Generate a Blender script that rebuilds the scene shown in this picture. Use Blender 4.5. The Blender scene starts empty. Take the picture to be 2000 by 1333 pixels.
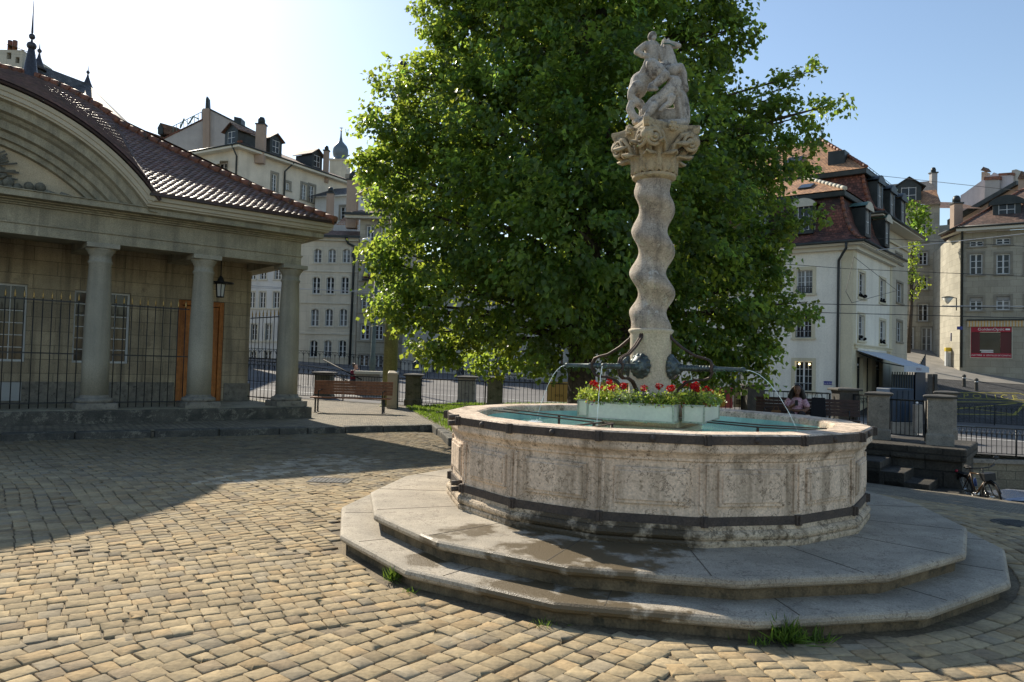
import bpy, bmesh, math, random
import numpy as np
from mathutils import Vector, Matrix
random.seed(7); rng = np.random.default_rng(7)
R = math.radians
SC = bpy.context.scene
COL = SC.collection
# ---------------------------------------------------------------- camera
EYE = 1.765; FPX = 1424.0; PITCH = .032; ROLL = .027
cd = bpy.data.cameras.new('camera'); cam = bpy.data.objects.new('camera', cd); COL.objects.link(cam)
cd.sensor_width = 36.0; cd.lens = FPX/2000*36; cd.clip_start = .05; cd.clip_end = 3000
cam.matrix_world = Matrix.Translation((0, 0, EYE)) @ Matrix.Rotation(math.pi/2+PITCH, 4, 'X') @ Matrix.Rotation(ROLL, 4, 'Z')
SC.camera = cam
# ---------------------------------------------------------------- world, sun, exposure
SUN_AZ = R(123.5); SUN_EL = R(34.2)
w = bpy.data.worlds.new('World'); SC.world = w; w.use_nodes = True
nt = w.node_tree; nt.nodes.clear()
sky = nt.nodes.new('ShaderNodeTexSky'); sky.sky_type = 'NISHITA'; sky.sun_disc = False
sky.sun_elevation = SUN_EL; sky.sun_rotation = math.pi/2-SUN_AZ
sky.air_density = 1.2; sky.dust_density = .6; sky.ozone_density = .9; sky.altitude = 500
bg = nt.nodes.new('ShaderNodeBackground'); bg.inputs[1].default_value = .108
wo = nt.nodes.new('ShaderNodeOutputWorld')
nt.links.new(sky.outputs[0], bg.inputs[0]); nt.links.new(bg.outputs[0], wo.inputs[0])
sl = bpy.data.lights.new('sun', 'SUN'); sl.energy = 4.7; sl.angle = R(.55); sl.color = (1, .90, .74)
so = bpy.data.objects.new('sun', sl); COL.objects.link(so)
sd = Vector((math.cos(SUN_AZ)*math.cos(SUN_EL), math.sin(SUN_AZ)*math.cos(SUN_EL), math.sin(SUN_EL)))
so.rotation_euler = sd.to_track_quat('Z', 'Y').to_euler(); so.location = (-30, 40, 40)
SC.view_settings.view_transform = 'Standard'; SC.view_settings.look = 'None'
SC.view_settings.exposure = .66; SC.view_settings.gamma = 1
SC.cycles.use_adaptive_sampling = True
SC.cycles.max_bounces = 6; SC.cycles.transparent_max_bounces = 8
# ---------------------------------------------------------------- pixel -> world helpers
def ray(px, py):
    X = px-1000; Y = py-666.5; c, s = math.cos(ROLL), math.sin(ROLL)
    u = (X*c+Y*s)/FPX; v = -(-X*s+Y*c)/FPX
    cp, sp = math.cos(PITCH), math.sin(PITCH)
    return (u, cp-v*sp, sp+v*cp)
def at(px, py, Y):
    d = ray(px, py); t = Y/d[1]; return Vector((d[0]*t, Y, EYE+d[2]*t))
def gz(px, py, z=0.):
    d = ray(px, py); t = (z-EYE)/d[2]; return Vector((d[0]*t, d[1]*t, z))
class Plane:
    """vertical plane through two ground points; n points to the viewer"""
    def __init__(s, A, B):
        s.o = Vector((A[0], A[1], 0)); d = Vector((B[0]-A[0], B[1]-A[1], 0)); s.L = d.length
        s.u = d.normalized(); s.n = Vector((s.u.y, -s.u.x, 0))
        if s.n.dot(-s.o) < 0: s.n = -s.n
    def uv(s, px, py, off=0.):
        d = Vector(ray(px, py)); o = s.o+s.n*off
        t = (o.dot(s.n))/d.dot(s.n) if True else 0
        p = d*t+Vector((0, 0, EYE)); q = p-o
        return (q.x*s.u.x+q.y*s.u.y, p.z)
    def p(s, a, z, off=0.):
        v = s.o+s.u*a+s.n*off; return Vector((v.x, v.y, z))
# ---------------------------------------------------------------- mesh builder
class MB:
    def __init__(s): s.v = []; s.f = []; s.sm = []; s.cols = None
    def add(s, vs, fs, smooth=False):
        b = len(s.v); s.v.extend([tuple(v) for v in vs]); s.f.extend([tuple(b+i for i in f) for f in fs]); s.sm.extend([smooth]*len(fs)); return s
    def quad(s, *ps): return s.add(ps, [tuple(range(len(ps)))])
    def obox(s, o, a, b, c):
        o, a, b, c = map(Vector, (o, a, b, c))
        vs = [o, o+a, o+a+b, o+b, o+c, o+a+c, o+a+b+c, o+b+c]
        fs = [(0, 3, 2, 1), (4, 5, 6, 7), (0, 1, 5, 4), (1, 2, 6, 5), (2, 3, 7, 6), (3, 0, 4, 7)]
        if a.cross(b).dot(c) < 0: fs = [f[::-1] for f in fs]
        return s.add(vs, fs)
    def box(s, x0, x1, y0, y1, z0, z1): return s.obox((x0, y0, z0), (x1-x0, 0, 0), (0, y1-y0, 0), (0, 0, z1-z0))
    def pbox(s, pl, a0, a1, z0, z1, o0, o1): return s.obox(pl.p(a0, z0, o0), pl.u*(a1-a0), pl.n*(o1-o0), (0, 0, z1-z0))
    def tube(s, pts, rad, seg=8, cap=True, smooth=True):
        pts = [Vector(p) for p in pts]; n = len(pts)
        if not hasattr(rad, '__len__'): rad = [rad]*n
        b = len(s.v); up = None
        for i, p in enumerate(pts):
            t = (pts[min(i+1, n-1)]-pts[max(i-1, 0)])
            t = t.normalized() if t.length > 1e-9 else Vector((0, 0, 1))
            if up is None: up = t.orthogonal().normalized()
            up = (up-t*up.dot(t)); up = up.normalized() if up.length > 1e-6 else t.orthogonal().normalized()
            w_ = t.cross(up)
            for k in range(seg):
                a = 2*math.pi*k/seg; s.v.append(tuple(p+(up*math.cos(a)+w_*math.sin(a))*rad[i]))
        for i in range(n-1):
            for k in range(seg):
                k2 = (k+1) % seg; s.f.append((b+i*seg+k, b+i*seg+k2, b+(i+1)*seg+k2, b+(i+1)*seg+k)); s.sm.append(smooth)
        if cap:
            s.f.append(tuple(b+k for k in range(seg))[::-1]); s.sm.append(False)
            s.f.append(tuple(b+(n-1)*seg+k for k in range(seg))); s.sm.append(False)
        return s
    def lathe(s, prof, c=(0, 0), seg=24, ph=0., smooth=True, cap=True):
        b = len(s.v); n = len(prof)
        for r, z in prof:
            for k in range(seg):
                a = ph+2*math.pi*k/seg; s.v.append((c[0]+r*math.cos(a), c[1]+r*math.sin(a), z))
        for i in range(n-1):
            for k in range(seg):
                k2 = (k+1) % seg; s.f.append((b+i*seg+k, b+i*seg+k2, b+(i+1)*seg+k2, b+(i+1)*seg+k)); s.sm.append(smooth)
        if cap:
            s.f.append(tuple(b+k for k in range(seg))[::-1]); s.sm.append(False)
            s.f.append(tuple(b+(n-1)*seg+k for k in range(seg))); s.sm.append(False)
        return s
    def ball(s, c, r, seg=10, rings=7):
        c = Vector(c); r = Vector(r) if hasattr(r, '__len__') else Vector((r, r, r)); b = len(s.v)
        s.v.append(tuple(c+Vector((0, 0, -r.z))))
        for i in range(1, rings):
            ph = math.pi*i/rings
            for k in range(seg):
                a = 2*math.pi*k/seg
                s.v.append((c.x+r.x*math.sin(ph)*math.cos(a), c.y+r.y*math.sin(ph)*math.sin(a), c.z-r.z*math.cos(ph)))
        s.v.append(tuple(c+Vector((0, 0, r.z)))); top = len(s.v)-1
        for k in range(seg):
            k2 = (k+1) % seg
            s.f.append((b, b+1+k2, b+1+k)); s.sm.append(True)
            for i in range(rings-2):
                q = b+1+i*seg; s.f.append((q+k, q+k2, q+seg+k2, q+seg+k)); s.sm.append(True)
            q = b+1+(rings-2)*seg; s.f.append((q+k, q+k2, top)); s.sm.append(True)
        return s
    def chain(s, pts, rad, seg=12):
        """capsules joined end to end, for surfaces that are remeshed"""
        if not hasattr(rad, '__len__'): rad = [rad]*len(pts)
        for p, r in zip(pts, rad): s.ball(p, r, seg, 8)
        for i in range(len(pts)-1): s.tube([pts[i], pts[i+1]], [rad[i], rad[i+1]], seg)
        return s
    def build(s, name, mat, parent=None, base=None, bevel=0, uv=True):
        me = bpy.data.meshes.new(name)
        if base is None: base = BASE.get(parent.name, (0, 0, 0)) if parent is not None else (0, 0, 0)
        V = np.array(s.v, dtype=np.float64)-np.array(base)
        me.from_pydata(V.tolist(), [], s.f)
        me.polygons.foreach_set('use_smooth', s.sm)
        if uv: auto_uv(me)
        me.materials.append(mat)
        me.update()
        o = bpy.data.objects.new(name, me); COL.objects.link(o)
        BASE[o.name] = tuple(base)
        if parent is not None: o.parent = parent
        else: o.location = base
        if bevel:
            m = o.modifiers.new('b', 'BEVEL'); m.width = bevel; m.segments = 2; m.limit_method = 'ANGLE'; m.angle_limit = R(35)
        return o
BASE = {}
def auto_uv(me):
    n = len(me.polygons)
    if not n: return
    nl = len(me.loops); uvl = me.uv_layers.new(name='UVMap')
    co = np.empty(len(me.vertices)*3); me.vertices.foreach_get('co', co); co = co.reshape(-1, 3)
    nr = np.empty(n*3); me.polygons.foreach_get('normal', nr); nr = nr.reshape(-1, 3)
    lt = np.empty(n, dtype=np.int64); me.polygons.foreach_get('loop_total', lt)
    vi = np.empty(nl, dtype=np.int64); me.loops.foreach_get('vertex_index', vi)
    pn = np.repeat(nr, lt, axis=0)
    h = np.stack([-pn[:, 1], pn[:, 0], np.zeros(nl)], 1); L = np.linalg.norm(h, axis=1)
    flat = L < .05; h[flat] = (1, 0, 0); L[flat] = 1; h /= L[:, None]
    vv = np.cross(pn, h); p = co[vi]
    uv = np.stack([(p*h).sum(1), (p*vv).sum(1)], 1)
    uvl.data.foreach_set('uv', uv.ravel())
def tag(o, label=None, cat=None, group=None, kind=None):
    if label: o['label'] = label
    if cat: o['category'] = cat
    if group: o['group'] = group
    if kind: o['kind'] = kind
    return o
def thing(name, label, cat, base, group=None, rz=0):
    o = bpy.data.objects.new(name, None); COL.objects.link(o); o.empty_display_size = .2
    o.location = base; o.rotation_euler = (0, 0, rz); BASE[o.name] = tuple(base)
    return tag(o, label, cat, group)
def remesh(o, vox, smooth=6, fac=.5):
    m = o.modifiers.new('r', 'REMESH'); m.mode = 'VOXEL'; m.voxel_size = vox; m.use_smooth_shade = True
    m = o.modifiers.new('s', 'SMOOTH'); m.iterations = smooth; m.factor = fac
def copy_tree(o, parent=None, loc=None, rz=None, label=None):
    kids = KIDS(o)
    c = o.copy(); COL.objects.link(c)
    if parent is not None: c.parent = parent
    if loc is not None: c.location = loc
    if rz is not None: c.rotation_euler = (0, 0, rz)
    if label: c['label'] = label
    for k in kids: copy_tree(k, c)
    return c
def KIDS(o): return [c for c in COL.objects if c.parent == o]
def text_mesh(txt, name, mat, origin, ux, uz, height, parent=None, base=None, depth=.004, mirror=False, center=True, sx=1.0, width=None):
    cu = bpy.data.curves.new('t', 'FONT'); cu.body = txt; cu.size = 1.0; cu.extrude = .0
    o = bpy.data.objects.new('t', cu); COL.objects.link(o)
    dg = bpy.context.evaluated_depsgraph_get(); me = bpy.data.meshes.new_from_object(o.evaluated_get(dg))
    bpy.data.objects.remove(o); bpy.data.curves.remove(cu)
    co = np.array([v.co[:] for v in me.vertices]); fs = [tuple(p.vertices) for p in me.polygons]; bpy.data.meshes.remove(me)
    x0, x1 = co[:, 0].min(), co[:, 0].max(); y0, y1 = co[:, 1].min(), co[:, 1].max()
    cap = .69; s = height/cap; sx = width/((x1-x0)*s) if width else sx
    cx = (x0+x1)/2 if center else x0
    ux = Vector(ux).normalized(); uz = Vector(uz).normalized(); n = ux.cross(uz).normalized()
    mb = MB(); o3 = Vector(origin); k = -1 if mirror else 1
    vs = [o3+ux*((c[0]-cx)*s*k*sx)+uz*(c[1]*s) for c in co]
    mb.add(vs, [f if not mirror else f[::-1] for f in fs])
    return mb.build(name, mat, parent, base)
# ---------------------------------------------------------------- materials
def L(h):
    h = h.lstrip('#'); c = [int(h[i:i+2], 16)/255 for i in (0, 2, 4)]
    return tuple([((x+.055)/1.055)**2.4 if x > .04045 else x/12.92 for x in c]+[1])
def C(r, g, b): return (r, g, b, 1)
def mat(name, c1, c2=None, scale=2., rough=.85, bump=.2, bs=40., brick=None, streak=None, metal=0., spec=.35, fine=.25, spots=None, attr=None, bdist=.01, veins=None):
    m = bpy.data.materials.new(name); m.use_nodes = True; t = m.node_tree; N = t.nodes; K = t.links
    b = N['Principled BSDF']; b.inputs['Roughness'].default_value = rough; b.inputs['Metallic'].default_value = metal
    b.inputs['Specular IOR Level'].default_value = spec
    tc = N.new('ShaderNodeTexCoord'); O = tc.outputs['Object']
    def noise(sc, det=4, vec=None, ro=.6):
        n = N.new('ShaderNodeTexNoise'); n.inputs['Scale'].default_value = sc; n.inputs['Detail'].default_value = det; n.inputs['Roughness'].default_value = ro
        K.new(vec if vec is not None else O, n.inputs['Vector']); return n.outputs['Fac']
    def ramp(f, a, b_, ca=0., cb=1.):
        r = N.new('ShaderNodeMapRange'); r.inputs[1].default_value = a; r.inputs[2].default_value = b_; r.inputs[3].default_value = ca; r.inputs[4].default_value = cb
        K.new(f, r.inputs[0]); return r.outputs[0]
    def mix(f, a, b_, mode='MIX'):
        x = N.new('ShaderNodeMix'); x.data_type = 'RGBA'; x.blend_type = mode
        for sck, v in ((x.inputs[0], f), (x.inputs[6], a), (x.inputs[7], b_)):
            if isinstance(v, (tuple, float, int)): sck.default_value = v
            else: K.new(v, sck)
        return x.outputs[2]
    col = mix(ramp(noise(scale), .35, .65), c1, c2) if c2 else None
    if col is None: col = mix(0., c1, c1)
    if attr:
        a = N.new('ShaderNodeAttribute'); a.attribute_name = attr; col = mix(1., col, a.outputs['Color'], 'MULTIPLY')
    hgt = None
    if brick:
        bw, bh, mort, mc, var = brick
        br = N.new('ShaderNodeTexBrick'); K.new(tc.outputs['UV'], br.inputs['Vector']); br.inputs['Scale'].default_value = 1
        br.inputs['Brick Width'].default_value = bw; br.inputs['Row Height'].default_value = bh; br.inputs['Mortar Size'].default_value = mort
        br.inputs['Mortar Smooth'].default_value = .3; br.inputs['Bias'].default_value = 0
        br.inputs['Color1'].default_value = (1-var,)*3+(1,); br.inputs['Color2'].default_value = (1+var,)*3+(1,); br.inputs['Mortar'].default_value = (1, 1, 1, 1)
        col = mix(1., col, br.outputs['Color'], 'MULTIPLY'); col = mix(br.outputs['Fac'], col, mc); hgt = br.outputs['Fac']
    if streak:
        sc, amt, sc_col = streak
        mp = N.new('ShaderNodeMapping'); mp.inputs['Scale'].default_value = (1, 1, .06); K.new(O, mp.inputs[0])
        f = ramp(noise(sc, 5, mp.outputs[0]), .46, .68, 0, amt); col = mix(f, col, sc_col)
    if spots:
        sc, lo, hi, sc_col = spots
        f = ramp(noise(sc, 6, ro=.7), lo, hi); col = mix(f, col, sc_col)
    if veins:
        nn = noise(veins[0], 5, ro=.65); a_ = N.new('ShaderNodeMath'); a_.operation = 'SUBTRACT'; K.new(nn, a_.inputs[0]); a_.inputs[1].default_value = .5
        b_ = N.new('ShaderNodeMath'); b_.operation = 'ABSOLUTE'; K.new(a_.outputs[0], b_.inputs[0]); col = mix(ramp(b_.outputs[0], 0, veins[1], .85, 0), col, veins[2])
    if fine:
        f = ramp(noise(bs, 3), .3, .7, 1-fine, 1+fine); x = N.new('ShaderNodeCombineColor')
        for i in range(3): K.new(f, x.inputs[i])
        col = mix(1., col, x.outputs[0], 'MULTIPLY')
    K.new(col, b.inputs['Base Color'])
    if bump:
        bn = N.new('ShaderNodeBump'); bn.inputs['Strength'].default_value = bump; bn.inputs['Distance'].default_value = bdist
        h = noise(bs, 5)
        if hgt is not None:
            x = N.new('ShaderNodeMath'); x.operation = 'MULTIPLY_ADD'; K.new(hgt, x.inputs[0]); x.inputs[1].default_value = -1.5; K.new(h, x.inputs[2]); h = x.outputs[0]
        K.new(h, bn.inputs['Height']); K.new(bn.outputs[0], b.inputs['Normal'])
    return m
def tile_mat(name, c1, c2, w=.2, h=.16, dark=C(.02, .015, .012), sc=.8, var=.35, bump=.8):
    """roof tiles: staggered rows, each tile shaded by its own height step"""
    m = mat(name, c1, c2, scale=sc, brick=(w, h, .012, dark, var), bs=6., fine=.3, bump=0, rough=.75)
    t = m.node_tree; N = t.nodes; K = t.links
    tc = [n for n in N if n.type == 'TEX_COORD'][0]
    sp = N.new('ShaderNodeSeparateXYZ'); K.new(tc.outputs['UV'], sp.inputs[0])
    d = N.new('ShaderNodeMath'); d.operation = 'DIVIDE'; K.new(sp.outputs[1], d.inputs[0]); d.inputs[1].default_value = h
    f = N.new('ShaderNodeMath'); f.operation = 'FRACT'; K.new(d.outputs[0], f.inputs[0])
    i = N.new('ShaderNodeMath'); i.operation = 'SUBTRACT'; i.inputs[0].default_value = 1; K.new(f.outputs[0], i.inputs[1])
    b = N.new('ShaderNodeBump'); b.inputs['Strength'].default_value = bump; b.inputs['Distance'].default_value = .05
    K.new(i.outputs[0], b.inputs['Height']); K.new(b.outputs[0], N['Principled BSDF'].inputs['Normal'])
    return m
M = {}
M['stone_warm'] = mat('limestone', C(.46, .385, .265), C(.33, .28, .20), 1.2, bs=55, bump=.35, streak=(6., .55, C(.09, .08, .06)), spots=(3.2, .56, .75, C(.22, .19, .14)), brick=(1.05, .36, .008, C(.16, .14, .10), .14))
M['stone_trim'] = mat('cornice_stone', C(.40, .36, .26), C(.27, .25, .185), 1.5, bs=45, bump=.3, streak=(5., .55, C(.14, .13, .10)), spots=(2.4, .55, .8, C(.18, .165, .125)), brick=(1.3, 3., .004, C(.3, .28, .22), .12))
M['sandstone'] = mat('column_sandstone', C(.36, .335, .265), C(.28, .265, .215), 1.1, bs=70, bump=.25, streak=(4., .35, C(.10, .10, .085)))
M['granite_base'] = mat('base_granite', C(.26, .24, .2), C(.16, .15, .13), 6, bs=90, bump=.6, spots=(9., .55, .7, C(.06, .055, .05)))
M['riser'] = mat('stained_riser_stone', C(.21, .155, .09), C(.10, .075, .045), 3, bs=60, bump=.5, fine=.3, streak=(7, .7, C(.05, .042, .028)), spots=(6, .54, .66, C(.05, .045, .03)))
M['mortar_dark'] = mat('dark_joint', C(.10, .08, .055), None, bump=0, fine=.2)
M['pole_pale'] = mat('pale_cable', C(.42, .42, .42), None, rough=.9, bump=0, fine=0, spec=.1)
M['wall_dark'] = mat('shade_darkened_stone', C(.075, .066, .052), C(.035, .032, .027), 2, bs=20, bump=.9, bdist=.04, brick=(.8, .42, .02, C(.03, .027, .022), .35))  # stair and wall stone with the shade around the piers put into its colour
M['kerb'] = mat('dark_kerbstone', C(.10, .095, .08), C(.05, .05, .045), 3, bs=40, bump=.7, bdist=.03, spots=(5, .52, .62, C(.17, .16, .13)))
M['tympanum'] = mat('tympanum_plaster', C(.50, .42, .29), C(.42, .35, .24), 1.5, bs=60, bump=.15)
M['relief'] = mat('relief_stone', C(.2, .19, .15), C(.12, .115, .09), 8, bs=60, bump=.3)
M['gutter'] = mat('painted_eave', C(.48, .42, .31), C(.42, .37, .27), 2, rough=.55, bs=30, bump=.05, fine=.06)
M['copper_edge'] = mat('eave_copper', C(.07, .045, .045), C(.045, .035, .035), 4, rough=.45, metal=.3)
M['rooftile'] = mat('glazed_tile', C(.125, .068, .055), C(.085, .05, .043), 2.5, rough=.52, spec=.4, bs=9, bump=.12, fine=.3, attr='tint')
M['ridge'] = mat('ridge_tile', C(.25, .09, .045), C(.13, .06, .04), 4, rough=.6, bs=20, spots=(4, .55, .65, C(.06, .05, .045)))
M['roofdark'] = tile_mat('slate_tile', C(.085, .085, .08), C(.055, .058, .06), .22, .2, sc=1.)
M['zinc'] = mat('dark_zinc', C(.05, .05, .058), C(.08, .078, .085), 3, rough=.5, metal=.5, bs=20, bump=.05)
M['oak'] = mat('oak_door', C(.50, .19, .045), C(.38, .14, .035), 3, rough=.5, bs=12, streak=(10, .5, C(.16, .055, .018)), bump=.1)
M['iron'] = mat('black_iron', C(.018, .02, .022), C(.03, .032, .034), 8, rough=.5, metal=.2, bs=60, bump=.1)
M['gold'] = mat('gilt_finial', C(.5, .33, .12), C(.3, .2, .08), 8, rough=.4, metal=.7)
M['white_frame'] = mat('white_window_paint', C(.62, .64, .64), C(.55, .57, .57), 5, rough=.5, bump=.02, fine=.05)
def glass_mat(name, c1, c2, rough=.06):
    m = mat(name, c1, c2, .7, rough=rough, bump=.06, bs=1.5, fine=0, spec=.3); return m
M['glass'] = glass_mat('window_glass', C(.012, .014, .016), C(.04, .046, .05))
M['glass_dark'] = glass_mat('dark_glass', C(.012, .014, .015), C(.03, .033, .035))
M['curtain'] = glass_mat('curtained_glass', C(.06, .065, .07), C(.22, .22, .21), .15)
M['lampglass'] = mat('lantern_glass', C(.62, .62, .58), None, rough=.2, bump=0, fine=0)
M['whitepaint'] = mat('vent_paint', C(.4, .42, .42), None, rough=.5, bump=0, fine=.05)
M['mortar'] = mat('joint_sand', C(.22, .17, .10), C(.12, .095, .06), 3, bs=50, bump=.8, fine=.4, spots=(.9, .6, .7, C(.05, .07, .02)))
M['cobble'] = mat('cobblestone', C(.38, .302, .185), C(.285, .228, .145), 2.2, rough=.92, spec=.15, bs=28, bump=.55, bdist=.012, fine=.16, attr='tint', spots=(.8, .56, .72, C(.20, .175, .13)))
M['paving'] = mat('paving_setts', C(.27, .225, .16), C(.17, .15, .11), 1.3, bs=20, bump=.9, bdist=.02, brick=(.17, .13, .014, C(.05, .045, .03), .25), spots=(.7, .52, .66, C(.19, .165, .12)))
M['dark_setts'] = mat('dark_setts', C(.085, .085, .085), C(.055, .056, .06), .8, bs=8, bump=.8, bdist=.03, brick=(.22, .16, .018, C(.02, .02, .02), .35))
M['asphalt'] = mat('asphalt', C(.14, .135, .13), C(.105, .1, .098), .3, rough=.9, bs=30, bump=.2, spots=(.25, .5, .7, C(.16, .15, .14)))
M['white_line'] = mat('white_road_paint', C(.6, .6, .57), C(.4, .4, .38), 3, bump=0)
M['yellow_line'] = mat('yellow_road_paint', C(.42, .36, .06), C(.22, .2, .05), 4, bump=0)
M['sidewalk'] = mat('concrete_pavement', C(.28, .26, .23), C(.2, .19, .17), .8, bs=30, bump=.2)
M['basin'] = mat('basin_limestone', C(.74, .595, .455), C(.60, .475, .36), 2.2, bs=48, bump=.6, bdist=.015, streak=(6., .75, C(.19, .145, .095)), spots=(8., .58, .68, C(.22, .165, .11)), fine=.25, veins=(4.5, .013, C(.12, .09, .06)))
M['iron_band'] = mat('rusty_iron_band', C(.05, .042, .038), C(.085, .065, .052), 6, rough=.7, bs=60, bump=.4, fine=.35)
M['bronze'] = mat('weathered_bronze', C(.12, .15, .15), C(.06, .07, .07), 10, rough=.5, metal=.6, bs=60, bump=.2, spots=(12, .55, .65, C(.16, .22, .2)))
M['strap'] = mat('rusty_strap', C(.085, .052, .038), C(.05, .036, .03), 12, rough=.6, metal=.3, bs=60)
M['pedestal'] = mat('pale_limestone', C(.58, .50, .37), C(.49, .42, .31), 3, bs=60, bump=.3, spots=(5, .6, .75, C(.26, .22, .16)))
M['shaft'] = mat('twisted_shaft_stone', C(.50, .42, .33), C(.34, .285, .22), 4.5, veins=(5., .014, C(.12, .10, .08)), bs=60, bump=.6, bdist=.01, spots=(6.5, .57, .63, C(.46, .42, .36)), streak=(8, .75, C(.14, .115, .09)))
M['capital'] = mat('capital_stone', C(.46, .37, .235), C(.34, .275, .18), 6, bs=70, bump=.4, spots=(7, .55, .68, C(.14, .115, .08)))
M['statue'] = mat('statue_marble', C(.52, .475, .41), C(.36, .325, .28), 5, bs=60, bump=.4, spots=(7, .53, .64, C(.14, .125, .11)), streak=(12, .45, C(.17, .155, .14)))
M['planter'] = mat('planter_board', C(.70, .68, .58), C(.62, .61, .52), 2.5, rough=.5, bs=30, bump=.05, fine=.06)
M['planter_frame'] = mat('planter_frame', C(.42, .44, .35), C(.32, .34, .27), 8, rough=.7)
M['soil'] = mat('potting_soil', C(.02, .015, .01), C(.04, .03, .02), 20)
M['wood'] = mat('bench_wood', C(.30, .125, .055), C(.21, .085, .04), 4, rough=.5, bs=14, bump=.2, streak=(9, .3, C(.07, .03, .02)))
M['wood_dark'] = mat('dark_bench_wood', C(.07, .03, .018), C(.04, .02, .014), 4, rough=.5, bs=14)
M['pier'] = mat('pier_stone', C(.17, .155, .115), C(.10, .095, .07), 3, bs=40, bump=.5, spots=(4, .53, .65, C(.05, .05, .03)), streak=(5, .5, C(.045, .05, .025)))
M['pier_pale'] = mat('pale_pier_stone', C(.30, .275, .235), C(.21, .195, .17), 4, bs=50, bump=.4, spots=(7, .57, .7, C(.09, .08, .07)))
M['cap'] = mat('dark_pier_cap', C(.05, .05, .048), C(.09, .085, .075), 5, bs=50, bump=.4)
M['pole_olive'] = mat('olive_pole_paint', C(.24, .25, .10), C(.17, .18, .075), 1.5, rough=.6, bs=20, streak=(6, .4, C(.07, .08, .03)))
M['pole_green'] = mat('grey_green_pole_paint', C(.12, .15, .125), C(.085, .105, .09), 3, rough=.55)
M['boxmetal'] = mat('beige_cabinet', C(.42, .36, .27), C(.36, .31, .23), 4, rough=.5, bump=.03, fine=.06)
M['bark'] = mat('bark', C(.11, .085, .06), C(.055, .044, .034), 4, bs=14, bump=1., bdist=.05, streak=(14, .6, C(.025, .02, .015)))
M['rubble'] = mat('retaining_wall_stone', C(.14, .115, .085), C(.075, .062, .05), 2, bs=20, bump=.9, bdist=.04, brick=(.7, .38, .02, C(.16, .135, .1), .3))
M['rubble_pale'] = mat('pale_retaining_wall', C(.27, .24, .17), C(.19, .165, .12), 1.5, bs=20, bump=.5, brick=(.6, .3, .02, C(.13, .12, .09), .2))  # pale stone of the wall below the street railing
def plaster(name, c, v=.82, **k): return mat(name, C(*c), C(*(x*v for x in c)), .5, bs=12, bump=.1, fine=.08, streak=(1.1, .42, C(*(x*.6 for x in c))), **k)
M['cream'] = plaster('cream_render', (.68, .61, .49))
M['cream2'] = plaster('cream_dressed_stone', (.58, .53, .42), brick=(1.6, .9, .008, C(.28, .25, .2), .04))
M['greywall'] = plaster('pale_grey_render', (.60, .60, .58))
M['brownwall'] = plaster('grey_brown_sandstone', (.40, .37, .29), .75, brick=(.9, .45, .01, C(.17, .16, .12), .12))
M['stonegrey'] = plaster('grey_dressed_stone', (.46, .44, .385), brick=(1.2, .7, .012, C(.17, .165, .15), .08))
M['firewall'] = plaster('pinkish_grey_render', (.43, .40, .375))
M['whitehouse'] = plaster('white_stucco', (.80, .765, .66), .9)
M['quoin'] = plaster('cream_quoin_stone', (.62, .56, .40), .9)
M['oliveblock'] = plaster('olive_sandstone', (.40, .375, .30), .8, brick=(.85, .5, .008, C(.15, .135, .1), .12))
M['lilac'] = plaster('lilac_render', (.56, .51, .51))
M['chimney'] = plaster('chimney_render', (.40, .30, .23))
M['soffit'] = mat('white_soffit', C(.60, .57, .47), None, rough=.7, bump=0, fine=.04)
M['trim_white'] = mat('pale_trim', C(.55, .52, .42), C(.47, .44, .36), 3, bump=.1)
M['trim_stone'] = mat('window_surround_stone', C(.27, .25, .2), C(.21, .195, .16), 2, bump=.1)
M['tile_brown'] = tile_mat('brown_tile', C(.17, .10, .07), C(.11, .072, .055), sc=.5)
M['tile_orange'] = tile_mat('orange_tile', C(.44, .235, .115), C(.30, .155, .08), .22, .2, sc=.9, var=.3)
M['tile_red'] = tile_mat('dark_red_tile', C(.20, .072, .045), C(.055, .035, .032), .2, .18, sc=.45, var=.45)
M['slate'] = mat('dark_flashing', C(.022, .028, .028), C(.04, .046, .045), 2, rough=.45, metal=.2)
M['verdigris'] = mat('green_copper', C(.10, .19, .155), C(.07, .13, .11), 3, rough=.6)
M['domecopper'] = mat('dome_copper', C(.14, .18, .205), C(.11, .145, .165), 1, rough=.5, metal=.2, bump=.05)
M['teal_shutter'] = mat('pale_green_blind', C(.25, .36, .32), C(.21, .30, .27), 3, bump=.02)
M['greyshutter'] = mat('grey_blind', C(.30, .30, .29), None, bump=.02)
M['awning'] = mat('grey_awning_cloth', C(.50, .54, .60), C(.44, .48, .54), 2, rough=.8, bump=.05, fine=.05)
M['redtext'] = mat('dull_red_print', C(.22, .05, .06), None, bump=0, fine=0)
M['red'] = mat('crimson_shopfront', C(.36, .012, .035), C(.3, .01, .03), 2, rough=.4, bump=0, fine=.05)
M['maroon'] = mat('maroon_panel', C(.09, .006, .014), None, rough=.3, bump=0, fine=0)
M['white'] = mat('white_print', C(.75, .75, .75), None, rough=.5, bump=0, fine=0)
M['bluesign'] = mat('blue_enamel', C(.015, .03, .22), None, rough=.3, bump=0, fine=0)
M['lightblue'] = mat('blue_print', C(.04, .16, .45), None, rough=.4, bump=0, fine=0)
M['yellow'] = mat('yellow_paint', C(.6, .45, .04), None, rough=.4, bump=0, fine=.05)
M['navy'] = mat('navy_container', C(.012, .035, .075), C(.01, .028, .055), 2, rough=.45, bump=.02)
M['banner_tan'] = mat('tan_banner', C(.58, .36, .13), C(.52, .32, .12), 2, rough=.7, bump=.05, fine=.05)
M['banner_pink'] = mat('crimson_banner', C(.42, .06, .10), C(.5, .12, .12), 1.5, rough=.7, bump=.03, fine=.05)
M['banner_yellow'] = mat('yellow_banner_print', C(.62, .40, .06), C(.55, .3, .06), 3, rough=.7, bump=0)
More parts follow.
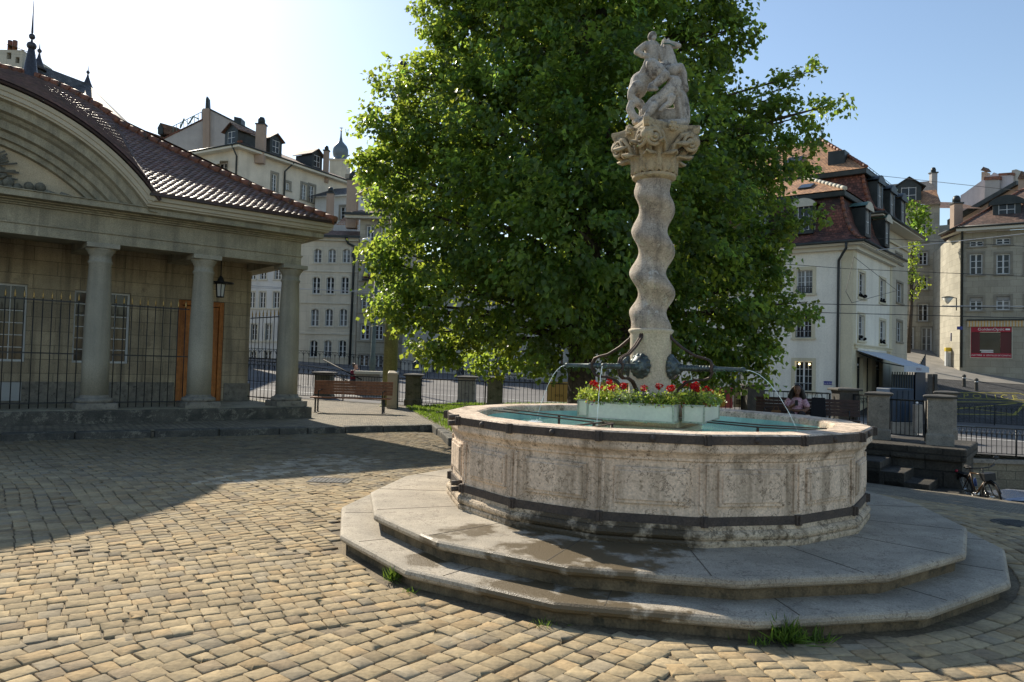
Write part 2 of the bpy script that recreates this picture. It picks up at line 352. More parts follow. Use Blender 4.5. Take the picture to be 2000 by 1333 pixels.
M['banner_beige'] = mat('beige_poster', C(.45, .38, .27), None, rough=.7, bump=0, fine=.05)
M['dark_print'] = mat('dark_print', C(.03, .03, .03), None, bump=0, fine=0)
M['brown_print'] = mat('brown_print', C(.14, .08, .03), None, bump=0, fine=0)
M['skin_dark'] = mat('brown_skin', C(.17, .085, .055), C(.14, .07, .045), 12, rough=.55, bump=0, fine=.05)
M['skin'] = mat('fair_skin', C(.55, .34, .25), None, rough=.5, bump=0, fine=.03)
M['hair_black'] = mat('black_hair', C(.008, .007, .007), C(.02, .016, .014), 30, rough=.45, bs=120, bump=.3)
M['hair_brown'] = mat('brown_hair', C(.10, .05, .025), C(.06, .03, .018), 20, rough=.5)
M['floral'] = mat('pink_floral_cloth', C(.55, .38, .42), C(.45, .25, .32), 18, rough=.9, bump=.1, spots=(30, .55, .6, C(.25, .03, .09)))
M['darkcloth'] = mat('dark_cloth', C(.014, .014, .018), None, rough=.9, bump=.1)
M['maroon_cloth'] = mat('maroon_cloth', C(.16, .012, .025), None, rough=.9, bump=.1)
M['paperbag'] = mat('brown_bag', C(.20, .10, .045), C(.16, .08, .035), 6, bump=.2)
M['rubber'] = mat('rubber', C(.012, .012, .012), None, rough=.8, bump=.1)
M['chrome'] = mat('bright_metal', C(.55, .55, .55), None, rough=.25, metal=.9, bump=0, fine=0)
M['orangeframe'] = mat('bronze_paint', C(.05, .028, .012), None, rough=.35, metal=.3, bump=0)
M['bluebottle'] = mat('blue_plastic', C(.02, .05, .16), None, rough=.35, bump=0)
M['carpaint'] = mat('pale_car_paint', C(.30, .32, .38), None, rough=.22, metal=.4, bump=0, fine=0, spec=.7)
M['grassdirt'] = mat('lawn_soil', C(.09, .10, .03), C(.16, .13, .06), 3, bump=.5)
def emissive(name, c, s):
    m = mat(name, c, None, bump=0, fine=0); b = m.node_tree.nodes['Principled BSDF']
    b.inputs['Emission Color'].default_value = c; b.inputs['Emission Strength'].default_value = s; return m
M['lit_bulb'] = emissive('lit_wall_lamp', C(1, .75, .35), 4)
def leaf_mat(name, c, ct, tr=.5, rough=.4):
    m = bpy.data.materials.new(name); m.use_nodes = True; t = m.node_tree; N = t.nodes; K = t.links
    b = N['Principled BSDF']; out = N['Material Output']
    at_ = N.new('ShaderNodeAttribute'); at_.attribute_name = 'tint'
    def mul(cc):
        x = N.new('ShaderNodeMix'); x.data_type = 'RGBA'; x.blend_type = 'MULTIPLY'; x.inputs[0].default_value = 1
        x.inputs[6].default_value = cc; K.new(at_.outputs['Color'], x.inputs[7]); return x.outputs[2]
    K.new(mul(c), b.inputs['Base Color']); b.inputs['Roughness'].default_value = rough; b.inputs['Specular IOR Level'].default_value = .3
    tl = N.new('ShaderNodeBsdfTranslucent'); K.new(mul(ct), tl.inputs[0])
    ms = N.new('ShaderNodeMixShader'); ms.inputs[0].default_value = tr
    K.new(b.outputs[0], ms.inputs[1]); K.new(tl.outputs[0], ms.inputs[2]); K.new(ms.outputs[0], out.inputs[0])
    return m
M['leaf'] = leaf_mat('linden_leaf', C(.05, .094, .026), C(.47, .60, .075), .43)
M['leaf_light'] = leaf_mat('light_green_leaf', C(.09, .16, .025), C(.28, .42, .05), .5)
M['leaf_yellow'] = leaf_mat('chartreuse_foliage', C(.34, .40, .06), C(.45, .5, .08), .4)
M['grass'] = leaf_mat('grass_blade', C(.10, .17, .03), C(.25, .38, .05), .4)
M['leaf_silver'] = leaf_mat('silver_foliage', C(.34, .40, .26), C(.3, .35, .2), .3)
M['petal_red'] = leaf_mat('red_petal', C(.55, .008, .012), C(.5, .01, .01), .25)
M['petal_purple'] = leaf_mat('purple_petal', C(.16, .03, .22), C(.2, .05, .3), .3)
M['petal_yellow'] = leaf_mat('yellow_petal', C(.6, .5, .08), C(.6, .5, .1), .3)
def water_mat():
    m = bpy.data.materials.new('pool_water'); m.use_nodes = True; t = m.node_tree; N = t.nodes; K = t.links
    b = N['Principled BSDF']; b.inputs['Base Color'].default_value = (.55, .88, .8, 1); b.inputs['Roughness'].default_value = .03
    b.inputs['Transmission Weight'].default_value = .75; b.inputs['IOR'].default_value = 1.33; b.inputs['Specular IOR Level'].default_value = .5
    tc = N.new('ShaderNodeTexCoord'); n1 = N.new('ShaderNodeTexNoise'); n1.inputs['Scale'].default_value = 6; n1.inputs['Detail'].default_value = 4
    n2 = N.new('ShaderNodeTexNoise'); n2.inputs['Scale'].default_value = 26; n2.inputs['Detail'].default_value = 2
    for n in (n1, n2): K.new(tc.outputs['Object'], n.inputs['Vector'])
    a = N.new('ShaderNodeMath'); a.operation = 'ADD'; K.new(n1.outputs['Fac'], a.inputs[0]); K.new(n2.outputs['Fac'], a.inputs[1])
    bp = N.new('ShaderNodeBump'); bp.inputs['Strength'].default_value = .8; bp.inputs['Distance'].default_value = .05
    K.new(a.outputs[0], bp.inputs['Height']); K.new(bp.outputs[0], b.inputs['Normal'])
    return m
M['water'] = water_mat()
M['poolfloor'] = mat('painted_basin_inside', C(.46, .72, .64), C(.25, .47, .43), 2, bump=.1, fine=.08)
M['jet'] = mat('falling_water', C(.85, .9, .92), None, rough=.1, bump=.3, bs=60, fine=0, spec=.8)
def step_mat(m=None, wet=None, wc=(.12, .09, .05, 1)):
    """pale granite with wet brown stains where the spouts splash (front-left of the steps)"""
    m = m or mat('step_granite', C(.42, .365, .28), C(.28, .245, .19), 2.2, rough=.8, bs=90, bump=.5, fine=.3, spots=(14, .58, .72, C(.16, .135, .1)), veins=(1.6, .008, C(.16, .13, .1)))
    t = m.node_tree; N = t.nodes; K = t.links; b = N['Principled BSDF']; tc = [n for n in N if n.type == 'TEX_COORD'][0]
    src = b.inputs['Base Color'].links[0].from_socket
    facs = []
    for (x, y, r) in (wet or WET):
        v = N.new('ShaderNodeVectorMath'); v.operation = 'DISTANCE'; v.inputs[1].default_value = (x, y, .2); K.new(tc.outputs['Object'], v.inputs[0])
        mr = N.new('ShaderNodeMapRange'); mr.inputs[1].default_value = r*1.9; mr.inputs[2].default_value = r*.2; mr.inputs[4].default_value = .55; K.new(v.outputs['Value'], mr.inputs[0]); facs.append(mr.outputs[0])
    f = facs[0]
    for g in facs[1:]:
        x = N.new('ShaderNodeMath'); x.operation = 'MAXIMUM'; K.new(f, x.inputs[0]); K.new(g, x.inputs[1]); f = x.outputs[0]
    n = N.new('ShaderNodeTexNoise'); n.inputs['Scale'].default_value = 4.5; n.inputs['Detail'].default_value = 9; n.inputs['Roughness'].default_value = .62; K.new(tc.outputs['Object'], n.inputs['Vector'])
    a = N.new('ShaderNodeMath'); a.operation = 'ADD'; K.new(f, a.inputs[0]); K.new(n.outputs['Fac'], a.inputs[1])
    s = N.new('ShaderNodeMapRange'); s.inputs[1].default_value = .77; s.inputs[2].default_value = .89; K.new(a.outputs[0], s.inputs[0])
    mx = N.new('ShaderNodeMix'); mx.data_type = 'RGBA'; K.new(s.outputs[0], mx.inputs[0]); K.new(src, mx.inputs[6]); mx.inputs[7].default_value = wc
    K.new(mx.outputs[2], b.inputs['Base Color'])
    rr = N.new('ShaderNodeMapRange'); rr.inputs[3].default_value = .8; rr.inputs[4].default_value = .42; K.new(s.outputs[0], rr.inputs[0]); K.new(rr.outputs[0], b.inputs['Roughness'])
    return m
# ================================================================= GROUND
CX, CY = 1.557, 8.18; PH0 = 3.557; SR1, SR2 = 3.379, 3.069
def lane_w(x, y): return (x-5.2)*.75+(y-9.0)*.66
def plaza_z(x, y):
    w_ = lane_w(x, y)
    if w_ <= 0: return 0.
    a = min(w_, 1.5); z = -.115*a*a/3.0
    if w_ > 1.5: z -= .115*(min(w_, 10)-1.5)
    if w_ > 10: z -= .5*(min(w_, 13.4)-10)
    return z
def road_z(x, y):
    z = -.117-.039*max(-45, min(x, 45))+.022*(min(y, 75)-32)
    k = max(0, min(1, (x-13)/7)); z += k*max(0, min(y, 75)-42)*.176
    return z
KERB = [(-30, 3.2), (-14.0, 12.0), (-9.93, 14.28), (-7.58, 15.61), (-4.76, 17.21), (-1.94, 19.0), (-1.17, 15.4), (1.4, 13.5), (6.4, 15.2), (9.3, 19.6)]
RAIL = [(-30, 35), (-9.5, 30.5), (-3.6, 27.0), (-.6, 25.8), (7.8, 23.6), (9.9, 22.0), (10.1, 21.2), (9.7, 20.4)]
def grid(name, m, xs, ys, fz, keep=None):
    mb = MB(); nx = len(xs)
    mb.v = [(x, y, fz(x, y)) for y in ys for x in xs]
    for j in range(len(ys)-1):
        for i in range(nx-1):
            if keep and not keep((xs[i]+xs[i+1])/2, (ys[j]+ys[j+1])/2): continue
            a = j*nx+i; mb.f.append((a, a+1, a+nx+1, a+nx)); mb.sm.append(True)
    return mb.build(name, m)
def frange(a, b, s): n = int(round((b-a)/s)); return [a+(b-a)*i/n for i in range(n+1)]
# deep ground out to the horizon, then the sloping street land, then the plaza
g = MB(); g.quad((-900, -200, -4), (900, -200, -4), (900, 1500, -4), (-900, 1500, -4)); tag(g.build('ground', M['asphalt']), kind='structure')
tag(grid('street_ground', M['asphalt'], frange(-60, 70, 2), frange(25.5, 110, 1.5), lambda x, y: road_z(x, y)-.006), kind='structure')
tag(grid('plaza_bed', M['mortar'], frange(-26, 30, .5), frange(-10, 24, .5), lambda x, y: plaza_z(x, y)-.008), kind='structure')
# raised pavement behind the kerb
def ear(name, poly, z, m, drop=.4):
    bm = bmesh.new(); vs = [bm.verts.new((x, y, z)) for x, y in poly]; f = bm.faces.new(vs)
    if f.normal.z < 0 or True: bmesh.ops.recalc_face_normals(bm, faces=[f])
    f.normal_update()
    if f.normal.z < 0: f.normal_flip()
    r = bmesh.ops.extrude_face_region(bm, geom=[f]); nv = [e for e in r['geom'] if isinstance(e, bmesh.types.BMVert)]
    for v in nv: v.co.z = z
    for v in vs: v.co.z = z-drop
    bmesh.ops.triangulate(bm, faces=[f_ for f_ in bm.faces if len(f_.verts) > 4])
    bmesh.ops.recalc_face_normals(bm, faces=bm.faces)
    me = bpy.data.meshes.new(name); bm.to_mesh(me); bm.free(); auto_uv(me); me.materials.append(m)
    o = bpy.data.objects.new(name, me); COL.objects.link(o); return o
tag(ear('pavement', KERB+RAIL[::-1], .15, M['paving']), kind='structure')
kb = MB()
for (a, b) in zip(KERB[:-1], KERB[1:]):
    a, b = Vector((*a, 0)), Vector((*b, 0)); L_ = (b-a).length; u = (b-a)/L_; n = Vector((u.y, -u.x, 0)); t = 0
    while t < L_-.05:
        l = min(random.uniform(.9, 1.5), L_-t); j = random.uniform(-.015, .02)
        kb.obox(a+u*(t+.008)+n*(-.22)+Vector((0, 0, -.1)), u*(l-.016), n*(.30+j), (0, 0, .258+random.uniform(-.012, .008))); t += l
o = kb.build('kerb', M['kerb'], bevel=.03); tag(o, kind='structure')
# ---- cobblestones of the plaza: real, slightly domed, irregular setts
def in_poly(x, y, P):
    c = False; j = len(P)-1
    for i in range(len(P)):
        if ((P[i][1] > y) != (P[j][1] > y)) and (x < (P[j][0]-P[i][0])*(y-P[i][1])/(P[j][1]-P[i][1])+P[i][0]): c = not c
        j = i
    return c
def G2(*pp): return [tuple(gz(*p)[:2]) for p in pp]
div = G2((0, 1095), (240, 1078), (700, 1072), (900, 1080))
def zone(x, y):
    """which laying direction a point belongs to"""
    r = math.hypot(x-CX, y-CY)
    if y > div[1][1]+(x-div[1][0])*(div[2][1]-div[1][1])/(div[2][0]-div[1][0]) and x < .2: return 0
    z2b = gz(0, 1262)[1]+(x-gz(0, 1262)[0])*.22
    z2r = x+.5*(y-6)
    if x > 2.6 and r < 6.4 and y < 13: return 4
    if y > 11: return 5
    if y > z2b and z2r < -.9: return 1
    if x > .9+(.25*(y-4)): return 3
    return 2
ANG = {0: R(38), 1: R(122), 2: R(140), 3: R(8), 5: R(20)}
KP = KERB+[(40, 19), (40, 60), (-40, 60), (-40, 3)]
WORN = G2((365, 950), (520, 905), (640, 885), (742, 893), (745, 915), (640, 935), (560, 925), (500, 945))
def stones():
    V = []; F = []; T = []; seg = 8; nb = 0
    def stone(cx, cy, ang, w_, l_):
        nonlocal nb
        c, s = math.cos(ang), math.sin(ang); hh = random.uniform(.004, .010); z0 = plaza_z(cx, cy); tx, ty = random.gauss(0, .018), random.gauss(0, .018)
        base = []; hw, hl = w_/2, l_/2; q = random.uniform(.84, .93)
        cor = [(-1, -q), (-q, -1), (q, -1), (1, -q), (1, q), (q, 1), (-q, 1), (-1, q)]
        jit = [(random.gauss(0, .055), random.gauss(0, .055)) for _ in range(4)]
        vs = []
        for ring, (k, z) in enumerate(((1.0, -.02), (.98, hh*.45), (.90, hh), )):
            for i, (a, b) in enumerate(cor):
                ja, jb = jit[((i+1)//2) % 4]
                x = (a+ja)*hw*k; y = (b+jb)*hl*k
                vs.append((cx+x*c-y*s, cy+x*s+y*c, z0+z+(x*tx+y*ty if ring else 0)))
        vs.append((cx, cy, z0+hh*1.06))
        V.extend(vs)
        for r_ in range(2):
            for i in range(8):
                i2 = (i+1) % 8; F.append((nb+r_*8+i, nb+r_*8+i2, nb+r_*8+8+i2, nb+r_*8+8+i))
        for i in range(8): F.append((nb+16+i, nb+16+(i+1) % 8, nb+24))
        t = random.random(); v = random.gauss(1., .10); v = max(.6, min(1.35, v))
        if in_poly(cx, cy, WORN) and random.random() < .5: k_ = random.uniform(1.2, 1.8); col = (k_, k_*1.04, k_*1.15)
        elif t < .16: col = (v*1.05, v*.97, v*.87)
        elif t < .28: col = (v*.88, v*.91, v*.98)
        elif t < .34: col = (v*.76, v*.74, v*.76)
        else: col = (v, v*.985, v*.95)
        if cy > 10.2 and zone(cx, cy) in (0, 5): f_ = max(.55, 1-.13*(cy-10.2)); col = (col[0]*f_*.97, col[1]*f_, col[2]*f_*1.06)  # shade put into the tint: stones of the shadowed area darker and bluer
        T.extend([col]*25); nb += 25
    def ok(x, y, z):
        if zone(x, y) != z: return False
        if abs(x) > 2.2+.86*max(y, 0) or y < 3.1 or y > 19.5: return False
        if lane_w(x, y) > 3: return False
        r = math.hypot(x-CX, y-CY)
        aa = ((math.atan2(y-CY, x-CX)-PH0) % (math.pi/8))-math.pi/16
        if r*math.cos(aa) < SR1*math.cos(math.pi/16)+.06: return False
        return not in_poly(x, y, KP)
    for z, ang in ANG.items():
        c, s = math.cos(ang), math.sin(ang); rw = .146 if z in (1, 2, 3) else .14
        i = -130
        while i < 130:
            yv = i*rw; j = -18.+random.uniform(0, .2)
            while j < 18:
                l_ = random.uniform(.09, .155) if z != 2 else random.uniform(.10, .175)
                jj = j+l_/2; wv = yv+.11*math.sin(jj*.55+i*.012)+.02*math.sin(jj*1.7)+.008*math.sin(jj*2.7+i)+random.gauss(0, .004)
                x = wv*c-jj*s; y = wv*s+jj*c+9
                if ok(x, y, z): stone(x, y, ang+random.gauss(0, .035), rw-random.uniform(.002, .007), l_-random.uniform(.002, .007))
                j += l_
            i += 1
    # ring courses hugging the steps on the right
    r = SR1+.1
    while r < 6.5:
        a = -R(150)
        while a < R(75):
            l_ = random.uniform(.12, .18)/r; x = CX+r*math.cos(a); y = CY+r*math.sin(a)
            if ok(x, y, 4): stone(x, y, a+random.gauss(0, .03), .15, l_*r-.01)
            a += l_
        r += .16
    me = bpy.data.meshes.new('cobblestones'); me.from_pydata(V, [], F); me.polygons.foreach_set('use_smooth', [True]*len(F))
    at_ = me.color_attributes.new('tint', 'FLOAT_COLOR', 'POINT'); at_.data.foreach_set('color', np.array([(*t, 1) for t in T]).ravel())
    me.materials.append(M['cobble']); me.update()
    o = bpy.data.objects.new('cobblestones', me); COL.objects.link(o); return o
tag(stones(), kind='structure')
# lane continues in bump-mapped setts
tag(grid('lane_paving', M['paving'], frange(5, 30, .5), frange(3, 24, .5), lambda x, y: plaza_z(x, y)+.001, lambda x, y: lane_w(x, y) > 2.9), kind='structure')
# road bands and markings
tag(grid('road', M['asphalt'], frange(-55, 60, 2), frange(29, 40.5, 1.15), lambda x, y: road_z(x, y)+.006), kind='structure')
def strip(mb, pts, wd, dz=.014):
    for a, b in zip(pts[:-1], pts[1:]):
        a, b = Vector(a), Vector(b); d = (b-a).normalized(); n = Vector((-d.y, d.x))*wd/2; k = max(1, int((b-a).length/2))
        for i in range(k):
            p, q = a+(b-a)*i/k, a+(b-a)*(i+1)/k
            mb.quad(*[(v.x, v.y, road_z(v.x, v.y)+dz) for v in (p-n, q-n, q+n, p+n)])
wl = MB(); strip(wl, [(-40, 33.4), (50, 31.0)], .22); strip(wl, [(-40, 37.4), (50, 35.8)], .15)
for i in range(12): strip(wl, [(14+i*3.2, 39.6), (15.6+i*3.2, 39.6)], .2)
tag(wl.build('road_line', M['white_line']), kind='structure')
tag(grid('hill_street', M['dark_setts'], frange(14, 60, 1.5), frange(42.3, 75, 1.3), lambda x, y: road_z(x, y)+.01), kind='structure')
def hz(px, py):
    """hit of a pixel's ray with the hill surface"""
    d = ray(px, py); lo, hi = 42.0, 80.0
    for _ in range(40):
        m_ = (lo+hi)/2; z = EYE+d[2]/d[1]*m_
        if z > road_z(d[0]/d[1]*m_, m_): lo = m_
        else: hi = m_
    return Vector((d[0]/d[1]*lo, lo))
yl = MB()
for a, b in (((1868, 768), (1990, 769)), ((1868, 779), (2010, 783)), ((1990, 769), (2030, 783)), ((1868, 786), (2010, 787)), ((1868, 795), (1990, 812)), ((1868, 800), (1985, 789)), ((1868, 810), (1980, 812)), ((1980, 812), (2002, 790))):
    strip(yl, [hz(*a), hz(*b)], .16, .03)
tag(yl.build('yellow_marking', M['yellow_line']), kind='structure')
a, b, c_ = hz(1882, 778), hz(1988, 781), hz(1882, 770)
P3 = lambda v: Vector((v.x, v.y, road_z(v.x, v.y)+.035))
o = text_mesh('P O L I C E', 'police_lettering', M['yellow_line'], (P3(a)+P3(b))/2, P3(b)-P3(a), P3(c_)-P3(a), (P3(c_)-P3(a)).length, width=(P3(b)-P3(a)).length, depth=0)
tag(o, kind='structure')
# lit pale strip of pavement in front of the far shop row
pv = MB()
q = [hz(1790, 735), hz(2030, 742), hz(2030, 716), hz(1790, 700)]
tag(grid('upper_pavement', M['sidewalk'], frange(26, 62, 2), frange(55.5, 75, 1.5), lambda x, y: road_z(x, y)+.03), kind='structure')
# ================================================================= PORTICO BUILDING
PP = Plane(gz(183, 799, .45), gz(560, 793, .45)); U, Nn = PP.u, PP.n
hall = thing('stone_portico_building', 'low sandstone building with columned portico, arched pediment and glazed brown tile roof', 'building', tuple(PP.p(0, .13)))
SL, SR = -12.0, 4.5    # left end / right wall end along the facade
b = MB(); b.pbox(PP, SL-.6, 5.19, -.2, .449, -13, .6); b.build('platform', M['kerb'], hall, bevel=.03)
b = MB(); b.pbox(PP, SL-.4, 5.0, .449, .455, -2.5, .5); b.build('floor_slab', M['stone_trim'], hall)
WOFF = -2.5
def wallgrid(mb, pl, a0, a1, z0, z1, holes, off=0., dep=.2):
    xs = sorted({a0, a1, *[h[0] for h in holes], *[h[1] for h in holes]}); zs = sorted({z0, z1, *[h[2] for h in holes], *[h[3] for h in holes]})
    flip = pl.u.cross(Vector((0, 0, 1))).dot(pl.n) < 0
    def q(ps):
        ps = ps if not flip else ps[::-1]; mb.quad(*ps)
    for i in range(len(xs)-1):
        for j in range(len(zs)-1):
            cx, cz = (xs[i]+xs[i+1])/2, (zs[j]+zs[j+1])/2
            if cx < a0 or cx > a1 or any(h[0] < cx < h[1] and h[2] < cz < h[3] for h in holes): continue
            q([pl.p(xs[i], zs[j], off), pl.p(xs[i+1], zs[j], off), pl.p(xs[i+1], zs[j+1], off), pl.p(xs[i], zs[j+1], off)])
    for x0, x1, y0, y1 in [h[:4] for h in holes]:
        i_, o_ = off-dep, off
        q([pl.p(x0, y0, o_), pl.p(x0, y1, o_), pl.p(x0, y1, i_), pl.p(x0, y0, i_)][::-1])
        q([pl.p(x1, y0, o_), pl.p(x1, y1, o_), pl.p(x1, y1, i_), pl.p(x1, y0, i_)])
        q([pl.p(x0, y1, o_), pl.p(x1, y1, o_), pl.p(x1, y1, i_), pl.p(x0, y1, i_)])
        q([pl.p(x0, y0, o_), pl.p(x1, y0, o_), pl.p(x1, y0, i_), pl.p(x0, y0, i_)][::-1])
def window(parent, pl, h, off=0., dep=.2, nx=2, nz=3, fm='white_frame', gm='glass', fw=.06, mull=.1, bar=.03, surround=None, sw=.14, sill=True, arch=False, blind=None, grille=False, so=.03, name='window'):
    x0, x1, z0, z1 = h; g = off-dep
    if gm == 'glass': gm = random.choice(['glass', 'glass', 'glass_dark', 'curtain'])
    f = MB()
    f.pbox(pl, x0, x0+fw, z0, z1, g+.01, g+.06); f.pbox(pl, x1-fw, x1, z0, z1, g+.01, g+.06)
    f.pbox(pl, x0+fw, x1-fw, z0, z0+fw, g+.012, g+.062); f.pbox(pl, x0+fw, x1-fw, z1-fw, z1, g+.012, g+.062)
    cx = (x0+x1)/2
    if nx >= 2: f.pbox(pl, cx-mull/2, cx+mull/2, z0+fw, z1-fw, g+.014, g+.07)
    cols = [(x0+fw, cx-mull/2), (cx+mull/2, x1-fw)] if nx >= 2 else [(x0+fw, x1-fw)]
    for a, b_ in cols:
        for k in range(1, nz): z = z0+fw+(z1-z0-2*fw)*k/nz; f.pbox(pl, a, b_, z-bar/2, z+bar/2, g+.012, g+.05)
        if nx >= 4: f.pbox(pl, (a+b_)/2-bar/2, (a+b_)/2+bar/2, z0+fw, z1-fw, g+.013, g+.052)
    w_ = f.build(name, M[fm], parent)
    p = MB(); p.pbox(pl, x0, x1, z0, z1, g-.02, g+.005); p.build('pane', M[gm], w_)
    if arch:
        c_ = MB(); n = 6; r_ = arch
        for sgn, xa in ((1, x0), (-1, x1)):
            pts = [(xa, z1-r_)]+[(xa+sgn*(x1-x0)/2*i/n, z1-r_*(1-math.sin(math.pi/2*i/n))) for i in range(1, n+1)]+[(xa, z1)]
            vs = [pl.p(a, z, off+.004) for a, z in pts]+[pl.p(a, z, off-dep*.95) for a, z in pts]
            k = len(pts); c_.add(vs, [tuple(range(k)), tuple(range(k, 2*k))]+[(i, (i+1) % k, k+(i+1) % k, k+i) for i in range(k)])
        c_.build('arch_head', M[surround or 'trim_stone'], w_)
    if surround:
        s = MB(); s.pbox(pl, x0-sw, x0, z0, z1, off, off+so); s.pbox(pl, x1, x1+sw, z0, z1, off, off+so); s.pbox(pl, x0-sw, x1+sw, z1, z1+sw, off, off+so+.002)
        s.build('surround', M[surround], w_)
    if sill:
        s = MB(); s.pbox(pl, x0-sw-.05, x1+sw+.05, z0-.12, z0, off-dep*.5, off+.1); s.build('sill', M[surround or 'trim_stone'], w_)
    if blind:
        s = MB(); s.pbox(pl, x0+.02, x1-.02, z1-(z1-z0)*blind[1], z1-.005, g+.075, g+.1); s.build('blind', M[blind[0]], w_)
    if grille:
        s = MB(); zt = z0+grille
        s.pbox(pl, x0, x1, zt-.03, zt, off-.03, off); s.pbox(pl, x0, x1, z0+.04, z0+.07, off-.03, off); k = 8
        for i in range(k+1): xx = x0+(x1-x0-.02)*i/k; s.pbox(pl, xx, xx+.02, z0+.07, zt-.03, off-.025, off-.005)
        s.build('grille', M['iron'], w_)
    return w_
door = (2.46, 3.74, .455, 3.36); w2 = (-.12, 1.22, 1.5, 3.42); w1 = (-2.5, -1.15, 1.5, 3.46); w0 = (-5, -3.7, 1.5, 3.46)
b = MB(); wallgrid(b, PP, SL, SR, .45, 4.7, [door, w2, w1, w0, (-7.6, -6.3, 1.5, 3.46)], WOFF, .22)
b.pbox(PP, SL, SR, .45, 4.7, -13, -12.9); 
b.obox(PP.p(SR-.2, .45, WOFF-.25), PP.u*.2, PP.n*-10.2, (0, 0, 4.25)); b.obox(PP.p(SR-.2, .45, WOFF-.005), PP.u*.2, PP.n*-.24, (0, 0, 4.25))
b.obox(PP.p(SL, .45, WOFF-.25), PP.u*.2, PP.n*-10.2, (0, 0, 4.25))
b.build('wall', M['stone_warm'], hall)
b = MB(); b.pbox(PP, SL, door[0]-.05, .455, 1.0, WOFF, WOFF+.05); b.pbox(PP, door[1]+.05, SR+.05, .455, .98, WOFF, WOFF+.05); b.build('wall_base', M['granite_base'], hall, bevel=.015)
for h in (w2, w1, w0, (-7.6, -6.3, 1.5, 3.46)): window(hall, PP, h, WOFF, .2, 4, 6, fm='white_frame', gm='glass_dark', fw=.055, mull=.07, bar=.022, sill=False)
d = MB()
d.pbox(PP, door[0], door[0]+.12, door[2], door[3], WOFF-.2, WOFF-.06); d.pbox(PP, door[1]-.12, door[1], door[2], door[3], WOFF-.2, WOFF-.06); d.pbox(PP, door[0]+.12, door[1]-.12, door[3]-.14, door[3], WOFF-.2, WOFF-.06)
dr = d.build('door', M['oak'], hall, bevel=.01)
for k, (a, b_) in enumerate(((2.59, 3.095), (3.105, 3.61))):
    d = MB(); d.pbox(PP, a, b_, .47, 3.2, WOFF-.19, WOFF-.13)
    for z0, z1 in ((.6, 1.0), (1.12, 2.95)): d.pbox(PP, a+.08, b_-.08, z0, z1, WOFF-.13, WOFF-.11)
    d.build('door_leaf', M['oak'], dr, bevel=.008)
d = MB(); d.ball(PP.p(3.05, 1.5, WOFF-.08), .035); d.build('door_knob', M['gold'], dr)
d = MB(); d.pbox(PP, -1.95, -1.2, .52, .98, WOFF+.05, WOFF+.09); d.pbox(PP, -1.87, -1.28, .6, .9, WOFF+.09, WOFF+.1); d.build('vent_panel', M['whitepaint'], hall, bevel=.006)
# columns
def column_parts(root, s):
    c = PP.p(s, 0, 0); cc = (c.x, c.y); ang = math.atan2(U.y, U.x)
    pr = [(.29, .78), (.291, 1.6), (.283, 2.4), (.262, 3.2), (.235, 3.86), (.262, 3.9), (.262, 3.93), (.236, 3.95), (.232, 4.08), (.26, 4.1), (.262, 4.13), (.30, 4.18), (.325, 4.23)]
    col = MB(); col.lathe(pr, cc, 36); o = col.build('column', M['sandstone'], root)
    bs = MB()
    t = [(.37, .60)]+[(.37+.045*math.cos(a), .655+.055*math.sin(a)) for a in [R(x) for x in (-70, -40, 0, 40, 70)]]+[(.34, .72), (.31, .735), (.30, .78)]
    bs.lathe(t, cc, 36); bs.obox(PP.p(s-.43, .455, -.43), U*.86, Nn*.86, (0, 0, .148)); bs.build('base', M['granite_base'], o, bevel=.012)
    ab = MB(); ab.obox(PP.p(s-.345, 4.231, -.345), U*.69, Nn*.69, (0, 0, .108)); ab.build('abacus', M['sandstone'], o, bevel=.008)
COLS = [-2.36*4, -2.36*3, -2.36*2, -2.36, 0, 2.36, 4.71-.02]
for s in COLS: column_parts(hall, s)
# entablature, stepped layers; each layer stands further out
def layer(mb, z0, z1, o1, left=SL): mb.pbox(PP, left-o1, 4.55+o1, z0, z1, -13-o1, o1)
b = MB(); 
b.pbox(PP, SL-.3, 4.85, 4.34, 4.57, -.3, .3); b.obox(PP.p(4.35, 4.34, -.3), U*.5, Nn*-12, (0, 0, .23)); b.obox(PP.p(SL-.3, 4.34, -.3), U*.5, Nn*-12, (0, 0, .23))
for s in COLS[1:-1]: b.pbox(PP, s-.25, s+.25, 4.342, 4.62, WOFF, -.301)
b.build('architrave', M['stone_trim'], hall, bevel=.008)
b = MB(); layer(b, 4.571, 4.61, .335); layer(b, 4.611, 4.98, .29); b.build('frieze', M['stone_trim'], hall, bevel=.006)
b = MB()
for z0, z1, o_ in ((4.981, 5.02, .36), (5.021, 5.06, .42), (5.061, 5.1, .52), (5.101, 5.24, .74), (5.241, 5.262, .78)): layer(b, z0, z1, o_)
b.build('cornice', M['stone_trim'], hall, bevel=.012)
# eave board: straight right part + arch
AC, AZ, AR = -3.1, 2.35, 4.85
def arc_pt(r, a): return AC+r*math.sin(a), AZ+r*math.cos(a)
AE = math.asin(3.86/AR)
def arc_sweep(mb, prof, a0, a1, n=40):
    k = len(prof); vs = []
    for i in range(n+1):
        a = a0+(a1-a0)*i/n
        for r, o_ in prof: s, z = arc_pt(AR+r, a); vs.append(PP.p(s, max(z, 5.16), o_))
    fs = []
    for i in range(n):
        for j in range(k-1): fs.append((i*k+j, i*k+j+1, (i+1)*k+j+1, (i+1)*k+j))
    mb.add(vs, fs, False)
b = MB()
arc_sweep(b, [(.02, .5), (0, .5), (0, .86), (.05, .86), (.05, .9), (.14, .9), (.15, .93), (.24, .95), (.26, .5)], -AE, AE)
for z0, z1, o_ in ((5.263, 5.31, .84), (5.311, 5.40, .88), (5.401, 5.505, .93)):
    b.pbox(PP, .77, 4.55+o_, z0, z1, -13-o_, o_); b.pbox(PP, SL-o_, -6.97, z0, z1, -13-o_, o_)
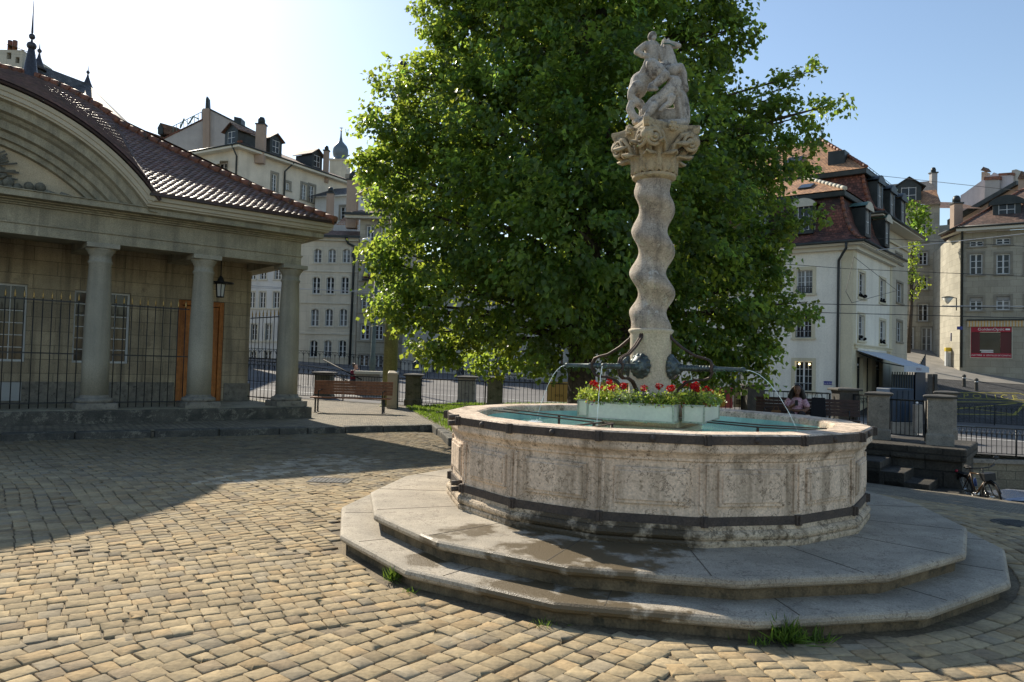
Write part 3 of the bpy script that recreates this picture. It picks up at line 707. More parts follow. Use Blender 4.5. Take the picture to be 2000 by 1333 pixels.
b.build('eave_board', M['gutter'], hall, bevel=.004)
b = MB(); arc_sweep(b, [(.262, .9), (.262, 1.0), (.3, 1.02), (.33, 1.0), (.33, .9)], -AE-.01, AE+.01)
b.pbox(PP, .8, 5.52, 5.507, 5.56, .4, 1.02); b.obox(PP.p(5.3, 5.507, .4), U*.24, Nn*-14, (0, 0, .05)); b.pbox(PP, SL-1, -7, 5.507, 5.56, .4, 1.02); b.build('roof_edge', M['copper_edge'], hall)
b = MB(); arc_sweep(b, [(0, .8), (-.03, .72), (-.2, .7), (-.23, .58), (-.30, .52), (-.34, .44), (-.5, .42), (-.53, .30), (-.66, .28), (-.68, .18), (-.78, .16), (-.8, .02)], -AE-.1, AE+.1, 60)
b.build('arch_moulding', M['stone_trim'], hall)
b = MB(); n = 40; top = [arc_pt(AR-.5, -AE-.05+(2*AE+.1)*i/n) for i in range(n+1)]
b.add([PP.p(s, z, .03) for s, z in top]+[PP.p(s, 5.2, .03) for s, z in top], [(i, i+1, n+2+i, n+1+i) for i in range(n)]); b.build('tympanum', M['tympanum'], hall)
# relief of sheaves, leaves and fruit on the tympanum floor
rl = MB(); random.seed(5)
for k in range(46):
    t = random.random(); s = -.75-3.2*t*t; zt = 5.27+.9*max(0, (-s-.75)/3.4); z = random.uniform(5.3, max(5.34, zt)); d = random.uniform(.12, .25)
    an = random.uniform(-.3, .9)
    l_ = random.uniform(.15, .34)
    rl.tube([PP.p(s-l_*.5*math.cos(an), z-.02, d), PP.p(s, z+l_*.2*math.sin(an), d+.05), PP.p(s+l_*.5*math.cos(an), z+l_*.4*math.sin(an), d)], [.012, .05, .006], 6)
rl.build('garland', M['relief'], hall); rl = MB()
for k in range(15): s = -1.3-.2*k+random.uniform(-.05, .05); rl.ball(PP.p(s, 5.36+random.uniform(0, .1), .2), random.uniform(.06, .12), 10, 7)
rl.build('fruit_relief', M['relief'], hall); rl = MB()
for k in range(24): x0 = -2.3-k*.02; fa = .05+.9*k/24; ln = random.uniform(.75, 1.1); q0 = (-2.75, 5.55); rl.tube([PP.p(q0[0], q0[1], .1), PP.p(q0[0]+ln*.6*math.cos(fa), q0[1]+ln*.6*math.sin(fa), .15), PP.p(q0[0]+ln*math.cos(fa), q0[1]+ln*math.sin(fa)-.04, .12)], [.008, .010, .022], 5)
rl.build('sheaf_relief', M['relief'], hall)
# roof surface
EV = 5.56; DN = 6.5; SF, ZF = -1.04, 9.74
def arcz(s):
    if abs(s-AC) < 3.88: return AZ+math.sqrt((AR+.33)**2-(s-AC)**2)
    return EV
def gfun(d): t = d/DN; return .80*t+.20*t*t
def roofz(s, d): e = arcz(s); e = max(e, EV); return e+(ZF-e)*gfun(max(0, d))
def roofp(s, d, dz=0.): return PP.p(s, roofz(s, d)+dz, 1.0-d)
rt = MB(); TT = []; nrow = 48; TW = .17
for r_ in range(nrow):
    d0, d1 = (DN+.02)*r_/nrow-.03, (DN+.02)*(r_+1)/nrow+.03; s = 5.46-d0-TW*.5-(.5*TW if r_ % 2 else 0)
    s = 5.5-int((5.5-s)/TW)*TW-(TW/2 if r_ % 2 else 0)
    while s > -9.0:
        if s+TW/2 < 5.55-d0 and abs(s-AC) < 9:
            hv = random.gauss(0, .004); n = 3; top = []; frt = []; bk = []
            cr = random.gauss(1, .16); tint = (cr, cr*random.uniform(.9, 1.05), cr*random.uniform(.9, 1.05))
            for i in range(n+1):
                x = s-TW/2+TW*i/n; wv = .014*math.cos(math.pi*2*(i/n-.5))
                frt.append(roofp(x, d0, .042+wv+hv)); bk.append(roofp(x, d1, .006+wv*.4)); top.append(roofp(x, d0, .0))
            vs = frt+bk+top; k = n+1
            rt.add(vs, [(i, i+1, k+i+1, k+i) for i in range(n)]+[(2*k+i, 2*k+i+1, i+1, i) for i in range(n)], False); TT += [tint]*len(vs)
        s -= TW
o = rt.build('roof', M['rooftile'], hall)
ca = o.data.color_attributes.new('tint', 'FLOAT_COLOR', 'POINT'); ca.data.foreach_set('color', np.array([(*t, 1) for t in TT]).ravel())
b = MB()   # remaining roof slopes
e0, e1, f0, f1 = PP.p(5.5, EV, 1.0), PP.p(5.5, EV, -14), PP.p(SF, ZF, 1-DN), PP.p(SF, ZF, -7.5)
l0, l1, k0, k1 = PP.p(-12.9, EV, 1.0), PP.p(-12.9, EV, -14), PP.p(-6.0, ZF, 1-DN), PP.p(-6, ZF, -7.5)
b.quad(e0, e1, f1, f0); b.quad(f0, f1, k1, k0); b.quad(e1, l1, k1, f1); b.quad(l1, l0, k0, k1)
for i in range(56):
    for j_ in range(14):
        s0, s1, d0, d1 = 5.5-.28*i, 5.5-.28*(i+1), DN*j_/14, DN*(j_+1)/14
        if s0 < 5.5-d0+.2: b.quad(roofp(s1, d0, -.03), roofp(s0, d0, -.03), roofp(s0, d1, -.03), roofp(s1, d1, -.03))
b.build('rear_roof', M['tile_brown'], hall)
b = MB(); hip = []
for i in range(31):
    d_ = DN*i/30; hip.append(roofp(5.5-d_, d_, .03))
for i in range(30):
    a, c_ = hip[i], hip[i+1]; b.tube([a, a+(c_-a)*1.12], [.125, .10], 10)
rd = PP.p(SF-7, ZF+.03, 1-DN)
for i in range(28): a = hip[-1]+(rd-hip[-1])*i/28; c_ = hip[-1]+(rd-hip[-1])*(i+1.1)/28; b.tube([a, c_], [.12, .10], 10)
b.build('ridge_tiles', M['ridge'], hall)
b = MB(); fb = PP.p(SF, 0, 1-DN); ff = (fb.x, fb.y); zt = lambda py: at(60, py, fb.y).z
b.lathe([(.26, zt(156)), (.2, zt(150)), (.11, zt(108)), (.085, zt(97)), (.03, zt(95))], ff, 12)
b.lathe([(.04, zt(98))]+[(.03+.10*math.sin(a), zt(90)-.11*math.cos(a)) for a in [R(x) for x in (0, 30, 60, 90, 120, 150, 180)]]+[(.03, zt(79))], ff, 14)
b.lathe([(.02, zt(80))]+[(.02+.065*math.sin(a), zt(72)-.085*math.cos(a)) for a in [R(x) for x in (0, 45, 90, 135, 180)]]+[(.03, zt(64)), (.015, zt(30)), (.006, zt(0))], ff, 10)
b.build('finial', M['zinc'], hall)
b = MB(); b.quad(PP.p(SL, 4.621, WOFF), PP.p(4.6, 4.621, WOFF), PP.p(4.6, 4.621, 0), PP.p(SL, 4.621, 0)); b.build('ceiling', M['stone_trim'], hall)
# hanging lantern
lp = PP.p(3.0, 0, -.9); lpx = at(431, 545, lp.y)
for off in (-.2, -.5, -.8, -1.1, -1.4):
    a_, z_ = PP.uv(431, 540, off)
lo_ = -.75; la, lz = PP.uv(431, 553, lo_); lb = PP.p(la, lz, lo_)
lan = thing('hanging_lantern', 'black iron lantern with milky glass hanging from the portico ceiling', 'lantern', tuple(lb))
b = MB(); b.tube([lb+Vector((0, 0, .12)), Vector((lb.x, lb.y, 4.62))], .015, 6); b.build('rod', M['iron'], lan)
b = MB(); b.lathe([(.02, lz+.2), (.06, lz+.14), (.10, lz+.04), (.17, lz-.02), (.16, lz-.03)], (lb.x, lb.y), 8, smooth=False)
b.lathe([(.33, lz-.01), (.345, lz+.005), (.33, lz+.02), (.315, lz+.005), (.33, lz-.01)], (lb.x, lb.y), 28, cap=False)
for k in range(4): a_ = k*math.pi/2+.4; b.tube([(lb.x, lb.y, lz+.01), (lb.x+.33*math.cos(a_), lb.y+.33*math.sin(a_), lz+.005)], .01, 5)
for k in range(6): a_ = k*math.pi/3; b.tube([(lb.x+.125*math.cos(a_), lb.y+.125*math.sin(a_), lz-.03), (lb.x+.095*math.cos(a_), lb.y+.095*math.sin(a_), lz-.37)], .011, 5)
b.lathe([(.11, lz-.37), (.11, lz-.395), (.02, lz-.40)], (lb.x, lb.y), 8); b.build('cage', M['iron'], lan)
b = MB(); b.lathe([(.115, lz-.04), (.085, lz-.37)], (lb.x, lb.y), 6, smooth=False); b.build('glass', M['lampglass'], lan)
# iron fences between the columns
def fence_bay(p0, p1, label, n):
    p0, p1 = Vector(p0), Vector(p1); d = p1-p0; L_ = d.length; u = d/L_; nn = Vector((u.y, -u.x, 0))
    f = thing('iron_fence', label, 'fence', tuple(p0), 'spear-topped iron fences between the portico columns')
    for z in (.58, 1.72, 2.93):
        b = MB(); b.obox(p0+Vector((0, 0, z-p0.z))-nn*.012, d, nn*.024, (0, 0, .028)); b.build('rail', M['iron'], f)
    for k in range(n):
        p = p0+u*(L_*(k+.5)/n); b = MB(); b.tube([(p.x, p.y, .47), (p.x, p.y, 2.99)], .011, 6)
        br = b.build('bar', M['iron'], f)
        b = MB(); b.lathe([(.012, 2.98), (.026, 3.0), (.015, 3.02), (.024, 3.05), (.014, 3.10), (.002, 3.18)], (p.x, p.y), 6); b.build('spear_tip', M['gold'], br)
fence_bay(PP.p(.3, .455, -.1), PP.p(2.08, .455, -.1), 'iron fence with gilt spear tips in the bay in front of the oak door', 10)
fence_bay(PP.p(-2.08, .455, -.1), PP.p(-.3, .455, -.1), 'iron fence with gilt spear tips in the leftmost visible bay of the portico', 10)
fence_bay(PP.p(4.71, .455, -.4), PP.p(4.5, .455, WOFF+.05), 'iron fence closing the open right end of the portico', 9)
# ================================================================= FOUNTAIN
WET0 = [(*gz(1250, 1062, .32)[:2], .45), (*gz(1060, 1030, .32)[:2], .35), (*gz(1120, 1178, .15)[:2], .35), (*gz(930, 1035, .32)[:2], .26), (*gz(1090, 1075, .32)[:2], .42), (*gz(1200, 1100, .32)[:2], .3), (*gz(1180, 1050, .32)[:2], .3), (*gz(1320, 1060, .32)[:2], .25), (*gz(840, 1090, .15)[:2], .24), (*gz(1010, 1155, .15)[:2], .4), (*gz(1190, 1190, .15)[:2], .28), (*gz(1300, 1205, .15)[:2], .2)]
WET = [(x-CX, y-CY, r) for x, y, r in WET0]
M['step'] = step_mat()
fo = thing('fountain', 'round-stepped stone fountain with twisted column, carved capital and statue of a rider over a beast', 'fountain', (CX, CY, 0))
FC = (CX, CY)
def nose(R_, zt, zb): return [(R_-.075, zb), (R_-.07, zt-.065), (R_-.02, zt-.058), (R_+.004, zt-.03), (R_-.002, zt-.008), (R_-.02, zt)]
def poly16(mb, prof, cap=True): return mb.lathe(prof, FC, 16, PH0, smooth=False, cap=cap)
def step(nm, R_, zt, zb, rin):
    b = MB(); poly16(b, [(R_-.05, zt-.085), (R_-.02, zt-.078), (R_+.004, zt-.06), (R_+.012, zt-.038), (R_+.004, zt-.015), (R_-.015, zt-.003), (R_-.04, zt), (rin, zt+.001)], cap=False); s = b.build(nm, M['step'], fo)
    b = MB(); poly16(b, [(R_-.07, zb), (R_-.065, zt-.085), (R_-.05, zt-.0849)], cap=False); b.build('riser', M['riser'], s)
    for k in range(16):
        a = PH0+k*math.pi/8+(.1 if nm == 'lower_step' else -.06); d = Vector((math.cos(a), math.sin(a), 0)); t = Vector((-d.y, d.x, 0)); c = Vector((CX, CY, 0)); rr = R_*math.cos(math.pi/16)/math.cos(((a-PH0) % (math.pi/8))-math.pi/16)
        b = MB(); b.obox(c+d*rin-t*.004+Vector((0, 0, zt-.004)), d*(rr-.03-rin), t*.008, (0, 0, .0062)); b.build('joint', M['mortar_dark'], s)
step('lower_step', SR1, .15, -.3, 2.6); step('upper_step', SR2, .32, .148, 1.5)
b = MB(); poly16(b, [(2.16, .45), (2.185, .56), (2.18, 1.0), (2.195, 1.01), (2.195, 1.03), (2.215, 1.06), (2.245, 1.085), (2.25, 1.10), (2.25, 1.225), (2.235, 1.238), (1.94, 1.236), (1.915, 1.22), (1.90, 1.1), (1.88, .6)], cap=False)
bas = b.build('basin', M['basin'], fo)
M['plinth'] = step_mat(mat('basin_plinth_stone', C(.60, .48, .34), C(.42, .33, .23), 3, bs=50, bump=.7, bdist=.02, fine=.3, spots=(7, .52, .64, C(.16, .12, .075)), veins=(4, .02, C(.1, .08, .05))), [(2.2*math.cos(a), 2.2*math.sin(a), .5) for a in (R(240), R(256))], (.07, .052, .03, 1))
b = MB(); poly16(b, [(2.235, .318), (2.24, .35), (2.235, .368), (2.22, .372), (2.235, .385), (2.243, .405), (2.24, .425), (2.222, .445), (2.205, .45), (2.20, .485), (2.15, .487)], cap=False); b.build('plinth', M['plinth'], bas)
b = MB(); poly16(b, [(1.895, 1.16), (1.878, .62), (0.01, .62)], cap=False); b.build('basin_lining', M['poolfloor'], fo)
for k in range(16):
    a0, a1 = PH0+k*math.pi/8, PH0+(k+1)*math.pi/8
    A = Vector((CX+2.185*math.cos(a0), CY+2.185*math.sin(a0), 0)); B = Vector((CX+2.185*math.cos(a1), CY+2.185*math.sin(a1), 0))
    u = (B-A).normalized(); n = Vector((u.y, -u.x, 0)); L_ = (B-A).length; m_ = MB(); w_ = .022
    x0, x1, z0, z1 = .12, L_-.12, .64, .945
    o_ = A+n*-.012
    def bx(xa, xb, za, zb, t): m_.obox(o_+u*xa+Vector((0, 0, za)), u*(xb-xa), n*t, (0, 0, zb-za))
    bx(x0, x1, z0, z1, .034); bx(x0+.03, x1-.03, z0+.03, z1-.03, .046)
    m_.build('panel', M['basin'], bas, bevel=.009)
    m_ = MB(); m_.obox(A-u*.0+n*-.02+u*.012+Vector((0, 0, .585)), u*.028, n*.034, (0, 0, .40)); m_.obox(B-u*.04+n*-.02+Vector((0, 0, .585)), u*.028, n*.034, (0, 0, .40)); m_.build('pilaster_strip', M['basin'], bas, bevel=.005)
for nm, R0, z0, z1 in (('rim', 2.262, 1.155, 1.226), ('foot', 2.203, .486, .556)):
    b = MB(); poly16(b, [(R0-.03, z0), (R0, z0), (R0, z1), (R0-.03, z1)], cap=False); ib = b.build('iron_band', M['iron_band'], fo)
    for k in range(16):
        a = PH0+k*math.pi/8; j = MB(); c_ = Vector((CX+R0*math.cos(a), CY+R0*math.sin(a), 0)); t = Vector((-math.sin(a), math.cos(a), 0)); r_ = Vector((math.cos(a), math.sin(a), 0))
        j.obox(c_-t*.03-r_*.02+Vector((0, 0, z0-.008)), t*.06, r_*.034, (0, 0, z1-z0+.018)); j.obox(c_-t*.012+r_*.013+Vector((0, 0, z0-.004)), t*.024, r_*.02, (0, 0, z1-z0+.01)); j.build('band_clasp', M['iron_band'], ib, bevel=.004)
        if nm == 'rim':
            am = a+math.pi/16; rm = R0*math.cos(math.pi/16); j = MB(); j.ball((CX+rm*math.cos(am), CY+rm*math.sin(am), (z0+z1)/2), .028, 8, 6); j.build('band_stud', M['iron_band'], ib)
    # double-bolted clasp at the left end
b = MB(); a = PH0-math.pi/8*.12
for zz, rr in ((1.19, 2.27), (.53, 2.22)):
    for dz in (-.03, .03): c_ = Vector((CX+rr*math.cos(a), CY+rr*math.sin(a), zz+dz)); r_ = Vector((math.cos(a), math.sin(a), 0)); b = MB(); b.tube([c_-r_*.05, c_+r_*.06], .026, 8); b.build('band_bolt', M['iron_band'], fo)
# water surface
b = MB(); n = 40; 
for i in range(n):
    for j_ in range(n):
        x0, x1 = CX-1.9+3.8*i/n, CX-1.9+3.8*(i+1)/n; y0, y1 = CY-1.9+3.8*j_/n, CY-1.9+3.8*(j_+1)/n
        if all(math.hypot(x-CX, y-CY) < 1.93 for x in (x0, x1) for y in (y0, y1)): b.quad((x0, y0, 1.075), (x1, y0, 1.075), (x1, y1, 1.075), (x0, y1, 1.075))
b = MB(); b.lathe([(1.90, 1.075), (0.01, 1.075)], FC, 64, cap=False); tag(b.build('water', M['water']), kind='structure')
# pedestal block, drum, twisted shaft
b = MB(); e1 = Vector((math.cos(R(-25)), math.sin(R(-25)), 0)); e2 = Vector((-e1.y, e1.x, 0)); c0 = Vector((CX, CY, 0))
b.obox(c0-e1*.5-e2*.5+Vector((0, 0, .6)), e1*1.0, e2*1.0, (0, 0, .545)); b.build('pedestal_block', M['pedestal'], fo, bevel=.015)
b = MB(); b.obox(c0-e1*.42-e2*.42+Vector((0, 0, 1.146)), e1*.84, e2*.84, (0, 0, .1)); b.build('plinth_block', M['pedestal'], fo, bevel=.01)
b = MB(); b.lathe([(.40, 1.247), (.40, 1.31), (.38, 1.33), (.36, 1.36), (.30, 1.38), (.27, 1.41), (.236, 1.45), (.229, 1.7), (.227, 2.14), (.232, 2.15), (.25, 2.175), (.25, 2.19), (.235, 2.2), (.2, 2.21)], FC, 40); b.build('pedestal_drum', M['pedestal'], fo)
b = MB(); pts = []; rad = []; zz0, zz1 = 2.195, 3.90; n = 110
for i in range(n+1):
    t = i/n; z = zz0+(zz1-zz0)*t; th = -2*math.pi*(z-2.36)/.475+math.pi*.95; env = min(1, t*7, (1-t)*7); am = .047*env*(1+.15*math.sin(z*3.1))
    pts.append((CX+am*math.cos(th), CY+am*math.sin(th), z)); rad.append(.196+.012*(1-t)+(.02*max(0, 1-t*14))+.012*math.sin(2*math.pi*(z-2.3)/.475*2)*0)
vs = []; seg = 40; bidx = 0; fs = []
for i, (p, r_) in enumerate(zip(pts, rad)):
    for k in range(seg): a = 2*math.pi*k/seg; vs.append((p[0]+r_*math.cos(a), p[1]+r_*math.sin(a), p[2]))
for i in range(n):
    for k in range(seg): fs.append((i*seg+k, i*seg+(k+1) % seg, (i+1)*seg+(k+1) % seg, (i+1)*seg+k))
b.add(vs, fs, True); b.build('twisted_shaft', M['shaft'], fo)
# capital
cp = MB(); cp.lathe([(.195, 3.87), (.215, 3.88), (.245, 3.90), (.245, 3.93), (.215, 3.945), (.2, 3.95), (.205, 4.05), (.225, 4.15), (.26, 4.26), (.32, 4.36), (.34, 4.38)], FC, 32)
cor = [R(-22+90*k) for k in range(4)]; ring = []
for k in range(4):
    a, b_ = cor[k], cor[k]+math.pi/2
    for t in (-.06, .06): ring.append((.50, a+t))
    for i in range(1, 8):
        t = i/8; P_ = Vector((math.cos(a), math.sin(a)))*.49*(1-t)+Vector((math.cos(b_), math.sin(b_)))*.49*t; P_ *= 1-.16*math.sin(math.pi*t)*1.0; ring.append((P_.length, math.atan2(P_.y, P_.x)))
m_ = len(ring); lv = []
for z, k in ((4.365, .93), (4.385, .97), (4.41, .985), (4.42, 1.0), (4.455, 1.0), (4.46, .97)): lv.append([(CX+r*k*math.cos(a), CY+r*k*math.sin(a), z) for r, a in ring])
vs = [p for l_ in lv for p in l_]; fs = [(i*m_+j_, i*m_+(j_+1) % m_, (i+1)*m_+(j_+1) % m_, (i+1)*m_+j_) for i in range(5) for j_ in range(m_)]+[tuple(range(m_))[::-1], tuple(5*m_+j_ for j_ in range(m_))]
cp.add(vs, fs)
capo = cp.build('capital', M['capital'], fo, bevel=.006)
vo = MB()
for k in range(4):
    na = cor[k]+math.pi/4; nn = Vector((math.cos(na), math.sin(na), 0)); tt = Vector((-nn.y, nn.x, 0))
    for sg in (-1, 1):
        cc = c0+nn*.295+tt*.235*sg+Vector((0, 0, 4.265)); pts = []; rr = []
        for i in range(44):
            t = i/43; a = t*2*math.pi*2.1; r_ = .092*(1-t)**.8+.012
            pts.append(cc+tt*(sg*r_*math.sin(a+.3))+Vector((0, 0, 1))*r_*math.cos(a+.3)+nn*(.03+.03*t)); rr.append(.024*(1-t*.45))
        st = [c0+nn*.24+tt*.03*sg+Vector((0, 0, 4.08)), c0+nn*.29+tt*.06*sg+Vector((0, 0, 4.22)), c0+nn*.32+tt*.13*sg+Vector((0, 0, 4.33)), cc+nn*.03+Vector((0, 0, .1))]
        vo.tube(st+pts[1:], [.018, .022, .026, .026]+rr[1:], 8); vo.ball(cc+nn*.06, .03)
    vo.ball(c0+nn*.33+Vector((0, 0, 4.41)), (.05, .05, .055)); 
    for i in range(6): a = i*math.pi/3; vo.ball(c0+nn*.35+tt*.04*math.cos(a)+Vector((0, 0, 4.41+.04*math.sin(a))), .022, 8, 6)
    # corner scrolls seen from the side
    ca = Vector((math.cos(cor[k]), math.sin(cor[k]), 0)); vo.chain([c0+ca*.26+Vector((0, 0, 4.12)), c0+ca*.36+Vector((0, 0, 4.2)), c0+ca*.46+Vector((0, 0, 4.33))], [.03, .035, .03], 8); vo.ball(c0+ca*.43+Vector((0, 0, 4.28)), .075)
vo.build('volute', M['capital'], capo)
lf = MB()
def acanthus(a, z0, h, r0, wd, curl):
    rd_ = Vector((math.cos(a), math.sin(a), 0)); tg = Vector((-rd_.y, rd_.x, 0)); n = 9; k = 5; vs = []
    for i in range(n+1):
        t = i/n; zt_ = z0+h*math.sin(min(1, t*1.15)*math.pi/2) - (h*.28*max(0, t-.75)*4*.5); ro = r0+.02+.02*t+curl*max(0, t-.45)**1.5*2.2
        ww = wd*(.75+.45*math.sin(t*math.pi*.9))*(1-.75*max(0, t-.7)/.3)*(1+.26*math.cos(t*26))
        for j_ in range(-2, 3): vs.append(c0+rd_*(ro+(.022, .004, -.03)[abs(j_)])+tg*ww*j_/2+Vector((0, 0, zt_-(.012*abs(j_)))))
    fs = [(i*k+j_, i*k+j_+1, (i+1)*k+j_+1, (i+1)*k+j_) for i in range(n) for j_ in range(k-1)]; lf.add(vs, fs, True)
for i in range(8): acanthus(R(-22+45*i), 3.945, .19, .222, .075, .16)
for i in range(8): acanthus(R(-22+22.5+45*i), 3.95, .31, .225, .065, .20)
o = lf.build('acanthus_leaf', M['capital'], capo); sm = o.modifiers.new('s', 'SOLIDIFY'); sm.thickness = .02
# statue group
st = MB(); KS = 8.18/FPX/3.703
def S(x, y, d=0.): return at(1150+x/3.703, 40+y/3.703, CY+d)
def ch(pts, rr, d=0.): st.chain([S(p[0], p[1], d+(p[2] if len(p) > 2 else 0)) for p in pts], [r_*KS*1.1 for r_ in rr], 12)
ch([(335, 735), (420, 745), (520, 752), (620, 757), (700, 752)], [22, 26, 26, 26, 22]); ch([(380, 735), (480, 748), (600, 745), (690, 740)], [24, 26, 28, 24], -.14); ch([(380, 725), (480, 735), (600, 740), (680, 740)], [24, 26, 28, 24], .14)
ch([(400, 715), (500, 690), (600, 690), (680, 700)], [28, 45, 50, 35], -.02)
ch([(352, 500), (375, 450), (450, 410), (530, 380), (585, 335)], [62, 70, 66, 62, 56], .03)
ch([(585, 335), (575, 270), (565, 215), (572, 180)], [54, 46, 38, 34], .03); ch([(572, 180), (615, 180), (648, 184)], [34, 24, 19], .03); ch([(552, 155), (548, 130)], [12, 6], .0); ch([(572, 152), (576, 134)], [12, 6], .06)
ch([(545, 150), (535, 200), (540, 260), (545, 300)], [14, 20, 22, 20], .05)
ch([(352, 500), (318, 545), (325, 590), (365, 600), (395, 640), (385, 700)], [55, 34, 28, 30, 28, 22], .06)
ch([(345, 480), (310, 520), (305, 560), (345, 590), (310, 605), (297, 640), (320, 690), (352, 715)], [40, 28, 24, 26, 26, 26, 26, 24], -.08)
ch([(600, 365), (660, 338), (686, 385), (690, 440), (700, 500)], [42, 26, 22, 20, 22], -.06); ch([(600, 370), (655, 365), (640, 420)], [40, 24, 20], .08)
ch([(458, 290), (452, 240), (455, 195)], [42, 46, 46]); ch([(420, 182), (480, 182)], [28, 26]); ch([(457, 160), (458, 148)], [18, 16]); ch([(457, 122), (460, 112)], [29, 28]); ch([(470, 130), (484, 128)], [12, 6], -.06)
ch([(400, 188), (372, 208), (347, 230), (385, 252), (425, 262)], [24, 22, 20, 19, 17], -.05); ch([(495, 190), (512, 240), (535, 292), (555, 300)], [22, 20, 18, 16], .02)
for i in range(6): ch([(418+i*9, 285), (400+i*10, 335), (378+i*12, 378)], [12, 13, 13], -.05+.02*(i % 2))
ch([(455, 320), (500, 372), (550, 398)], [40, 52, 34], -.12); ch([(548, 398), (500, 450), (455, 478), (440, 496)], [34, 28, 24, 18], -.16); ch([(445, 495), (490, 498)], [16, 13], -.18)
ch([(480, 335), (540, 330), (575, 360)], [34, 34, 26], .14)
ch([(415, 655), (470, 605), (540, 560), (600, 510), (620, 460)], [36, 46, 52, 58, 48], -.10); ch([(620, 455), (600, 430), (630, 425)], [36, 28, 22], -.12)
ch([(600, 560), (585, 600), (548, 622), (520, 650)], [28, 20, 17, 15], -.2); ch([(470, 620), (440, 665), (415, 690)], [30, 24, 18], -.18)
ch([(645, 520), (668, 590), (685, 660), (695, 730)], [48, 48, 44, 34], -.02)
for i in range(7): ch([(610+i*12, 500+i*5), (622+i*12, 580), (640+i*9, 650), (655+i*7, 730)], [13, 14, 14, 12], -.09-.01*(i % 3))
ch([(395, 710), (340, 735)], [20, 15], -.1)
so_ = st.build('statue', M['statue'], fo, uv=False); remesh(so_, .0075, 1, .3)
tx = bpy.data.textures.new('chisel', 'CLOUDS'); tx.noise_scale = .03; tx.noise_depth = 3
dm = so_.modifiers.new('d', 'DISPLACE'); dm.texture = tx; dm.strength = .006; dm.mid_level = .4
b = MB(); b.chain([S(540, 168, -.02), S(585, 168, -.035), S(622, 186, -.02)], [.007]*3, 6); b.build('bridle', M['verdigris'], so_)
# spouts with lion masks and wrought straps
SP = [R(-128), R(52), R(-27.6), R(152.4)]; PZ = 1.775
for a in SP:
    rd_ = Vector((math.cos(a), math.sin(a), 0)); tg = Vector((-rd_.y, rd_.x, 0)); P = lambda r, z, t=0.: c0+rd_*r+tg*t+Vector((0, 0, z))
    b = MB()
    b.tube([P(.30, PZ), P(.36, PZ), P(.37, PZ), P(.5, PZ), P(.52, PZ), P(.54, PZ), P(.7, PZ), P(.72, PZ), P(.74, PZ), P(.98, PZ), P(1.0, PZ), P(1.02, PZ-.003), P(1.03, PZ-.004)], [.040, .040, .032, .032, .040, .033, .031, .036, .026, .022, .028, .028, .018], 12)
    for i in range(9): b.tube([P(.38+i*.035, PZ), P(.39+i*.035, PZ)], .036, 10)
    sp_ = b.build('spout', M['bronze'], fo)
    mk = MB()
    mk.ball(P(.235, PZ+.01), (.1, .1, .115), 14, 10); mk.ball(P(.30, PZ-.03), (.055, .055, .05)); mk.ball(P(.31, PZ+.0), (.03, .03, .03))
    for sg in (-1, 1): mk.ball(P(.30, PZ+.035, .035*sg), .018); mk.ball(P(.31, PZ+.055, .035*sg), (.024, .024, .012)); mk.ball(P(.27, PZ-.02, .06*sg), .04)
    for i in range(14): t = 2*math.pi*i/14; mk.ball(P(.235, PZ+.01+.115*math.sin(t), .1*math.cos(t)), (.032, .032, .03), 8, 6)
    mo = mk.build('lion_mask', M['bronze'], sp_, uv=False); remesh(mo, .008, 2, .4)
    pr = [(.20, PZ+.40), (.24, PZ+.32), (.36, PZ+.22), (.50, PZ+.135), (.60, PZ+.11), (.665, PZ+.085), (.685, PZ+.04), (.685, PZ), (.685, PZ-.05), (.66, PZ-.10), (.6, PZ-.125), (.5, PZ-.125), (.4, PZ-.16), (.31, PZ-.25), (.265, PZ-.36), (.25, PZ-.48)]
    s2 = MB()
    for tt_ in (-.012, .012): s2.tube([P(r, z, tt_) for r, z in pr], .0145, 6)
    s2.obox(P(.67, PZ-.04, -.04), rd_*.03, tg*.08, (0, 0, .08)); s2.build('iron_strap', M['strap'], sp_)
# falling water, one jet per spout
def jet(a, v, label):
    rd_ = Vector((math.cos(a), math.sin(a), 0)); p0 = c0+rd_*1.03+Vector((0, 0, PZ-.005)); b = MB(); pts = []; t_end = math.sqrt(2*(PZ-1.075)/9.8)
    for i in range(25): t = t_end*i/24; pts.append(p0+rd_*v*t+Vector((random.gauss(0, .0015), random.gauss(0, .0015), -.5*9.8*t*t)))
    b.tube(pts, [.0038*(1-.4*i/24)*(1+.5*math.sin(i*2.1)*(i/24)) for i in range(25)], 6)
    for i in range(26): q = pts[-1]+Vector((random.gauss(0, .05), random.gauss(0, .05), abs(random.gauss(0, .02)))); b.ball(q, random.uniform(.003, .009), 5, 4)
    b.lathe([(.11, 1.078), (.08, 1.088), (.04, 1.080), (.02, 1.09)], (pts[-1].x, pts[-1].y), 14)
    o = b.build('water_jet', M['jet'], None, tuple(p0)); tag(o, label, 'water jet', 'jets of water falling from the spouts')
jet(SP[0], .25, 'thin water jet falling from the spout that points towards the viewer'); jet(SP[1], .5, 'water jet from the rear spout half hidden by the column')
jet(SP[2], 1.5, 'long water jet arching from the right-hand spout into the basin'); jet(SP[3], 1.0, 'water jet arching from the far left spout')
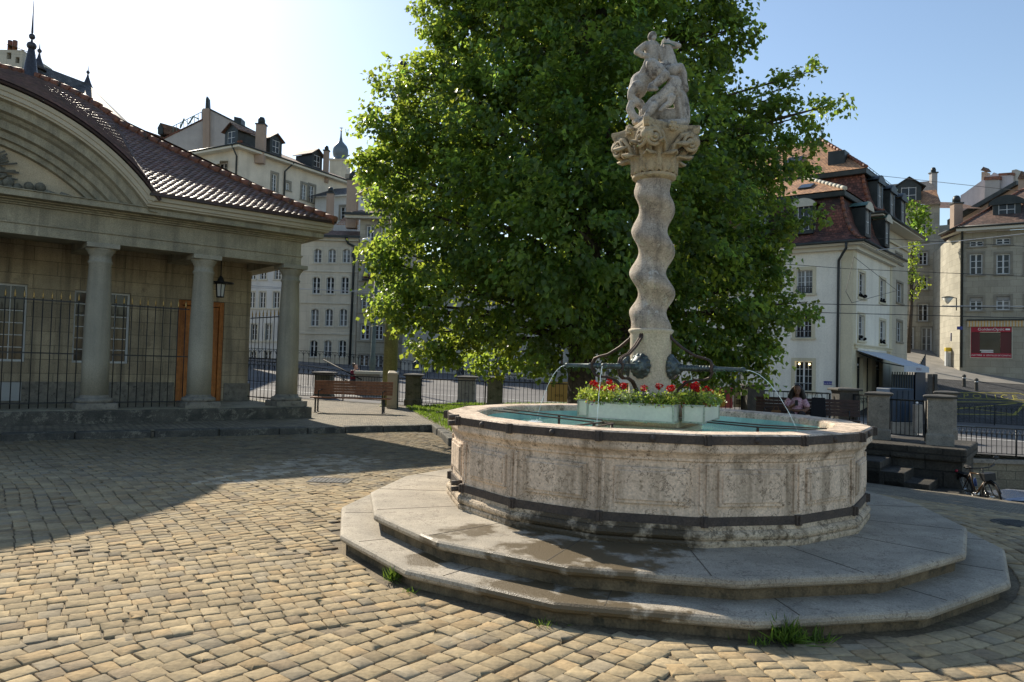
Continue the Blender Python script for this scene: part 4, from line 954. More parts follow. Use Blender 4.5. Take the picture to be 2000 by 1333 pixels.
# grates lying over the basin
def bar(mb, a, b_, w_=.03, t=.012):
    a, b_ = Vector(a), Vector(b_); d = b_-a; n = Vector((-d.y, d.x, 0)).normalized()*w_; mb.obox(a-n/2, d, n, (0, 0, t))
gr = MB()
def pz(px, py, z=1.215): return gz(px, py, z)
gl = fo
for A_, B_ in (((965, 803), (1158, 826)), ((985, 800), (1175, 822)), ((1085, 838), (1178, 826)), ((1125, 842), (1198, 829)), ((1178, 826), (1198, 829)), ((1378, 826), (1480, 836)), ((1480, 836), (1610, 842)), ((1490, 832), (1615, 839)), ((1375, 822), (1490, 832))): gr = MB(); bar(gr, pz(*A_), pz(*B_)); gr.build('grate_bar', M['strap'], fo)
for p_ in ((1092, 812), (1195, 829), (1480, 836), (1160, 826)): q_ = pz(*p_); gr = MB(); gr.tube([q_, (q_.x, q_.y, .9)], .014, 6); gr.build('grate_post', M['strap'], fo)
# ---------------------------------------------------------------- leaves
def leaf_cloud(name, m, P, Nrm, size, tint, parent=None, base=(0, 0, 0), aspect=.8, droop=.6, fold=.25):
    """P: (n,3) leaf positions, Nrm: (n,3) outward directions; each leaf is a folded kite"""
    n = len(P); g = rng
    t = g.normal(size=(n, 3))*.8+Nrm*.9; t[:, 2] -= droop; t /= np.linalg.norm(t, axis=1)[:, None]
    up = g.normal(size=(n, 3))*.55+Nrm*.4+np.array([0, 0, .8]); s = np.cross(t, up); s /= np.linalg.norm(s, axis=1)[:, None]+1e-9
    nr = np.cross(s, t); sz = size*g.uniform(.65, 1.25, size=(n, 1))
    a = P; b = P+t*sz*.45+s*sz*aspect*.5+nr*sz*fold*.5; c = P+t*sz-nr*sz*.1; d = P+t*sz*.45-s*sz*aspect*.5+nr*sz*fold*.5
    V = np.stack([a, b, c, d], 1).reshape(-1, 3)-np.array(base); F = np.arange(n*4).reshape(n, 4)
    tri = np.concatenate([F[:, [0, 1, 2]], F[:, [0, 2, 3]]]).astype(np.int32)
    me = bpy.data.meshes.new(name); me.vertices.add(len(V)); me.vertices.foreach_set('co', V.ravel())
    me.loops.add(tri.size); me.loops.foreach_set('vertex_index', tri.ravel()); me.polygons.add(len(tri))
    me.polygons.foreach_set('loop_start', np.arange(0, tri.size, 3, dtype=np.int32)); me.polygons.foreach_set('loop_total', np.full(len(tri), 3, dtype=np.int32))
    me.update(calc_edges=True)
    ca = me.color_attributes.new('tint', 'FLOAT_COLOR', 'POINT'); tc = np.repeat(np.concatenate([tint, np.ones((n, 1))], 1), 4, axis=0); ca.data.foreach_set('color', tc.ravel())
    me.materials.append(m); o = bpy.data.objects.new(name, me); COL.objects.link(o); BASE[o.name] = tuple(base)
    if parent is not None: o.parent = parent
    else: o.location = base
    return o
def sph(n): v = rng.normal(size=(n, 3)); return v/np.linalg.norm(v, axis=1)[:, None]
def crown_points(blobs, dens, per, spr, shell=(.55, 1.04)):
    PS = []; NS = []; TS = []
    for (c, r) in blobs:
        k = max(3, int(dens*r*r)); d = sph(k); d[:, 2] = d[:, 2]*.95
        rr = r*rng.uniform(shell[0]**2, shell[1]**2, size=k)**.5*(1+.10*np.sin(d[:, 0]*5+d[:, 2]*7+c[0]))
        ctr = np.array(c)+d*rr[:, None]; v = rng.normal(1.03, .27, size=k)
        hue = rng.normal(-.02, .07, size=k)
        q = np.repeat(np.arange(k), per); m_ = len(q); tw = rng.uniform(0, 1, size=(m_, 1)); dirn = d.copy(); dirn[:, 2] -= .35
        off = rng.normal(size=(m_, 3))*spr*.38*np.array([1, 1, .7]); P_ = ctr[q]+dirn[q]*tw*spr*.9+off
        PS.append(P_); NS.append(d[q]); b_ = (v[q]*rng.normal(1, .13, size=m_))[:, None].clip(.4, 1.7); TS.append(np.concatenate([b_*(1+hue[q])[:, None], b_, b_*(1-hue[q])[:, None]], 1))
    return np.concatenate(PS), np.concatenate(NS), np.concatenate(TS)
TY = 18.5
TB = [(1000, 90, 150, 0), (1130, 40, 170, -1.5), (1290, 60, 140, 0), (900, 50, 70, 0), (870, 230, 110, 0), (1020, 250, 170, -1.5), (1190, 250, 180, -2.5), (1330, 250, 120, -1), (1390, 60, 65, 0), (1350, -60, 130, 0), (1100, -120, 200, 0), (930, -60, 110, 0),
      (820, 330, 100, .5), (960, 430, 150, -1.5), (1130, 450, 180, -3), (1320, 430, 150, -1.8), (1440, 420, 95, 0), (830, 500, 85, 0), (940, 570, 110, -1), (1090, 610, 120, -1.5), (1240, 600, 130, -1), (1380, 590, 110, -.5), (1450, 560, 75, 0), (1440, 655, 60, 0),
      (770, 210, 52, 0), (785, 290, 60, .8), (740, 250, 36, 0), (760, 330, 45, 0), (725, 320, 26, 0), (790, 140, 28, 0), (760, 150, 20, 0), (865, 120, 45, 0), (880, -10, 50, 0), (850, 10, 30, 0), (850, 180, 40, .5), (1440, 20, 28, 0), (1425, 60, 30, 0), (1400, 120, 26, 0), (1460, 50, 13, 0), (1395, 190, 24, 0),
      (780, 400, 45, 0), (770, 450, 40, -.3), (745, 480, 30, -.3), (725, 500, 18, -.3), (790, 540, 50, 0), (765, 590, 33, 0), (750, 600, 20, 0), (810, 610, 40, 0), (840, 650, 45, 0), (830, 690, 24, 0), (900, 660, 50, 0), (960, 680, 40, 0), (1020, 690, 35, 0), (1075, 690, 26, -.5), (1190, 690, 30, 0), (1300, 690, 50, 0), (1390, 690, 45, 0), (1445, 710, 30, 0), (1400, 725, 24, 0), (1350, 720, 26, 0),
      (1480, 210, 42, 0), (1440, 250, 50, 0), (1520, 190, 28, 0), (1555, 165, 22, 0), (1585, 140, 14, 0), (1530, 240, 40, 0), (1580, 225, 26, 0), (1612, 208, 18, 0), (1640, 200, 9, 0), (1575, 275, 20, 0), (1500, 300, 55, 0), (1545, 330, 30, 0), (1480, 480, 45, 0), (1520, 455, 30, -.5), (1560, 440, 20, -.5), (1590, 425, 15, -.5), (1540, 470, 22, -.5), (1500, 540, 32, 0), (1500, 520, 24, 0), (1515, 600, 36, 0), (1550, 605, 20, 0), (1578, 590, 13, 0), (1500, 650, 36, 0), (1525, 680, 24, 0), (1490, 700, 26, 0), (1480, 600, 40, 0), (1440, 330, 70, 0), (1410, 470, 80, 0), (1496, 725, 12, 0)]
k_ = TY/FPX; blobs = []
for px, py, rp, dy in TB:
    blobs.append((tuple(at(px, py, TY+dy)), rp*(TY+dy)/FPX*.93))
for px, py, rp, dy in [(1000, 200, 160, 3.5), (1200, 150, 170, 4), (1350, 300, 140, 3), (1000, 450, 150, 3.2), (1200, 480, 160, 4), (1380, 480, 110, 2.5), (880, 350, 100, 2.5), (1180, 580, 110, 2.5), (1150, -50, 180, 3.5)]: blobs.append((tuple(at(px, py, TY+dy)), rp*(TY+dy)/FPX*.95))
tb = at(1134, 790, TY); tree = thing('linden_tree', 'huge leafy linden tree behind the fountain, its crown reaching past the top of the picture', 'tree', (tb.x, tb.y, .15))
b = MB(); X0, Y0 = tb.x, tb.y
b.tube([(X0, Y0, .1), (X0, Y0, .3), (X0+.02, Y0, .7), (X0, Y0, 2.2), (X0+.1, Y0, 4.2), (X0+.2, Y0, 7), (X0+.3, Y0, 11)], [.56, .44, .37, .34, .32, .27, .15], 18); trk = b.build('trunk', M['bark'], tree)
b = MB()
for i, (c, r) in enumerate(blobs):
    c = Vector(c); h = max(2.2, min(9.5, c.z-1.0-.25*abs(c.x-X0))); s_ = Vector((X0+.1, Y0, h)); mid = s_.lerp(c, .5)+Vector((random.uniform(-.3, .3), random.uniform(-.3, .3), .35)); R0 = .05+.05*min(r, 1.8)
    b.tube([s_, s_.lerp(mid, .5)+Vector((0, 0, .1)), mid, c.lerp(mid, .35), c], [R0, R0*.8, R0*.6, R0*.4, R0*.15], 7)
b.build('limb', M['bark'], trk)
P_, N_, T_ = crown_points(blobs, 66, 28, .35)
print('leaves', len(P_))
leaf_cloud('crown', M['leaf'], P_, N_, .138, T_, tree, BASE[tree.name], aspect=.85, droop=.75)
# lawn patch
lw = [tuple(gz(*p)[:2]) for p in ((792, 797, .15), (900, 790, .15), (1150, 790, .15), (1200, 830, .15), (960, 850, .15), (884, 846, .15), (850, 828, .15))]
tag(ear('lawn', lw, .165, M['grassdirt'], .05), kind='structure')
xs = [p[0] for p in lw]; ys = [p[1] for p in lw]; gp = []
while len(gp) < 15000:
    x, y = random.uniform(min(xs), max(xs)), random.uniform(min(ys), max(ys))
    if in_poly(x, y, lw): gp.append((x, y, .16))
gp = np.array(gp); nn_ = np.tile([0, 0, 1.0], (len(gp), 1)); tt = rng.normal(1, .2, size=(len(gp), 1)).clip(.5, 1.6)*np.array([1, 1, .9])
tag(leaf_cloud('grass', M['grass'], gp, nn_, .10, tt, aspect=.22, droop=-.9), kind='stuff')
def tuft(px, py, n, h, label, sp=.05):
    c = gz(px, py, .0); P_ = np.array([(c.x+random.gauss(0, sp), c.y+random.gauss(0, sp*.5), .0) for _ in range(n)])
    tt = rng.normal(1, .2, size=(n, 1)).clip(.5, 1.5)*np.array([1, 1, 1.]); 
    o = leaf_cloud('grass_tuft', M['grass'], P_, np.tile([0, 0, .5], (n, 1)), h, tt, None, tuple(c), aspect=.055, droop=-.9, fold=.05); tag(o, label, 'grass tuft', 'tufts of grass at the foot of the steps')
tuft(768, 1137, 50, .13, 'small bright tuft of grass by the left corner of the lower step', .03); tuft(1072, 1225, 40, .07, 'low tuft of grass in the gutter below the cracked step joint')
tuft(1535, 1257, 80, .17, 'tall dark tuft of long grass against the front of the lower step', .035); tuft(1590, 1258, 70, .12, 'short tuft of grass just right of the tall one', .06); tuft(1475, 1262, 40, .08, 'tiny tuft of grass just left of the tall one', .05)
tuft(800, 1160, 25, .06, 'flat tuft of grass in the joint in front of the left corner')
# flower planters
def planter(k, label):
    rot = Matrix.Rotation(k*math.pi/2, 3, 'Z'); E1, E2 = rot @ e1, rot @ e2
    o0 = c0+E1*-.50+E2*-.70+Vector((0, 0, 1.21)); pl = thing('flower_planter', label, 'planter', tuple(o0), 'planter boxes of flowers around the column')
    Lx, Ly, H_ = .93, .23, .19
    Q = lambda x, y, z: o0+E1*x+E2*y+Vector((0, 0, z))
    b = MB(); b.obox(Q(.01, .01, .01), E1*(Lx-.02), E2*(Ly-.02), (0, 0, H_-.02)); b.build('box', M['planter'], pl)
    b = MB()
    for x in (0, Lx-.02):
        for y in (0, Ly-.02): b.obox(Q(x, y, 0), E1*.02, E2*.02, (0, 0, H_))
    for z in (0, H_-.018):
        for y in (-.001, Ly-.019): b.obox(Q(.02, y, z), E1*(Lx-.04), E2*.02, (0, 0, .018))
        for x in (-.001, Lx-.019): b.obox(Q(x, .02, z), E1*.02, E2*(Ly-.04), (0, 0, .018))
    for x in (.2, .6): b.obox(Q(x, .08, -.02), E1*.03, E2*.03, (0, 0, .02))
    b.build('frame', M['planter_frame'], pl)
    def cl(m, n, xr, hh, size, nm, hue=(1, 1, 1), hang=.0, asp=.8):
        P_ = np.array([tuple(Q(random.uniform(*xr)*Lx, random.uniform(-.02, Ly+.02)+random.gauss(0, .02), H_-.01+abs(random.gauss(0, 1))*hh*(1-hang)-hang*random.random()*.05)) for _ in range(n)])
        tt = rng.normal(1, .22, size=(n, 1)).clip(.4, 1.6)*np.array(hue); leaf_cloud(nm, m, P_, np.tile([0, 0, .4], (n, 1)), size, tt, pl, BASE[pl.name], aspect=asp, droop=.1)
    cl(M['leaf'], 800, (0, 1), .05, .04, 'foliage'); cl(M['leaf_silver'], 1300, (.28, .66), .055, .018, 'silver_foliage'); cl(M['leaf_yellow'], 700, (0, .34), .05, .030, 'bright_foliage'); cl(M['leaf_yellow'], 600, (.74, 1), .055, .030, 'bright_foliage'); cl(M['leaf_light'], 500, (.1, .95), .06, .03, 'light_foliage')
    cl(M['petal_purple'], 90, (0, 1), .03, .022, 'purple_flower', hang=.4); cl(M['petal_yellow'], 120, (.6, 1.0), .03, .024, 'yellow_flower', hang=.4); cl(M['petal_red'], 60, (0, .12), .03, .022, 'red_flower', hang=.3)
    for j_ in range(6):
        x = (.12, .24, .4, .62, .78, .93)[j_]*Lx; z = H_+random.uniform(.11, .20); y = random.uniform(.08, .2); b = MB(); b.tube([Q(x, y, H_-.02), Q(x, y, z)], .003, 5); s = b.build('geranium_stem', M['leaf_light'], pl)
        n = 90; d = sph(n); P_ = np.array(Q(x, y, z))+d*np.array([.028, .028, .022]); leaf_cloud('geranium_bloom', M['petal_red'], P_, d, .02, rng.normal(1, .15, size=(n, 1)).clip(.6, 1.4)*np.ones((1, 3)), s, BASE[pl.name], aspect=1., droop=0)
for k, lb_ in enumerate(('long planter box facing the viewer, bright yellow-green foliage spilling over it', 'planter box on the right side of the column with its end facing the viewer', 'planter box behind the column', 'planter box on the left side of the column behind the front one')): planter(k, lb_)
# ================================================================= HELPERS FOR HOUSES
def PlA(p, deg): a = R(deg); return Plane(p, (p[0]+math.cos(a), p[1]+math.sin(a)))
def hb(pl, x0, y0, x1, y1):
    ym, xm = (y0+y1)/2, (x0+x1)/2; a, b_ = pl.uv(x0, ym)[0], pl.uv(x1, ym)[0]; z1, z0 = pl.uv(xm, y0)[1], pl.uv(xm, y1)[1]
    return (min(a, b_), max(a, b_), z0, z1)
def roof_rings(mb, o, u, v, Lu, Lv, rings, hip=True, open_top=False):
    """rings: (inset, z); the last ring closes as a hipped ridge"""
    o, u, v = Vector((o[0], o[1], 0)), Vector(u), Vector(v)
    def loop(i, z): return [o+u*i+v*i+Vector((0, 0, z)), o+u*(Lu-i)+v*i+Vector((0, 0, z)), o+u*(Lu-i)+v*(Lv-i)+Vector((0, 0, z)), o+u*i+v*(Lv-i)+Vector((0, 0, z))]
    fl = u.cross(v).z < 0
    for (i0, z0), (i1, z1) in zip(rings[:-1], rings[1:]):
        a, b_ = loop(i0, z0), loop(i1, z1)
        for k in range(4):
            q = (a[k], a[(k+1) % 4], b_[(k+1) % 4], b_[k]); 
            if (b_[k]-b_[(k+1) % 4]).length < 1e-4: q = q[:3]
            mb.quad(*(q if not fl else q[::-1]))
def ridge_line(name, pts, parent, r_=.12, m='ridge'):
    b = MB()
    for a, c in zip(pts[:-1], pts[1:]):
        a, c = Vector(a), Vector(c); n = max(2, int((c-a).length/.45))
        for i in range(n): b.tube([a+(c-a)*i/n, a+(c-a)*(i+1.1)/n], [r_, r_*.82], 8)
    return b.build(name, M[m], parent)
def chimney(parent, p, w_, d_, z0, z1, m='chimney', pots=True):
    b = MB(); b.box(p[0]-w_/2, p[0]+w_/2, p[1]-d_/2, p[1]+d_/2, z0, z1); c = b.build('chimney', M[m], parent)
    k = MB(); k.box(p[0]-w_/2-.08, p[0]+w_/2+.08, p[1]-d_/2-.08, p[1]+d_/2+.08, z1, z1+.12); h_ = .45*min(1, w_)
    k.lathe([(w_*.42, z1+.12), (w_*.42, z1+.12+h_), (w_*.3, z1+.2+h_*1.5), (.05, z1+.2+h_*1.7)], (p[0], p[1]), 10); k.build('chimney_cap', M['slate'], c); return c
def pchim(parent, px, py0, py1, wpx, Y, m='chimney'):
    a, b_ = at(px, py0, Y), at(px, py1, Y); w_ = wpx*Y/FPX; return chimney(parent, (a.x, a.y), w_, w_*.8, b_.z-1.5, a.z-.5*min(1, w_), m)
def dormer(parent, o, dirn, side, w_, h_, depth, roofm='tile_brown', wallm='slate', glass='glass', kind='gable', name='dormer', pm='trim_white'):
    """o: bottom centre of the front face; dirn points out of the roof; side along the eave"""
    o, n, s = Vector(o), Vector(dirn), Vector(side); z = Vector((0, 0, 1)); b = MB()
    b.obox(o-s*w_/2-n*depth, s*w_*.2, n*depth, z*h_); b.obox(o+s*w_*.3-n*depth, s*w_*.2, n*depth, z*h_); b.obox(o-s*w_*.3-n*depth, s*w_*.6, n*(depth-.12), z*h_); b.obox(o-s*w_*.3-n*.12, s*w_*.6, n*.12, z*h_*.12)
    d = b.build(name, M[wallm], parent)
    b = MB(); b.obox(o-s*w_*.3+z*h_*.12-n*.11, s*w_*.6, n*.03, z*h_*.88); b.build('pane', M[glass], d)
    b = MB(); f = .035
    for x in (-.3*w_, -f/2, .3*w_-f*1.5): b.obox(o+s*x+z*h_*.12-n*.078, s*f*1.5, n*.03, z*h_*.88)
    for zz in (.12, .52, .95): b.obox(o-s*w_*.3+z*h_*zz-n*.08, s*w_*.6, n*.03, z*f*1.3)
    b.build('window_frame', M['white_frame'], d)
    b = MB(); e = .16*w_
    if kind == 'gable':
        r0, r1 = o+z*(h_+w_*.42)+n*.25, o+z*(h_+w_*.42)-n*(depth+.3)
        for sg in (-1, 1):
            a0, a1 = o+s*sg*(w_/2+e)+z*(h_-.08)+n*.25, o+s*sg*(w_/2+e)+z*(h_-.08)-n*(depth+.3); t = z*.09
            vs = [a0, r0, r1, a1, a0+t, r0+t, r1+t, a1+t]; b.add(vs, [(0, 1, 2, 3), (4, 5, 6, 7), (0, 1, 5, 4), (1, 2, 6, 5), (2, 3, 7, 6), (3, 0, 4, 7)])
        b.build('dormer_roof', M[roofm], d); g_ = MB(); g_.add([o-s*w_/2+z*h_-n*.02, o+s*w_/2+z*h_-n*.02, o+z*(h_+w_*.42)-n*.02], [(0, 1, 2)]); g_.build('gable', M[wallm], d)
    else:
        n_ = 10; prof = [(-(w_/2+e)+(w_+2*e)*i/n_, h_+.30*w_*math.sin(math.pi*i/n_)**.8) for i in range(n_+1)]
        vs = [o+s*x+z*(zz+.08)+n*.12 for x, zz in prof]+[o+s*x+z*(zz+.08)-n*depth for x, zz in prof]; k = n_+1
        b.add(vs, [(i, i+1, k+i+1, k+i) for i in range(n_)]+[tuple(range(k))]); b.build('dormer_roof', M[roofm], d)
        g_ = MB(); vs = [o+s*x*.98+z*(zz+.05)+n*.14 for x, zz in prof]; vs += [o+s*(w_/2+e)+z*(h_-.12)+n*.14, o-s*(w_/2+e)+z*(h_-.12)+n*.14]; m2 = len(vs); vs2 = [v-n*.08 for v in vs]
        g_.add(vs+vs2, [tuple(range(m2)), tuple(range(m2, 2*m2))]+[(i, (i+1) % m2, m2+(i+1) % m2, m2+i) for i in range(m2)]); g_.build('pediment', M[pm], d)
    return d
def pipe(parent, pts, r_=.06, m='slate', name='downpipe'): b = MB(); b.tube(pts, r_, 7); return b.build(name, M[m], parent)
# ================================================================= RAILING AND PIERS OF THE TERRACE
def pier(px, Y, ztop, zb, hw, label, m='pier', rz=0.):
    p = at(px, 760, Y); o = thing('stone_pier', label, 'pier', (p.x, p.y, zb), 'stone piers of the railing', rz)
    H_ = ztop-zb; b = MB(); 
    c, s = 0, 0
    def sq(h, z0, z1): b.v  # placeholder
    b = MB(); k = hw
    prof = [(k*1.12, 0), (k*1.12, H_*.22), (k*1.02, H_*.25), (k, H_*.26), (k, H_-.13), (k*1.05, H_-.12), (k*1.05, H_-.085)]
    b.lathe([(r_*math.sqrt(2), z) for r_, z in prof], (0, 0), 4, math.pi/4, smooth=False); b.build('shaft', M[m], o, (0, 0, 0), bevel=.012)
    b = MB(); b.lathe([(k*1.3*1.414, H_-.084), (k*1.34*1.414, H_-.06), (k*1.34*1.414, H_-.03), (k*1.1*1.414, H_-.005), (.02, H_+.02)], (0, 0), 4, math.pi/4, smooth=False); b.build('cap', M['cap'], o, (0, 0, 0), bevel=.008)
    return o
pier(808, 27, 1.32, .1, .27, 'weathered olive stone pier of the railing just right of the thick pole')
pier(967, 25.8, 1.31, .1, .27, 'moss-darkened stone pier of the railing left of the tree trunk')
pier(1471, 23.6, 1.35, .1, .27, 'stone pier with dark cap standing left of the seated woman', 'cap')
pier(1650, 22, 1.33, .1, .28, 'stone pier with dark cap behind the right end of the far bench', 'cap')
pier(1717, 20.7, 1.26, -.1, .27, 'grey stone pier left of the gap on the retaining wall, nearest to the basin rim', 'pier_pale', -.5)
pier(1836, 19.4, 1.26, -.1, .29, 'pale stone pier on the corner of the retaining wall', 'pier_pale', -.5)
pier(1849, 22.5, 1.30, -.2, .26, 'stone pier with bright cap just behind the corner pier', 'pier_pale', -.5)
pier(912, 31.0, 1.22, -.1, .36, 'pale broad stone pier with a carved panel across the road side of the railing', 'pier_pale')
pier(633, 30.5, 1.25, 0, .33, 'dark stone pier of the railing behind the near wooden bench')
def railing(pts, z0, z1, label, step=.14, hoops=False, name='iron_railing', rb=.011, group=None):
    """pts: list of (x, y, zground)"""
    o = thing(name, label, 'railing', tuple(pts[0]), group); R_ = MB(); B_ = MB()
    for a, b_ in zip(pts[:-1], pts[1:]):
        a, b_ = Vector(a), Vector(b_); d = b_-a; L_ = Vector((d.x, d.y, 0)).length; n = max(1, int(L_/step)); nn = Vector((-d.y, d.x, 0)).normalized()
        for z, t in ((z1-.03, .04), (z0, .025))+(((z1-.22, .02),) if hoops else ()): R_.obox(a+nn*-.015+Vector((0, 0, z)), d, nn*.03, (0, 0, t))
        for i in range(n):
            p = a+d*(i+.5)/n; B_.tube([p+Vector((0, 0, z0+.02)), p+Vector((0, 0, z1-.02))], rb, 4, cap=False)
            if hoops:
                u = d.normalized()*(L_/n)
                B_.tube([p+Vector((0, 0, z1-.42)), p+u*.12+Vector((0, 0, z1-.2)), p+u*.5+Vector((0, 0, z1-.05)), p+u*.88+Vector((0, 0, z1-.2)), p+u+Vector((0, 0, z1-.42))], rb*.9, 4, cap=False)
        k = max(1, int(L_/2.4))
        for i in range(k+1): p = a+d*i/k; B_.tube([p+Vector((0, 0, 0)), p+Vector((0, 0, z1))], .028, 6)
    R_.build('rail', M['iron'], o); B_.build('bars', M['iron'], o); return o
railing([(-9.3, 30.4, .15), (-6.6, 28.8, .15), (-3.85, 27.1, .15)], .1, 1.0, 'iron railing behind the near wooden bench')
railing([(-3.3, 26.9, .15), (-.9, 25.9, .15)], .1, 1.0, 'iron railing between the olive pier and the mossy pier')
railing([(-.3, 25.7, .15), (7.5, 23.7, .15)], .1, 1.0, 'iron railing carrying the banners behind the tree trunk')
railing([(8.1, 23.5, .15), (9.7, 22.2, .15)], .1, 1.0, 'iron railing behind the seated woman')
railing([(10.2, 21.7, .15), (10.45, 21.0, .15)], .1, 1.0, 'short iron railing between the bench and the retaining wall pier')
railing([(10.65, 20.5, 0), (11.2, 19.7, 0)], .1, 1.08, 'iron railing in the gap between the two retaining wall piers', .12)
# retaining wall and little stair on the right
wa, wb = Vector((9.3, 20.3, 0)), Vector((11.55, 18.6, 0)); wu = (wb-wa).normalized(); wn = Vector((wu.y, -wu.x, 0))
if wn.dot(-wa) < 0: wn = -wn
rw = thing('retaining_wall', 'rough dark stone retaining wall carrying two piers, beside the parked bicycle', 'wall', (wa.x, wa.y, -1.5))
b = MB(); b.obox(wa+wn*-2.6+Vector((0, 0, -2.5)), (wb-wa), wn*2.85, (0, 0, 2.1)); b.build('masonry', M['wall_dark'], rw, bevel=.03)
b = MB(); b.obox(wa+wn*-2.7+Vector((0, 0, -.398)), (wb-wa)+wu*.1, wn*3.08, (0, 0, .34)); b.build('coping', M['wall_dark'], rw, bevel=.05)
sw_ = thing('stone_stair', 'short worn stone stair descending along the retaining wall', 'stair', (9.6, 20.5, -1))
for i in range(5):
    b = MB(); p = wa+(wb-wa)*(.08+.19*i)+wn*.28; b.obox(p+Vector((0, 0, -1.6)), wu*1.0, wn*1.5, (0, 0, 1.2-.22*i)); b.build('step', M['wall_dark'], sw_, bevel=.02)
# near street railing at the right with its wall below
railing([(14.6, 25.8, -.93), (24, 25.2, -1.15), (34, 24.6, -1.4)], .08, .98, 'near hooped iron railing above the parked bicycle at the right edge', .17, True, group='hooped iron railings along the street')
lw_ = thing('street_wall', 'pale stone wall below the near hooped railing at the right edge', 'wall', (15, 25.5, -3))
b = MB(); b.obox((13.0, 25.9, -4), (22, -1.4, 0), (.05, .5, 0), (0, 0, 2.75)); b.build('masonry', M['rubble_pale'], lw_)
b = MB(); b.obox((13.0, 25.8, -1.249), (22, -1.4, 0), (.05, .65, 0), (0, 0, .16)); b.build('coping', M['pier_pale'], lw_, bevel=.02)
railing([(19.5, 41.3, -.75), (30, 41.3, -1.0), (42, 41.3, -1.3)], .08, 1.15, 'far hooped iron railing in front of the yellow police lettering', .3, True, rb=.016, group='hooped iron railings along the street')
# distant bridge railings on the left
def g_at(px, py, Y): p = at(px, py, Y); return (p.x, p.y, p.z)
railing([g_at(480, 708, 58), g_at(640, 716, 58), g_at(770, 730, 56), g_at(905, 752, 52), g_at(1040, 772, 48)], .05, 1.15, 'long dark hooped railing along the far side of the road at the left', .42, True, rb=.02, group='hooped iron railings along the street')
railing([g_at(470, 745, 37), g_at(560, 752, 37), g_at(690, 771, 36)], .05, 1.1, 'hooped railing of the ramp behind the portico', .26, True, rb=.014, group='hooped iron railings along the street')
# stair handrail
b = MB(); b.tube([at(632, 703, 31), at(706, 742, 28.5)], .03, 8); b.tube([at(640, 728, 31), at(690, 750, 28.8)], .02, 6); tag(b.build('handrail', M['rubber'], None, tuple(at(632, 703, 31))), 'sloping black handrail behind the near bench', 'handrail')
# ================================================================= BENCHES
def bench(name_label, wood, base, ang, L_=2.4, zg=.15, group='wooden benches'):
    o = thing('wooden_bench', name_label, 'bench', (0, 0, 0), group)
    sl_ = MB()
    for i in range(4): sl_.box(-L_/2, L_/2, -.44+i*.115, -.34+i*.115, .44, .475)
    sl_.build('seat', M[wood], o, bevel=.006); bk = MB()
    for i in range(5): z = .545+i*.085; y = .05+i*.022; bk.obox((-L_/2, y, z), (L_, 0, 0), (0, .02, -.004), (0, .02, .078))
    bk.build('backrest', M[wood], o, bevel=.005)
    for x in (-L_*.44, L_*.40):
        lg = MB(); lg.box(x-.02, x+.02, -.35, -.30, 0, .44); lg.box(x-.02, x+.02, .0, .05, 0, .44); lg.box(x-.02, x+.02, -.42, .1, .405, .438); lg.tube([(x, .06, .42), (x, .14, .66), (x, .19, .95)], .02, 6); lg.box(x-.03, x+.03, -.4, .1, -.01, .012); lg.build('leg', M['iron'], o)
    arm = MB()
    for x in (-L_*.40, L_*.40): arm.tube([(x, -.38, .47), (x, -.38, .66), (x, .1, .68)], .016, 6)
    if L_ > 2.3: arm.build('armrest', M['iron'], o)
    o.location = (*base, zg); o.rotation_euler = (0, 0, ang); return o
bp_ = gz(688, 806, .15); bench('long reddish wooden bench standing on the sunny pavement right of the portico', 'wood', (bp_.x, bp_.y), R(2), 2.42)
bench('dark slatted wooden bench behind the basin where the woman sits', 'wood_dark', (7.62, 18.8), R(-24), 2.5, .13)
# ================================================================= POLES, CABINET
pb_, pt_ = at(759, 796, 26), at(787, 128, 26)
o = thing('catenary_pole', 'thick olive-green metal pole beside the near bench, its top showing through the leaves', 'pole', (pb_.x, pb_.y, .15))
b = MB(); b.tube([(pb_.x, pb_.y, .1), (pb_.x, pb_.y, .2)], .33, 20); b.tube([(pb_.x, pb_.y, .2), Vector(pb_).lerp(pt_, .4), pt_], [.265, .225, .165], 20); b.build('shaft', M['pole_olive'], o)
b = MB(); b.lathe([(.18, pt_.z-.1), (.19, pt_.z), (.12, pt_.z+.12), (.02, pt_.z+.14)], (pt_.x, pt_.y), 14); b.build('pole_cap', M['zinc'], o)
b = MB(); 
for zz in (5.5, 5.9, 6.3): q = Vector(pb_).lerp(pt_, (zz-.15)/(pt_.z-.15)); b.tube([q-Vector((0, 0, .04)), q+Vector((0, 0, .04))], .245, 16)
b.build('pole_ring', M['pole_olive'], o)
cb = at(766, 792, 25); o = thing('electric_cabinet', 'slim beige metal cabinet with sloping lid between the bench and the thick pole', 'cabinet', (cb.x, cb.y, .15))
b = MB(); x, y = cb.x, cb.y; b.add([(x-.17, y-.14, .15), (x+.17, y-.14, .15), (x+.17, y+.16, .15), (x-.17, y+.16, .15), (x-.17, y-.14, 1.36), (x+.17, y-.14, 1.36), (x+.17, y+.16, 1.44), (x-.17, y+.16, 1.44)], [(0, 3, 2, 1), (4, 5, 6, 7), (0, 1, 5, 4), (1, 2, 6, 5), (2, 3, 7, 6), (3, 0, 4, 7)]); b.build('body', M['boxmetal'], o, bevel=.02)
b = MB(); b.box(x-.14, x+.12, y-.155, y-.141, .25, 1.25); b.build('cabinet_door', M['boxmetal'], o, bevel=.006); b = MB(); b.box(x+.171, x+.19, y-.1, y+.12, .15, 1.3); b.build('side_plate', M['slate'], o)
l0, l1 = at(726, 752, 40), at(738, 478, 40); o = thing('street_lamp', 'slender grey-green street lamp pole with a white lamp head in front of the left houses', 'street lamp', tuple(l0))
b = MB(); b.tube([l0, l0.lerp(l1, .2), l0.lerp(l1, .21), l1], [.17, .16, .125, .105], 14); b.build('shaft', M['pole_green'], o)
